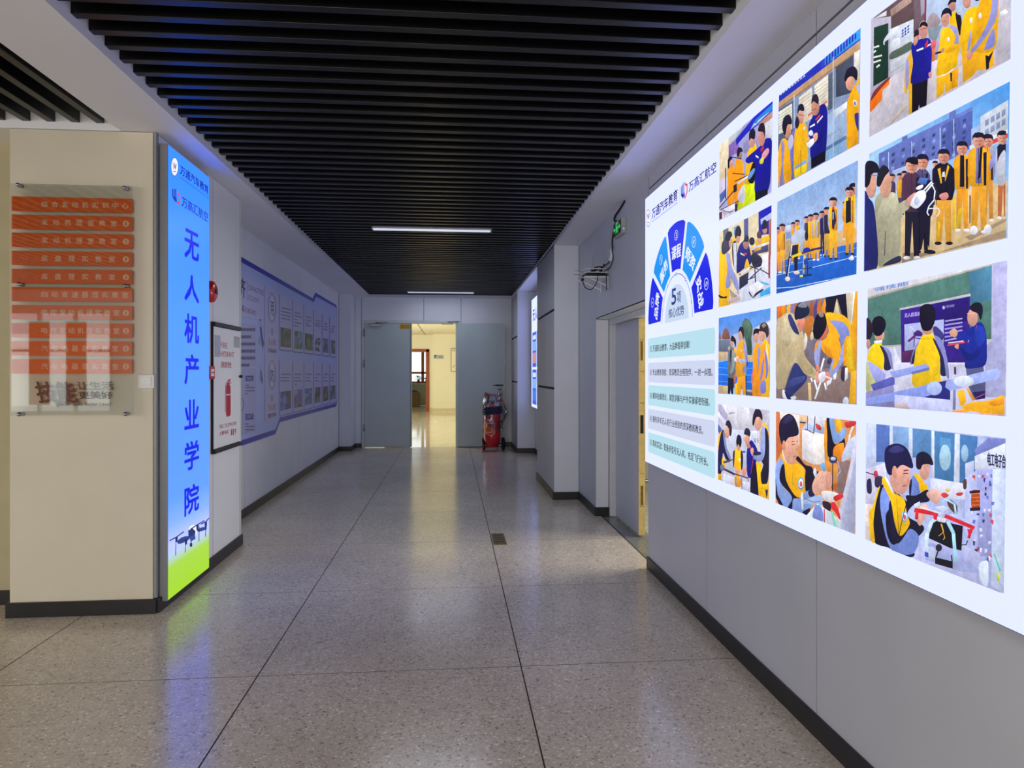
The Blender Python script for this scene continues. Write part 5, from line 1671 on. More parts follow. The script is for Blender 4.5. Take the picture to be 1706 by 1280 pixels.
c.p('c47038', (560, 420), (700, 380), (700, 560), (620, 860), (540, 800)); c.p('f4a41c', (480, 180), (505, 150), (500, 480), (520, 540), (486, 540), (475, 400)); c.s('141126', (500, 150), (545, 160), (560, 360), (600, 390), (660, 330), (670, 420), (620, 400), (570, 420), (570, 500), (510, 500), (505, 300)); c.s('8aace8', (525, 155), (568, 160), (590, 280), (660, 240), (685, 280), (640, 360), (570, 376), (545, 300)); c.s('f6b41c', (570, 160), (625, 165), (640, 240), (605, 285)); c.s('f08c1c', (568, 420), (660, 380), (640, 500), (570, 540)); c.s('d89040', (490, 540), (600, 580), (640, 700), (560, 760), (500, 620)); c.p('241c34', (620, 660), (660, 680), (655, 710), (620, 700)); c.s('d83a34', (670, 190), (770, 180), (765, 215), (690, 240)); c.line('f0f0ff', 16, (745, 225), (715, 300), (708, 370)); c.p('c8d0ec', (700, 360), (775, 300), (770, 500), (640, 560), (640, 500)); c.p('8a7070', (610, 560), (730, 540), (690, 680), (660, 860), (600, 840))
c.p('b4b8dc', (775, 440), (760, 1228), (620, 1180), (640, 1000)); c.p('d4d4ec', (775, 300), (775, 460), (700, 840), (640, 1080), (600, 1050), (690, 720))
c.line('a8a8c8', 8, (600, 540), (630, 640), (570, 720))
# the boy
c.s('8aa4e4', (28, 600), (80, 520), (110, 590), (90, 760), (140, 830), (220, 900), (300, 840), (380, 780), (400, 850), (350, 1000), (280, 1030), (150, 980), (70, 950), (28, 760)); c.s('17132c', (80, 600), (120, 580), (130, 720), (250, 880), (190, 900), (180, 990), (140, 980), (180, 880), (70, 740)); c.s('17132c', (215, 530), (240, 505), (300, 580), (360, 600), (385, 640), (430, 650), (385, 720), (370, 770), (310, 830), (300, 700), (300, 620)); c.s('241e40', (330, 830), (380, 770), (395, 855), (350, 880)); c.p('14122a', (28, 700), (48, 860), (100, 960), (60, 950), (28, 880)); c.s('17132c', (290, 1010), (350, 985), (330, 1050), (280, 1030))
c.s('fcb814', (80, 500), (105, 470), (140, 560), (185, 580), (240, 570), (290, 630), (300, 760), (290, 850), (235, 885), (180, 830), (125, 720), (110, 590)); c.s('f0e8e8', (92, 440), (110, 470), (140, 560), (120, 550), (95, 490)); c.line('c88a10', 4, (180, 590), (190, 760)); c.e('5aa8d8', 264, 755, 30, 58); c.e('f0f4ff', 264, 755, 22, 44); c.e('e05868', 264, 760, 13, 26)
c.s('e6a890', (95, 380), (130, 340), (232, 310), (238, 420), (225, 500), (205, 550), (175, 580), (130, 550), (100, 470)); c.s('1e1838', (62, 300), (70, 180), (140, 110), (200, 140), (240, 240), (240, 300), (200, 320), (150, 330), (120, 370), (90, 400)); c.s('34305c', (90, 180), (150, 120), (190, 160), (130, 200)); c.e('e0987e', 106, 405, 15, 50); c.line('3c2430', 7, (180, 396), (206, 392)); c.line('3c2430', 6, (176, 370), (206, 366)); c.line('3c2430', 6, (224, 366), (236, 362)); c.line('b85850', 8, (194, 508), (220, 500)); c.s('d8957c', (212, 400), (236, 440), (214, 452))
# hands, tool, drone
c.s('e8b09c', (370, 770), (430, 650), (500, 640), (530, 700), (500, 790), (400, 860)); c.s('e0a08c', (500, 680), (540, 650), (558, 740), (540, 800), (500, 810)); c.line('c88878', 4, (440, 700), (505, 690)); c.line('c88878', 4, (450, 750), (510, 730)); c.s('78b0e4', (446, 600), (460, 565), (485, 570), (495, 635), (470, 640)); c.s('e4e4f0', (380, 650), (398, 610), (412, 660), (400, 700))
c.line('201830', 9, (562, 560), (556, 890)); c.e('3c4468', 566, 535, 40, 34); c.e('c8d8f4', 566, 526, 24, 16); c.p('281c34', (536, 880), (556, 830), (572, 900)); c.p('a8c0ec', (260, 920), (440, 860), (470, 880), (465, 960), (270, 940)); c.s('e8e4e8', (460, 830), (560, 830), (640, 880), (560, 930), (480, 900)); c.s('d82c34', (570, 880), (640, 850), (660, 880), (590, 920)); c.s('d82c34', (530, 960), (575, 930), (620, 1010), (632, 1100), (590, 1030)); c.s('2a2034', (470, 920), (540, 940), (540, 1010), (480, 980)); c.p('d8e4f0', (420, 940), (540, 1020), (640, 1100), (640, 1190), (400, 1090), (320, 1050)); c.line('86d8c0', 22, (440, 950), (390, 1075)); c.line('86d8c0', 20, (555, 1020), (590, 1160)); c.line('d85060', 12, (484, 990), (484, 1115)); c.line('6a3038', 5, (300, 890), (380, 930), (450, 920)); c.s('e0e8f4', (268, 900), (270, 840), (285, 850), (290, 980), (275, 990)); c.s('7a8ad0', (400, 960), (460, 980), (470, 1110), (380, 1080))
done(c)

# -- column 3, row 1 (runs out of the top of the picture)
Q9 = [(62, 170), (1312, -770), (1302, 525), (48, 1220)]
c = photo((1440, 0, 1706, 240), 1419, Q9, 'c8c0cc')
c.p('c8dcff', (440, -120), (1320, -780), (1320, 120), (560, 260)); c.p('6a5258', (85, 160), (560, -200), (550, 200), (440, 300), (440, 170), (240, 260)); c.p('b89890', (230, 90), (420, -60), (420, 20), (240, 150)); c.p('7a6470', (440, -60), (550, -140), (545, 210), (450, 290)); c.p('b02848', (536, -140), (552, -150), (550, 190), (538, 200)); c.p('a8a4bc', (500, -40), (538, -60), (538, 110), (505, 150))
c.p('b8b4c8', (62, 170), (240, 145), (240, 700), (80, 840), (56, 860)); c.p('1c3a2e', (88, 245), (216, 205), (216, 690), (82, 770)); c.p('e4e4f0', (85, 165), (200, 95), (198, 140), (100, 165))
for k, wd in enumerate((50, 22, 76, 66, 56)): c.line('e8f0e8', 15, (84 + (k == 4) * 26, 424 + 44 * k), (84 + wd, 408 + 42 * k))
c.p('d4dcea', (232, 260), (440, 170), (438, 400), (235, 560)); c.marks('2438c0', 3, 334, 408, 272, 338); c.s('5a6a5c', (240, 470), (330, 420), (420, 370), (420, 440), (240, 530)); c.s('e0e4f0', (240, 270), (300, 235), (320, 280), (250, 330), (190, 370), (185, 400), (172, 390), (180, 350)); c.s('e4e8f4', (250, 360), (320, 340), (310, 420), (262, 440)); c.p('c8ccd8', (235, 550), (420, 455), (420, 560), (240, 690)); c.line('e4e8f4', 5, (240, 570), (420, 475)); c.line('9098a8', 4, (240, 650), (400, 545))
c.p('c9c3cf', (240, 690), (640, 480), (640, 880), (420, 1000), (48, 1222), (50, 1010)); c.p('ff7a14', (52, 900), (228, 690), (228, 750), (168, 800), (160, 890), (54, 1006)); c.s('8a3434', (60, 880), (100, 800), (220, 690), (226, 710), (150, 790), (70, 890)); c.line('e0c060', 8, (225, 1110), (380, 925)); c.line('a8a4b4', 12, (240, 1100), (390, 940))
c.s('b0a0a8', (560, 190), (620, 110), (680, 180), (650, 240), (570, 260)); c.p('8a98a8', (570, 260), (700, 220), (640, 380), (580, 340)); c.p('e8783c', (600, 380), (650, 360), (640, 540), (606, 550)); c.p('d4ccd8', (600, 560), (660, 520), (660, 880), (560, 930)); c.p('c8c2d0', (1200, -20), (1312, -100), (1305, 525), (1170, 590)); c.p('f4f4fc', (1212, 110), (1260, 80), (1290, 110), (1225, 146)); c.p('d0c8d4', (840, 600), (900, 560), (890, 730), (850, 770))
# figures
c.s('e8b020', (400, 500), (430, 470), (440, 760), (430, 1000), (404, 1010), (400, 800), (380, 830), (362, 800), (375, 560)); c.s('9a98d0', (375, 560), (400, 540), (400, 740), (375, 780)); c.e('c88c80', 470, 330, 26, 40); c.s('2a2030', (446, 330), (460, 270), (495, 270), (490, 310), (466, 320))
c.p('14101e', (432, 740), (572, 690), (560, 940), (500, 960), (494, 930), (486, 975), (430, 1005)); c.s('1b1c94', (425, 440), (440, 380), (500, 350), (580, 340), (608, 420), (600, 640), (575, 700), (440, 750), (420, 700), (440, 560)); c.p(WH, (470, 445), (534, 420), (534, 436), (474, 460)); c.p(WH, (548, 415), (598, 385), (598, 398), (550, 428)); c.p('d83048', (545, 400), (572, 350), (576, 400), (550, 436)); c.e('d8988c', 532, 265, 40, 82); c.s('1c1626', (498, 250), (510, 205), (545, 192), (570, 215), (568, 240), (530, 226)); c.line('403040', 4, (500, 262), (566, 250)); c.s('d8968a', (445, 360), (470, 330), (486, 360), (465, 400), (448, 400)); c.s('d88c88', (580, 650), (606, 640), (606, 690), (586, 690)); c.s('e0606c', (600, 380), (640, 360), (640, 420), (606, 430))
c.s(YJ, (770, 200), (800, 110), (850, 120), (862, 300), (850, 460)); c.s('1c1828', (820, 130), (850, 110), (875, 180), (868, 300), (850, 300)); c.e('c89080', 790, 45, 34, 60); c.s(HR, (752, 50), (770, 0), (820, -10), (826, 20), (790, 20)); c.e('c0c8e4', 860, 110, 30, 24)
c.p('f2b414', (652, 690), (800, 640), (830, 760), (730, 830), (720, 730), (715, 830), (650, 875)); c.p('e8a014', (770, 640), (850, 600), (840, 770), (790, 790)); c.p('201828', (774, 650), (790, 645), (788, 720), (776, 726)); c.s('fdc414', (655, 450), (690, 280), (760, 240), (820, 230), (850, 320), (840, 560), (800, 610), (700, 680), (650, 670), (665, 520)); c.s('9c9cd4', (770, 240), (820, 230), (848, 300), (846, 400), (800, 440), (820, 320)); c.s('a4a4d4', (640, 440), (670, 320), (690, 300), (670, 440), (660, 530), (640, 520)); c.s('f4b010', (740, 440), (830, 390), (845, 420), (760, 470), (730, 470)); c.e('e0a08c', 730, 170, 36, 70); c.s(HR, (694, 160), (705, 100), (745, 68), (785, 95), (786, 150), (760, 120), (715, 130)); c.e(WH, 758, 350, 13, 20); c.line('f8f0f0', 9, (655, 688), (740, 660), (805, 615)); c.p('201c2c', (640, 470), (700, 450), (700, 468), (645, 486)); c.s('d89080', (690, 440), (720, 425), (722, 455), (700, 470)); c.line('a06858', 5, (712, 196), (738, 186))
c.p('f0ac18', (880, 480), (980, 440), (1160, 440), (1170, 580), (1100, 620), (1020, 620), (960, 690), (890, 740)); c.s('fdc210', (866, 330), (890, 160), (940, 80), (1010, 60), (1060, 120), (1000, 380), (940, 470), (880, 490)); c.s('f8b414', (960, 420), (990, 200), (1030, 40), (1090, -60), (1200, -90), (1200, 260), (1170, 440), (1060, 470), (985, 450)); c.s('9696d8', (1160, -60), (1205, -40), (1190, 140), (1140, 260), (1040, 400), (970, 480), (955, 460), (1060, 300), (1130, 140)); c.s('8c90dc', (1080, 430), (1160, 250), (1170, 400), (1100, 440)); c.s('a0a0d8', (925, 470), (950, 300), (965, 280), (955, 420)); c.p('1a1626', (1090, 490), (1120, 500), (1165, 445), (1125, 560), (1122, 610), (1098, 625)); c.e(WH, 962, 180, 13, 24); c.e(WH, 1043, 140, 14, 26); c.e('d89888', 925, 15, 38, 60); c.s('d8948c', (920, 500), (935, 450), (975, 470), (960, 525), (935, 530)); c.s(HR, (985, -30), (1010, 10), (1050, -10), (1050, -60))
done(c)

# -- column 3, row 2
Q10 = [(33, 490), (942, 22), (928, 1035), (25, 1252)]
c = photo((1440, 130, 1706, 460), 1032, Q10, '7ab8f8')
c.poly(None, Q10, cols=['a8d4fc', '4a9cf0', 'b0d4fa', 'd0e4fc'])
c.p('6878c4', (95, 490), (245, 410), (245, 385), (280, 370), (280, 392), (550, 262), (550, 218), (594, 200), (594, 240), (702, 184), (700, 450), (500, 560), (95, 640)); c.p('5464b0', (500, 310), (700, 210), (700, 450), (500, 540))
for r_ in range(6):
    for k in range(9):
        x = 112 + 66 * k
        y = 520 - 31.5 * k + 46 * r_ - (k * 1.0 * r_)
        if x < 690: c.p('3e4884' if (k + r_) % 3 else '8c9ce4', (x, y), (x + 20, y - 10), (x + 20, y + 12), (x, y + 22))
for x, y in ((164, 480), (314, 410), (498, 320), (586, 265)): c.line('b8ccf4', 5, (x, y), (x + 2, y + 240))
c.p('a0b4e0', (700, 330), (760, 300), (760, 470), (700, 490)); c.p('ccd4e4', (760, 250), (942, 140), (936, 400), (760, 470)); 
for k in range(4):
    for r_ in range(2): c.p('8c9cc0', (790 + 36 * k, 275 - 21 * k + 62 * r_), (815 + 36 * k, 260 - 21 * k + 62 * r_), (815 + 36 * k, 300 - 21 * k + 62 * r_), (790 + 36 * k, 315 - 21 * k + 62 * r_))
c.p('d83c48', (690, 470), (940, 350), (940, 385), (690, 490)); c.p('e8ecf8', (690, 440), (940, 330), (940, 355), (690, 466)); c.p('dcc090', (30, 900), (300, 820), (700, 720), (935, 660), (928, 1040), (25, 1255)); c.p('a08870', (260, 1130), (480, 1130), (928, 980), (928, 1030), (400, 1150), (250, 1200)); c.p('a89078', (660, 1030), (930, 905), (930, 925), (700, 1050)); c.p('b4c4e8', (190, 600), (300, 560), (500, 520), (500, 640), (190, 740))
for x, t in ((240, 615), (270, 600), (310, 585), (195, 620), (475, 535)): man(c, x, t, t + 300, 40, '46406a' if x % 2 else 'e8a828', None, '3a3858')
man(c, 915, 340, 920, 90, '1c1a34', 'c4c4d8', 'c06a3c'); c.s('c8cce0', (880, 560), (905, 490), (935, 480), (932, 680), (880, 680)); man(c, 820, 362, 935, 95, 'e8a020', LV, 'd8923a'); c.s(LV, (830, 450), (868, 500), (860, 560), (820, 620), (815, 560), (845, 520))
man(c, 655, 408, 1000, 110, 'f4a81c', '', 'e89a24', inner='181428'); man(c, 765, 352, 1012, 140, 'f6b020', 'f0a418', 'eba22c', inner='7a74b0'); c.p('1c1628', (775, 450), (792, 440), (778, 640), (760, 660)); c.p('1c1628', (706, 760), (714, 760), (712, 940), (706, 940)); c.e('e8e8f4', 735, 985, 24, 30); c.e('e8e8f4', 826, 980, 25, 32)
man(c, 400, 492, 1140, 100, '504a70', None, '1a1628', shoe='20202c'); man(c, 540, 458, 1085, 140, '17142a', '17142a', 'e2a030', shoe='1a1620'); c.p('f4b820', (502, 590), (520, 580), (532, 680), (522, 684)); c.p('f4b820', (568, 560), (580, 575), (552, 670), (546, 655)); c.p('241e34', (524, 580), (552, 570), (550, 680), (530, 680)); c.p('e8e8f8', (534, 610), (548, 605), (550, 640), (530, 640)); c.s('d88c84', (512, 760), (560, 740), (574, 770), (540, 796)); c.p('e8c020', (505, 930), (518, 930), (516, 1040), (506, 1030)); c.s('d8b020', (640, 850), (668, 860), (640, 970), (624, 960)); c.p('f0c020', (600, 780), (616, 780), (616, 980), (600, 980))
man(c, 335, 512, 1180, 130, '50304a', '56344c', '1c182c', shoe='e0e0e8'); c.s('1a1626', (322, 550), (330, 512), (372, 520), (374, 560))
c.s('171438', (385, 780), (420, 680), (470, 670), (480, 800), (460, 900), (390, 890)); c.p('18142a', (396, 880), (460, 880), (450, 1110), (420, 1000), (400, 1110), (390, 1100)); c.s('1a1624', (430, 1110), (486, 1118), (484, 1138), (432, 1134))
# two near figures
c.s('aaa68c', (95, 850), (110, 760), (190, 730), (240, 810), (300, 790), (320, 840), (270, 900), (262, 1100), (230, 1190), (120, 1215), (100, 1020)); c.s('c0bca0', (150, 780), (220, 740), (250, 830), (170, 920), (110, 900)); c.line('5a5a60', 6, (166, 990), (158, 1150)); c.s('2a2c4c', (190, 1180), (258, 1150), (260, 1190), (150, 1215)); c.e('dca48c', 165, 690, 40, 88); c.s('22202c', (108, 690), (118, 600), (160, 566), (190, 600), (160, 640), (130, 700)); c.s('b8a890', (290, 800), (330, 770), (340, 800), (310, 840)); c.s('e4a898', (300, 790), (360, 740), (366, 780), (330, 830))
c.s('20246c', (25, 760), (60, 780), (95, 860), (115, 1210), (25, 1255)); c.e('dca08c', 72, 690, 36, 88); c.s('1a1828', (30, 700), (34, 560), (70, 535), (115, 560), (122, 610), (80, 620), (60, 690)); c.line('7080b0', 5, (70, 628), (118, 632))
# remote control
c.s('f0f4ff', (330, 810), (370, 740), (420, 730), (428, 780), (380, 840), (345, 838)); c.s('c0ccec', (352, 800), (372, 770), (390, 800), (366, 826)); c.p('4a6cb8', (372, 680), (390, 645), (446, 648), (430, 690)); c.s('f4f6ff', (365, 715), (380, 700), (410, 690), (408, 710), (380, 724)); c.line('f4f8ff', 10, (415, 730), (470, 670)); c.line('f4f8ff', 10, (425, 745), (478, 680)); c.line('f0f4ff', 8, (470, 690), (490, 730), (484, 790), (450, 830), (438, 870), (450, 890)); c.line('f0f4ff', 7, (450, 845), (510, 842), (522, 866), (500, 900))
done(c)

# -- column 3, row 3
c = photo((1440, 430, 1706, 700), 1261, [(28, 243), (1131, 20), (1120, 1250), (20, 1168)], 'ccccec')
c.p('e0dce6', (28, 240), (1015, 30), (1015, 70), (28, 320)); c.p('548078', (28, 320), (1010, 55), (1005, 640), (840, 660), (30, 700)); c.p('4f86a8', (830, 110), (1008, 60), (1006, 335), (840, 360)); c.p('d4cce0', (1012, 48), (1024, 46), (1016, 655), (1006, 655)); c.p('b8b4a8', (28, 310), (1010, 45), (1010, 58), (28, 325)); c.p('c8c0b8', (28, 700), (1010, 640), (1010, 655), (28, 712))
c.text('4a8ae8', '强技能', 82, 352, 236, 266, 0.03)
c.p('c8c4d0', (282, 398), (842, 280), (842, 300), (282, 414)); c.p('3a2090', (290, 412), (838, 304), (836, 560), (800, 830), (295, 826)); c.p('4a1c6a', (300, 700), (460, 680), (460, 820), (300, 820)); c.p('5a2a5c', (300, 740), (400, 730), (400, 822), (300, 822)); c.p('2c1678', (560, 360), (830, 310), (828, 500), (560, 520))
c.text('c8b8f8', '无人机装机', 320, 450, 438, 472, 0.02); c.p('b0b8e8', (320, 525), (632, 485), (630, 690), (322, 734)); c.line('6a2a7a', 18, (350, 660), (420, 600), (480, 620)); c.line('c8d8f8', 10, (365, 540), (440, 610)); c.s('4a2478', (390, 600), (430, 570), (465, 600), (430, 620)); c.s('3c3a80', (545, 560), (570, 540), (630, 600), (620, 650), (570, 640)); c.line('5a3a80', 8, (395, 700), (400, 630), (450, 640), (452, 690))
c.e('c8c0f4', 631, 392, 10, 14); c.text('b8b0f0', '万通汽车教育', 645, 716, 374, 396)
for k in range(6): c.line('a8a0e8', 12, (640, 500 + 31 * k), (780 - (k == 5) * 40, 478 + 31 * k))
c.p('d8d4ea', (290, 826), (800, 826), (800, 858), (290, 852)); c.p('dcdcf4', (240, 700), (300, 830), (680, 850), (700, 1100), (250, 1080)); c.p('b8b8e8', (1020, 40), (1135, 15), (1120, 1100), (960, 1100), (960, 700), (1016, 650)); c.line('4a3c58', 18, (722, 860), (724, 920)); c.line('7a7aa8', 22, (718, 1040), (716, 1200))
# teacher
c.p('5a5a86', (806, 860), (945, 850), (965, 960), (960, 1110), (880, 1120), (830, 1020)); c.p('201c64', (860, 1060), (960, 1050), (962, 1110), (890, 1120)); c.line('e05858', 5, (880, 1110), (958, 1072)); c.s('1a2a98', (735, 600), (800, 580), (860, 540), (925, 505), (965, 580), (975, 700), (965, 840), (880, 870), (806, 868), (800, 800), (755, 740), (750, 690), (810, 690), (830, 640), (740, 640)); c.s('14207c', (760, 700), (850, 760), (900, 700), (930, 740), (860, 810), (800, 790)); c.s('243cb4', (880, 560), (940, 540), (965, 640), (900, 700)); c.e('dca090', 862, 470, 42, 70); c.s('181626', (838, 390), (880, 352), (930, 360), (945, 420), (925, 490), (905, 440), (860, 420)); c.line('e0d0e0', 5, (818, 440), (890, 440)); c.s('e4a890', (682, 580), (720, 556), (746, 590), (726, 626), (690, 610)); c.s('e0a090', (720, 700), (750, 670), (750, 720)); c.line('d85050', 12, (665, 690), (800, 665)); c.line('f4e8f0', 8, (670, 672), (790, 656)); c.line('e84848', 4, (890, 560), (898, 530))
# students seen from behind
c.s('f8cc0a', (405, 760), (440, 660), (500, 600), (560, 620), (600, 720), (606, 900), (600, 1010), (400, 1020), (395, 860)); c.s('2a2850', (545, 630), (590, 680), (640, 800), (660, 920), (610, 920), (605, 780)); c.s('8488c8', (560, 620), (620, 650), (660, 780), (680, 940), (655, 930), (630, 780)); c.s('8488c8', (370, 830), (400, 720), (450, 640), (410, 740), (390, 830)); c.s('2a2850', (380, 820), (410, 720), (400, 830)); c.e('d09a80', 506, 560, 46, 46); c.s('141022', (446, 480), (452, 390), (510, 362), (560, 390), (570, 480), (540, 560), (500, 578), (465, 560)); c.p('f8d00c', (466, 610), (550, 600), (552, 640), (460, 650))
c.s('f4d010', (30, 790), (70, 690), (130, 670), (165, 730), (165, 860), (120, 890), (60, 850)); c.s('2a2850', (130, 690), (180, 730), (215, 820), (215, 880), (165, 880), (165, 780)); c.s('8a90c8', (150, 690), (215, 740), (235, 860), (220, 870), (190, 760)); c.e('d49c84', 128, 610, 40, 52); c.s('141022', (68, 520), (90, 470), (140, 460), (176, 500), (172, 560), (140, 610), (100, 615), (76, 580)); c.p('f0f0fa', (88, 655), (150, 650), (150, 675), (86, 672)); c.s('2a1c28', (25, 480), (60, 500), (78, 570), (55, 640), (25, 640)); c.e('c48a80', 40, 680, 16, 40)
# blurred bars and foreground
c.s('c8c88c', (25, 820), (90, 850), (150, 920), (100, 1000), (25, 1060)); c.s('a4a8e8', (40, 820), (130, 870), (180, 940), (110, 990), (60, 900)); c.p('8a88c0', (22, 1060), (240, 1000), (250, 1180), (20, 1170)); c.p('5a5cb4', (60, 1000), (250, 930), (250, 1000), (80, 1050)); c.p('9aa8f0', (210, 900), (490, 838), (520, 850), (522, 885), (240, 950)); c.p('7078c0', (380, 900), (525, 862), (525, 886), (390, 920)); c.p('2a2c80', (470, 1010), (690, 960), (690, 1130), (480, 1150)); c.p('8ea0f0', (25, 1110), (470, 1010), (600, 970), (610, 1060), (480, 1100), (25, 1160)); c.e('b4c4fc', 565, 1030, 60, 55); c.p('a8b8fc', (660, 970), (1060, 870), (1090, 900), (1080, 950), (690, 1050), (650, 1020)); c.e('dce6ff', 800, 975, 80, 45); c.p('c8cdfa', (250, 1080), (690, 1120), (690, 1220), (250, 1180)); c.p('c8b4b4', (250, 1150), (340, 1140), (380, 1200), (250, 1185))
c.p('f8b81c', (745, 1050), (800, 1040), (820, 1130), (790, 1170), (770, 1165)); c.p('e89a1c', (815, 1030), (835, 1030), (890, 1120), (870, 1130)); c.s('fab414', (780, 1180), (860, 1140), (1000, 1125), (1120, 1090), (1120, 1240), (860, 1210)); c.p('f8a814', (690, 1208), (860, 1195), (860, 1208), (740, 1222)); c.p('e8b49c', (700, 1215), (1120, 1235), (1120, 1252), (690, 1222)); c.s('f0981c', (1000, 1140), (1120, 1110), (1120, 1150), (1040, 1170))
done(c)

# -- column 3, row 4
Q12 = [(55, 60), (1017, 168), (1003, 1235), (50, 862)]
c = photo((1430, 690, 1706, 1000), 1140, Q12, 'b4c0f0')
c.p('c8d4fa', (55, 60), (130, 66), (120, 420), (55, 430)); c.p('5a78c4', (125, 70), (218, 80), (215, 330), (125, 330)); c.p('82a8dc', (240, 84), (350, 96), (345, 300), (240, 300)); c.p('5c8cc4', (375, 100), (505, 112), (505, 300), (375, 300)); c.p('4a80b8', (525, 118), (665, 134), (658, 468), (525, 440)); c.p('5a92c8', (560, 160), (640, 170), (640, 380), (570, 390)); c.p('4878b4', (702, 140), (825, 156), (800, 470), (698, 480)); c.p('d4def8', (218, 80), (240, 84), (238, 300), (216, 300)); c.p('d4def8', (350, 96), (375, 100), (375, 290), (348, 290)); c.p('dae2fa', (505, 112), (526, 118), (526, 440), (505, 440)); c.p('dae2fa', (668, 136), (702, 140), (698, 484), (662, 470)); c.e('a8d0e8', 600, 300, 40, 90); c.e('9cc4e4', 735, 270, 25, 60)
c.p('dde0f8', (500, 440), (800, 490), (790, 600), (500, 560)); c.p('d4d0ec', (55, 380), (200, 330), (190, 500), (110, 640), (55, 700)); c.p('e4d4d0', (50, 620), (110, 620), (100, 870), (50, 860)); c.s('d83848', (110, 400), (135, 395), (140, 470), (118, 450)); c.s('2a2848', (62, 460), (90, 450), (95, 540), (65, 540)); c.s('3a3050', (120, 440), (165, 430), (160, 500), (120, 500)); c.line('5a5480', 8, (55, 400), (180, 440))
# test rack on the right
c.p('c4c8ec', (740, 340), (800, 320), (800, 420), (740, 450)); c.p('7a86cc', (800, 250), (900, 165), (1017, 170), (1017, 210), (820, 290)); c.p('dfe6fa', (805, 290), (1017, 200), (1017, 370), (805, 382)); c.text('2a2c5c', '电工电子台', 892, 1020, 263, 355, 0.03); c.p('b4bcec', (740, 440), (820, 385), (1017, 372), (1005, 1235), (740, 1120)); c.p('c8d4f4', (930, 380), (1015, 375), (1003, 1235), (920, 1180)); c.p('a4a8e4', (820, 385), (930, 380), (920, 980), (830, 980))
rnd = random.Random(3)
for k in range(46):
    x, y = rnd.uniform(750, 925), rnd.uniform(400, 1000)
    c.p(rnd.choice(['3a3c70', 'e4e8ff', '5a60a8', 'e04858', '2a2c4c', '6a74c4', 'd8dcf8', 'e8c840']), (x, y), (x + rnd.uniform(8, 24), y + 2), (x + rnd.uniform(8, 20), y + rnd.uniform(12, 40)), (x, y + rnd.uniform(12, 34)))
c.s('b8481c', (790, 540), (815, 520), (845, 540), (845, 640), (820, 655), (790, 640)); 
for k in range(4): c.line('e8882c', 5, (792, 550 + 26 * k), (844, 546 + 26 * k))
c.p('241c30', (776, 530), (850, 522), (850, 540), (778, 548)); c.p('241c30', (780, 646), (852, 640), (850, 664), (782, 668)); c.s('5a3c34', (732, 460), (755, 450), (756, 510), (736, 515)); c.line('58c8a8', 10, (945, 960), (990, 1080)); c.e('c8d858', 975, 1120, 12, 30)
c.p('b8bce8', (400, 960), (460, 840), (740, 900), (850, 960), (860, 1140), (1003, 1235), (390, 1000)); c.p('a8b0e4', (480, 880), (720, 940), (860, 1100), (700, 1080), (470, 1000))
# second boy
c.s('7088d4', (365, 540), (370, 460), (400, 420), (430, 470), (440, 530), (400, 590)); c.s('1c1838', (362, 480), (380, 450), (372, 560), (362, 560)); c.s(YJ, (395, 420), (420, 410), (465, 470), (490, 500), (480, 530), (435, 530), (425, 470)); c.e('e0a494', 468, 390, 36, 64); c.s('1c1830', (408, 340), (415, 280), (460, 258), (510, 290), (528, 350), (490, 345), (455, 350), (440, 380), (415, 375))
# first boy
c.s('17142c', (115, 700), (140, 560), (190, 480), (300, 560), (345, 600), (340, 560), (410, 560), (490, 520), (500, 600), (400, 620), (350, 700), (460, 770), (440, 830), (340, 900), (400, 960), (360, 985), (220, 920), (120, 880)); c.s('f8c40c', (85, 680), (110, 640), (140, 530), (160, 500), (130, 620), (115, 760), (125, 880), (95, 860)); c.s('7a92e0', (160, 600), (185, 500), (230, 560), (230, 640), (200, 700), (210, 830), (250, 900), (310, 860), (370, 790), (430, 850), (390, 960), (290, 960), (230, 920), (185, 780)); c.s('1c1838', (220, 660), (240, 600), (290, 800), (360, 780), (290, 890), (240, 840)); c.s('fcc40c', (175, 470), (195, 435), (240, 530), (290, 560), (330, 590), (345, 680), (365, 760), (300, 840), (260, 740), (235, 600)); c.s('f0ecf8', (195, 440), (215, 450), (260, 545), (240, 530)); c.line('b8860c', 5, (276, 580), (290, 830)); c.e('8ab4e0', 330, 705, 22, 40); c.e('e8ecfa', 330, 705, 15, 28); c.e('d85070', 332, 710, 9, 18)
c.s('e6a898', (235, 420), (280, 340), (360, 360), (370, 460), (350, 510), (320, 550), (270, 545), (235, 480)); c.s('1e1a48', (192, 310), (205, 230), (280, 203), (350, 240), (388, 340), (380, 375), (320, 350), (285, 370), (240, 420), (210, 400)); c.s('3a3878', (220, 250), (280, 215), (330, 250), (260, 270)); c.e('e09c8c', 262, 400, 18, 44); c.line('3c2434', 7, (322, 410), (356, 408)); c.line('3c2434', 7, (325, 390), (358, 386)); c.line('b85c58', 8, (318, 498), (346, 490)); c.s('d89684', (345, 440), (370, 465), (350, 478))
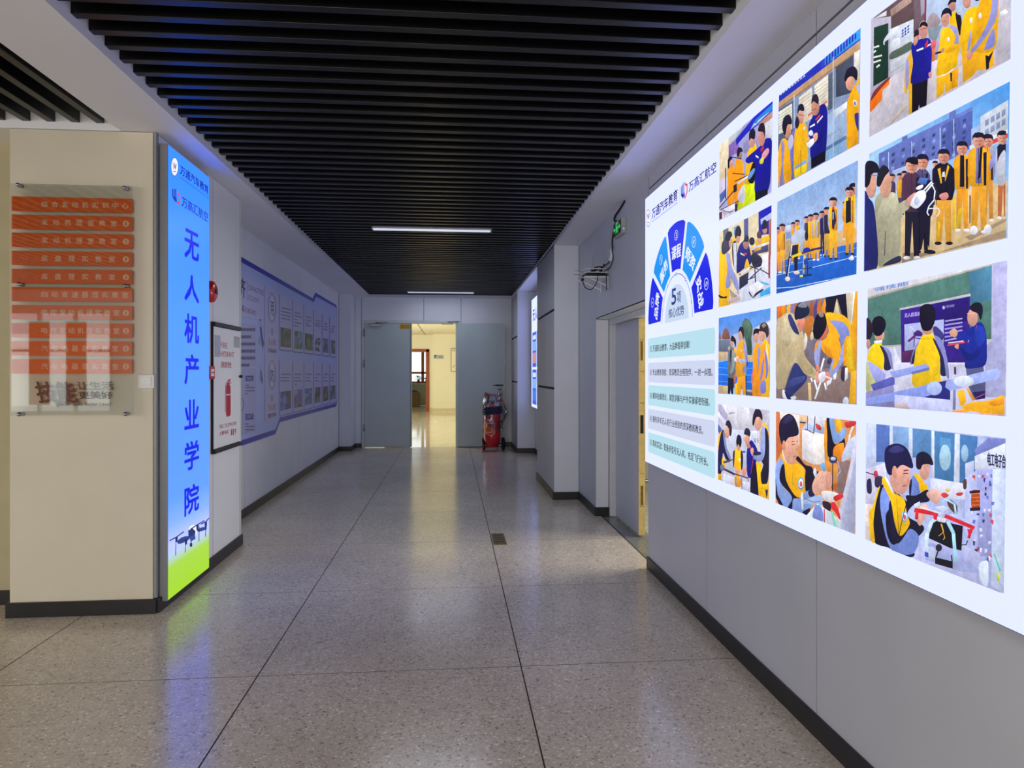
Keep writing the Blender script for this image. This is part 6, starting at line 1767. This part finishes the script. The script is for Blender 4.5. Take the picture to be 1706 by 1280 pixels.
# drone frame on the bench
c.p('16131f', (490, 850), (520, 750), (560, 730), (735, 770), (725, 940), (640, 920)); c.s('e4b0a4', (482, 550), (530, 515), (580, 540), (580, 590), (555, 620), (520, 600)); c.s('e8b4a4', (400, 660), (460, 620), (490, 640), (480, 700), (440, 770), (410, 720)); c.line('d0e8f8', 26, (475, 960), (490, 820), (520, 740), (560, 715)); c.line('a8dcf0', 24, (630, 740), (670, 820), (685, 1020)); c.line('d82838', 30, (400, 660), (565, 690)); c.line('d82838', 22, (420, 665), (415, 725)); c.line('d82838', 26, (610, 700), (815, 785)); c.line('d82838', 20, (800, 780), (775, 855)); c.p('d82838', (765, 790), (800, 795), (780, 860)); c.p('d82838', (530, 690), (560, 690), (556, 730), (534, 725)); c.p('e8e4f4', (560, 710), (620, 720), (612, 750), (560, 738)); c.p('d4e0f8', (540, 640), (600, 630), (640, 650), (600, 672)); c.line('c8d4f0', 14, (596, 650), (596, 700)); c.p('d8e4fa', (400, 620), (440, 600), (440, 640), (404, 648)); c.line('e0e8f8', 10, (440, 640), (600, 690)); c.line('c8d4f0', 8, (650, 690), (780, 740)); c.line('1c1830', 5, (390, 620), (345, 620), (310, 760), (290, 860)); c.line('d8b040', 5, (590, 755), (605, 810), (570, 840)); c.line('d8b040', 5, (585, 755), (612, 850), (600, 866)); c.line('201c30', 7, (725, 900), (760, 900), (770, 870)); c.s('58403c', (630, 590), (670, 600), (700, 640), (690, 690), (640, 640)); c.s('d84038', (585, 555), (610, 540), (640, 560), (610, 578)); c.s('d84038', (690, 545), (735, 540), (730, 560), (700, 562)); c.line('b0dcf0', 14, (590, 610), (620, 585), (680, 620), (690, 690)); c.e('e8c040', 632, 525, 16, 12)
c.s('c4d0f0', (470, 920), (500, 910), (545, 930), (545, 990), (510, 1000), (470, 975)); c.p('3850b8', (474, 945), (500, 955), (500, 990), (474, 978)); c.p('17141f', (546, 985), (668, 1015), (668, 1065), (546, 1030)); c.e('2c2838', 572, 920, 22, 26); c.line('2c2838', 10, (570, 935), (552, 985)); c.line('1c1826', 8, (660, 970), (664, 1020)); c.s('d8e4f8', (850, 1040), (890, 1010), (915, 1030), (910, 1180), (860, 1150))
done(c)

# ================================================================ OBJECTS IN THE CORRIDOR
# ---- linear lamps between the slats
for i, (y, lab) in enumerate(((6.605, 'slim white linear lamp between black slats, the nearer one'), (11.79, 'slim white linear lamp between black slats near the end wall'))):
    lp = thing('linear_lamp', lab, 'lamp', (-0.19, y + 0.03, 2.72), 'linear lamps in the slatted ceiling')
    box('lamp_housing', -0.757, 0.377, y, y + 0.07, 2.726, 2.80, M['frame_white'], lp, 0.002)
    box('diffuser', -0.75, 0.37, y + 0.004, y + 0.066, 2.718, 2.7262, M['lamp_white'], lp, 0.002)
    la = area('lamp_light', (0, 0, -0.004), (0, 0, -1), 1.1, 0.05, (11, 5)[i], (0.80, 0.88, 1.0))
    la.parent = lp
    for x in (-0.757, 0.377):
        box('end_cap', x - 0.006, x + 0.006, y, y + 0.07, 2.717, 2.80, M['grey_plastic'], lp, 0.001)

# ---- exit sign on the right wall
ex = thing('exit_sign', 'dark exit sign with green running figure high on right wall', 'sign', (1.35, 5.355, 2.435))
box('sign_housing', 1.311, 1.349, 5.222, 5.49, 2.437, 2.56, M['grey_plastic'], ex, 0.003)
box('sign_face', 1.3085, 1.3115, 5.232, 5.48, 2.446, 2.551, M['green_dark'], ex, 0.001)
c = Canvas('X', 1.3085, -1)
G = (60, 220, 120)
U = lambda a: 5.356 - (a - 0.5) * 0.235
V = lambda b: 2.4985 + (b - 0.5) * 0.095
c.wpoly(G, [(U(.34), V(.08)), (U(.34), V(.98)), (U(.66), V(.98)), (U(.66), V(.08)), (U(.62), V(.08)), (U(.62), V(.9)), (U(.38), V(.9)), (U(.38), V(.08))])
c.wpoly(G, [(U(.5 + .035 * math.cos(q)), V(.78 + .07 * math.sin(q))) for q in [k * math.pi / 6 for k in range(12)]])
c.wpoly(G, [(U(.44), V(.66)), (U(.52), V(.7)), (U(.56), V(.56)), (U(.64), V(.5)), (U(.63), V(.45)), (U(.54), V(.48)), (U(.52), V(.36)), (U(.58), V(.22)), (U(.54), V(.1)), (U(.5), V(.12)), (U(.53), V(.24)), (U(.46), V(.34)), (U(.38), V(.2)), (U(.34), V(.24)), (U(.42), V(.42)), (U(.43), V(.58)), (U(.36), V(.5)), (U(.34), V(.54))])
for s_ in (-1, 1):
    x0 = 0.5 + s_ * 0.33
    c.wpoly(G, [(U(x0 + s_ * .13), V(.5)), (U(x0 + s_ * .05), V(.75)), (U(x0 + s_ * .05), V(.58)), (U(x0 - s_ * .1), V(.58)), (U(x0 - s_ * .1), V(.42)), (U(x0 + s_ * .05), V(.42)), (U(x0 + s_ * .05), V(.25))])
c.build('running_figure', PG, ex)
bm = bmesh.new()
b_cyl(bm, (1.33, 5.2222, 2.47), (1.33, 5.2195, 2.47), 0.005, seg=10)
bm_obj('indicator_light', bm, mat('led_green', (150, 220, 150), 0.3, emit=(150, 240, 150), estr=0.8), ex)
tube('supply_cable', [(1.343, 5.48, 2.57), (1.335, 5.55, 2.61), (1.335, 5.50, 2.64), (1.34, 5.40, 2.66), (1.345, 5.25, 2.69)], 0.008, M['black_rubber'], ex)

# ---- wall shelf with router, antennas and loose cables
sh = thing('wall_shelf', 'small white wall shelf under the tangled network cables', 'shelf', (1.35, 5.98, 2.165))
box('shelf_board', 1.135, 1.349, 5.80, 6.16, 2.168, 2.182, M['white_plastic'], sh, 0.003)
for y in (5.84, 6.12):
    bm = bmesh.new()
    b_tube(bm, [(1.346, y, 2.10), (1.20, y, 2.165)], 0.007)
    b_box(bm, 1.343, 1.349, y - 0.01, y + 0.01, 2.08, 2.168)
    bm_obj('bracket', bm, M['white_plastic'], sh)
for z in (2.215, 2.245):
    bm = bmesh.new()
    b_tube(bm, [(1.345, 5.805, z), (1.16, 5.805, z), (1.14, 5.83, z), (1.14, 6.13, z), (1.16, 6.155, z), (1.345, 6.155, z)], 0.004)
    bm_obj('guard_rail', bm, M['white_plastic'], sh)
rt = thing('router', 'black network router with long antennas on the wall shelf', 'router', (1.25, 5.97, 2.182))
box('router_body', 1.165, 1.335, 5.87, 6.07, 2.182, 2.222, M['black_plastic'], rt, 0.008)
for a_, b_ in (((1.20, 5.95, 2.225), (1.065, 5.9, 2.243)), ((1.18, 6.0, 2.215), (1.075, 6.0, 2.220)), ((1.26, 6.06, 2.22), (1.285, 6.0, 2.42)), ((1.24, 6.05, 2.22), (1.262, 6.03, 2.40))):
    bm = bmesh.new()
    b_cyl(bm, a_, b_, 0.005, 0.0035, seg=8)
    bm_obj('antenna', bm, M['grey_plastic'], rt, True)
sw2 = thing('network_switch', 'flat dark switch box stacked beside router on wall shelf', 'switch box', (1.28, 5.84, 2.182))
box('switch_body', 1.20, 1.335, 5.812, 5.848, 2.182, 2.20, M['dark_metal'], sw2, 0.004)
cables = [('dark cable looping below the wall shelf', [(1.24, 5.9, 2.22), (1.245, 5.79, 2.19), (1.24, 5.79, 2.13), (1.20, 5.82, 2.07), (1.15, 5.84, 2.085), (1.125, 5.85, 2.15)], 0.004),
          ('dark cable running up from router to white disc', [(1.30, 5.9, 2.222), (1.31, 5.85, 2.27), (1.335, 5.76, 2.29), (1.343, 5.72, 2.33), (1.344, 5.66, 2.36)], 0.005),
          ('dark cable hanging in a bow beside the white disc', [(1.344, 5.66, 2.42), (1.33, 5.60, 2.36), (1.335, 5.60, 2.30), (1.33, 5.68, 2.24), (1.32, 5.80, 2.235)], 0.005),
          ('dark cable rising along wall to the exit sign', [(1.344, 5.66, 2.40), (1.344, 5.66, 2.47), (1.344, 5.62, 2.53), (1.344, 5.56, 2.58), (1.342, 5.52, 2.60)], 0.006),
          ('black cable tangle coiled on top of the router', [(1.31, 5.92, 2.222), (1.26, 5.85, 2.25), (1.22, 5.95, 2.24), (1.27, 6.03, 2.26), (1.32, 5.95, 2.28), (1.26, 5.87, 2.27), (1.23, 5.98, 2.255), (1.30, 6.02, 2.24), (1.33, 5.9, 2.30)], 0.0055),
          ('short black plug cable dangling under the wall shelf', [(1.325, 5.80, 2.182), (1.325, 5.792, 2.14), (1.326, 5.79, 2.10), (1.325, 5.79, 2.06)], 0.004)]
for i, (lab, pts, r_) in enumerate(cables):
    if i in (0, 1, 4):
        tube('cable', pts, r_, M['black_rubber'], rt)
        continue
    tag(tube('cable', pts, r_, M['black_rubber']), lab, 'cable', 'cables around the wall shelf')
ad = thing('power_adapter', 'tiny black adapter at the outer corner of the wall shelf', 'adapter', (1.125, 5.85, 2.14))
box('adapter_body', 1.112, 1.138, 5.835, 5.865, 2.145, 2.167, M['black_plastic'], ad, 0.004)
dk = thing('wall_disc', 'small white round antenna disc fixed above the wall shelf', 'antenna', (1.35, 5.68, 2.34))
bm = bmesh.new()
b_cyl(bm, (1.349, 5.68, 2.343), (1.325, 5.68, 2.343), 0.056, 0.052, seg=28)
bm_obj('disc_shell', bm, M['white_plastic'], dk, True)
bm = bmesh.new()
b_cyl(bm, (1.3255, 5.68, 2.343), (1.323, 5.68, 2.343), 0.03, 0.028, seg=24)
bm_obj('disc_cap', bm, M['grey_plastic'], dk, True)

# ---- wheeled extinguisher by the end door
XE, YEX = 0.692, 11.80
fe = thing('fire_extinguisher', 'red wheeled fire extinguisher in clear plastic before the end door', 'extinguisher', (XE, YEX, 0))
bm = bmesh.new()
b_lathe(bm, [(0.05, 0.075), (0.10, 0.078), (0.105, 0.135), (0.128, 0.16), (0.145, 0.205), (0.147, 0.26), (0.147, 0.64), (0.142, 0.70), (0.118, 0.745), (0.08, 0.775), (0.045, 0.79), (0.04, 0.81)], XE, YEX, 32)
bm_obj('tank', bm, M['extinguisher_red'], fe, True)
bm = bmesh.new()
for k in range(3):
    pts = [(XE + (0.152 + 0.004 * (k % 2)) * math.cos(2 * math.pi * j / 24), YEX + (0.152 + 0.004 * (k % 2)) * math.sin(2 * math.pi * j / 24), 0.655 + 0.043 * k + 0.012 * math.sin(2 * math.pi * j / 24 + 2)) for j in range(24)]
    b_tube(bm, pts, 0.025, 8, True)
hose = bm_obj('hose_coil', bm, M['collar_blue'], fe, True)
bm = bmesh.new()
b_cyl(bm, (XE, YEX, 0.80), (XE, YEX, 0.86), 0.03, 0.025, 16)
b_box(bm, XE - 0.07, XE + 0.04, YEX - 0.015, YEX + 0.015, 0.845, 0.865, 0.003)
bm_obj('valve', bm, M['dark_metal'], fe)
tube('handle', [(XE - 0.125, YEX + 0.10, 0.70), (XE - 0.115, YEX + 0.11, 0.86), (XE - 0.09, YEX + 0.11, 0.945), (XE - 0.05, YEX + 0.11, 0.955), (XE + 0.10, YEX + 0.11, 0.955), (XE + 0.145, YEX + 0.11, 0.94), (XE + 0.15, YEX + 0.11, 0.86), (XE + 0.13, YEX + 0.10, 0.70)], 0.012, M['extinguisher_red'], fe, 8, 4)
tube('frame_bar', [(XE - 0.125, YEX + 0.10, 0.70), (XE - 0.125, YEX + 0.135, 0.40), (XE - 0.125, YEX + 0.12, 0.11)], 0.011, M['extinguisher_red'], fe, 8, 4)
tube('frame_bar', [(XE + 0.13, YEX + 0.10, 0.70), (XE + 0.13, YEX + 0.135, 0.40), (XE + 0.13, YEX + 0.12, 0.11)], 0.011, M['extinguisher_red'], fe, 8, 4)
tube('support_loop', [(XE - 0.14, YEX - 0.02, 0.115), (XE - 0.175, YEX - 0.17, 0.03), (XE - 0.17, YEX - 0.20, 0.012), (XE - 0.13, YEX - 0.205, 0.012), (XE + 0.02, YEX - 0.205, 0.012), (XE + 0.06, YEX - 0.20, 0.014), (XE + 0.075, YEX - 0.15, 0.05), (XE + 0.11, YEX - 0.02, 0.115)], 0.010, M['extinguisher_red'], fe, 8, 4)
bm = bmesh.new()
b_cyl(bm, (XE - 0.17, YEX + 0.10, 0.11), (XE + 0.205, YEX + 0.10, 0.11), 0.012, seg=10)
bm_obj('axle', bm, M['dark_metal'], fe)
for x in (XE - 0.145, XE + 0.195):
    bm = bmesh.new()
    n = 32
    prof = [(0.06, -0.024), (0.098, -0.026), (0.11, -0.014), (0.11, 0.014), (0.098, 0.026), (0.06, 0.024)]
    rings = [[bm.verts.new((x + dx, YEX + 0.10 + r_ * math.cos(2 * math.pi * k / n), 0.11 + r_ * math.sin(2 * math.pi * k / n))) for k in range(n)] for r_, dx in prof]
    for A, B in zip(rings, rings[1:] + rings[:1]):
        for k in range(n): bm.faces.new((A[k], A[(k + 1) % n], B[(k + 1) % n], B[k]))
    wh = bm_obj('wheel', bm, M['black_rubber'], fe, True)
    bm = bmesh.new()
    b_cyl(bm, (x - 0.02, YEX + 0.10, 0.11), (x + 0.02, YEX + 0.10, 0.11), 0.062, seg=24)
    b_cyl(bm, (x - 0.03, YEX + 0.10, 0.11), (x + 0.03, YEX + 0.10, 0.11), 0.022, seg=16)
    bm_obj('wheel_hub', bm, M['steel'], wh, True)


def on_tank(name, colour, zpts, lift, parent):
    """patch wrapped on the tank; points in zoomed drawing coordinates"""
    vs = []
    for x, y in zpts:
        s_ = max(-0.98, min(0.98, (x - 345) / 125))
        a = math.asin(s_)
        py = 620 + y / 8.53
        z = CAMH - (py - HZ) * (YEX - 0.14) / FPX
        vs.append((XE + (0.147 + lift) * math.sin(a), YEX - (0.147 + lift) * math.cos(a), z))
    return vs


def tank_strip(pts, colour, lift, V_, F_, C_):
    # triangulated in narrow vertical strips so that it follows the curve
    xs = sorted({p[0] for p in pts} | {min(p[0] for p in pts) + k * (max(p[0] for p in pts) - min(p[0] for p in pts)) / 10 for k in range(11)})
    for xa, xb in zip(xs, xs[1:]):
        pc = clip_poly(pts, [(xa, -9999), (xb, -9999), (xb, 9999), (xa, 9999)])
        if len(pc) >= 3:
            i = len(V_)
            V_ += on_tank('', None, pc, lift, None)
            F_.append(tuple(range(i, i + len(pc))))
            C_.append(lin(colour))


V_, F_, C_ = [], [], []
hexa = [(230, 715), (290, 682), (376, 716), (376, 880), (322, 908), (232, 880)]
tank_strip(hexa, (240, 222, 214), 0.0010, V_, F_, C_)
tank_strip([(235, 718), (290, 688), (371, 720), (371, 876), (321, 902), (237, 877)], (196, 26, 34), 0.0016, V_, F_, C_)
tank_strip([(238, 735), (292, 715), (366, 738), (366, 800), (238, 800)], (190, 70, 44), 0.0020, V_, F_, C_)
tank_strip([(234, 810), (262, 775), (330, 790), (366, 850), (366, 868), (240, 868)], (220, 128, 26), 0.0024, V_, F_, C_)
for x in (262, 282, 300):
    tank_strip([(x, 800), (x + 12, 800), (x + 12, 850), (x, 850)], (180, 60, 24), 0.0028, V_, F_, C_)
for k in range(6):
    tank_strip([(245 + 20 * k, 722), (259 + 20 * k, 722), (259 + 20 * k, 738), (245 + 20 * k, 738)], (238, 220, 214), 0.0028, V_, F_, C_)
tank_strip([(252, 862), (322, 862), (322, 868), (252, 868)], (238, 226, 214), 0.0028, V_, F_, C_)
tank_strip([(262, 674), (306, 674), (306, 688), (286, 700), (264, 688)], (230, 226, 232), 0.0032, V_, F_, C_)
mesh_obj('label', V_, F_, PM, fe, cols=C_)
# crumpled clear wrap
bm = bmesh.new()
rn = random.Random(5)
rows, n = 11, 26
rings = []
for i in range(rows):
    t = i / (rows - 1)
    z = 0.34 + 0.66 * t
    ring = []
    for k in range(n):
        a = 2 * math.pi * k / n
        r_ = 0.17 + 0.012 * math.sin(3 * a + 4 * t) + rn.uniform(-0.006, 0.010)
        if t > 0.75: r_ *= 1 - 0.22 * (t - 0.75) / 0.25
        flare = max(0, math.cos(a - 0.0)) ** 6 * 0.075 * max(0, 1 - abs(t - 0.5) / 0.32)
        r_ += flare
        zz = z + (rn.uniform(-0.02, 0.02) if i not in (0,) else 0.03 * math.sin(2 * a) - 0.04 * math.sin(a))
        ring.append(bm.verts.new((XE + 0.01 + r_ * math.cos(a), YEX + 0.03 + (r_ + 0.01) * math.sin(a), zz)))
    rings.append(ring)
for A, B in zip(rings, rings[1:]):
    for k in range(n): bm.faces.new((A[k], A[(k + 1) % n], B[(k + 1) % n], B[k]))
bm_obj('plastic_wrap', bm, M['film'], fe, False)

# ---- brass plate in the floor
pl = thing('floor_plate', 'dark brass cover plate let into the terrazzo floor', 'floor plate', (0.374, 5.53, 0))
box('plate', 0.325, 0.43, 5.35, 5.715, 0.0, 0.004, M['brass'], pl, 0.0015)
for k in range(4):
    box('groove', 0.34, 0.415, 5.42 + 0.07 * k, 5.44 + 0.07 * k, 0.0038, 0.0048, M['dark_metal'], pl)

# ---- things in the lobby beyond the end door
pp = thing('wall_plaque', 'small blue and white plaque on the cream lobby wall', 'sign', (-0.445, 23.5, 1.82))
box('plaque_board', -0.607, -0.284, 23.485, 23.499, 1.82, 1.95, M['grey_paper'], pp, 0.002)
c = Canvas('Y', 23.485, -1)
c.wpoly((52, 92, 152), [(-0.607, 1.82), (-0.607, 1.95), (-0.50, 1.95)])
c.wpoly((70, 74, 80), [(-0.46, 1.875), (-0.33, 1.875), (-0.33, 1.895), (-0.46, 1.895)])
c.build('plaque_print', PM, pp)
po = thing('framed_poster', 'narrow framed chart on the cream lobby wall beside the open door', 'poster', (0.16, 23.5, 1.38))
box('poster_frame', -0.04, 0.40, 23.475, 23.499, 1.38, 2.185, M['alu_grey'], po, 0.003)
box('poster_sheet', -0.015, 0.375, 23.470, 23.476, 1.405, 2.16, M['cream_wall'], po)
c = Canvas('Y', 23.470, -1)
c.wmarks((70, 70, 64), 2, 0.01, 0.12, 2.08, 2.13)
for a_, b_ in (((0.02, 1.5), (0.08, 1.62)), ((0.08, 1.62), (0.3, 1.62)), ((0.12, 2.0), (0.34, 1.9)), ((0.16, 1.45), (0.34, 1.8))):
    c.wpoly((120, 118, 104), [(a_[0], a_[1]), (b_[0], b_[1]), (b_[0] + 0.012, b_[1] - 0.012), (a_[0] + 0.012, a_[1] - 0.012)])
c.build('chart_print', PM, po)
for x, y, lab in ((-1.02, 16.5, 'small sprinkler head under the lobby ceiling, the nearer one'), (-0.9, 20.5, 'small sprinkler head under the lobby ceiling, the farther one')):
    s_ = thing('sprinkler', lab, 'sprinkler', (x, y, 2.6), 'sprinklers in the lobby')
    bm = bmesh.new()
    b_cyl(bm, (x, y, 2.66), (x, y, 2.60), 0.02, seg=10)
    bm_obj('stem', bm, M['alu'], s_)
    bm = bmesh.new()
    b_cyl(bm, (x, y, 2.60), (x, y, 2.585), 0.05, 0.02, seg=12)
    bm_obj('deflector', bm, M['alu'], s_)
for (x, lab, sc) in ((-1.35, 'potted leafy plant on the far window sill, left one', 0.85), (-1.02, 'potted leafy plant on the far window sill, right one', 0.55), (-1.75, 'potted leafy plant on the far window sill, mostly hidden by the door leaf', 0.9)):
    p_ = thing('potted_plant', lab, 'plant', (x, 27.9, 0.92), 'plants on the far sill')
    bm = bmesh.new()
    b_lathe(bm, [(0.045, 0.92), (0.06, 1.02), (0.066, 1.04), (0.055, 1.04)], x, 27.9, 14)
    bm_obj('pot', bm, M['pot'], p_, True)
    bm = bmesh.new()
    rn = random.Random(int(-x * 100))
    for k in range(26):
        a, r_, z = rn.uniform(0, 6.28), rn.uniform(0.03, 0.17) * sc, 1.05 + rn.uniform(0.0, 0.24) * sc
        d = Vector((math.cos(a), math.sin(a) * 0.6, 0))
        sd = Vector((-d.y, d.x, 0.3)).normalized() * 0.035
        q = Vector((x, 27.9, z)) + d * r_
        v = [bm.verts.new(q - d * 0.05), bm.verts.new(q + sd), bm.verts.new(q + d * 0.07 - Vector((0, 0, 0.03))), bm.verts.new(q - sd)]
        bm.faces.new(v)
    bm_obj('foliage', bm, M['leaf'], p_)
    bm = bmesh.new()
    for k in range(4): b_tube(bm, [(x, 27.9, 1.02), (x + rn.uniform(-0.1, 0.1) * sc, 27.9, 1.12 + 0.12 * sc)], 0.005, 5)
    bm_obj('stem', bm, M['leaf'], p_)
cb = thing('cardboard_box', 'brown carton with clutter below the far window', 'box', (-1.5, 27.6, 0))
box('carton', -1.75, -1.28, 27.3, 27.75, 0, 0.55, M['cardboard'], cb, 0.006)
box('flap', -1.75, -1.28, 27.22, 27.32, 0.50, 0.555, M['cardboard'], cb, 0.003)
ck = tag(mesh_obj('crumpled_cloth', [(-1.68 + 0.06 * i, 27.36 + 0.06 * j, 0.565 + 0.12 * abs(math.sin(i * 1.7 + j * 1.1)) * math.sin(math.pi * i / 6) * math.sin(math.pi * j / 6)) for i in range(7) for j in range(7)],
                  [(i * 7 + j, i * 7 + j + 1, i * 7 + j + 8, i * 7 + j + 7) for i in range(6) for j in range(6)], M['blue_cloth'], None, True), 'dark crumpled cloth lying on the far carton', 'cloth')
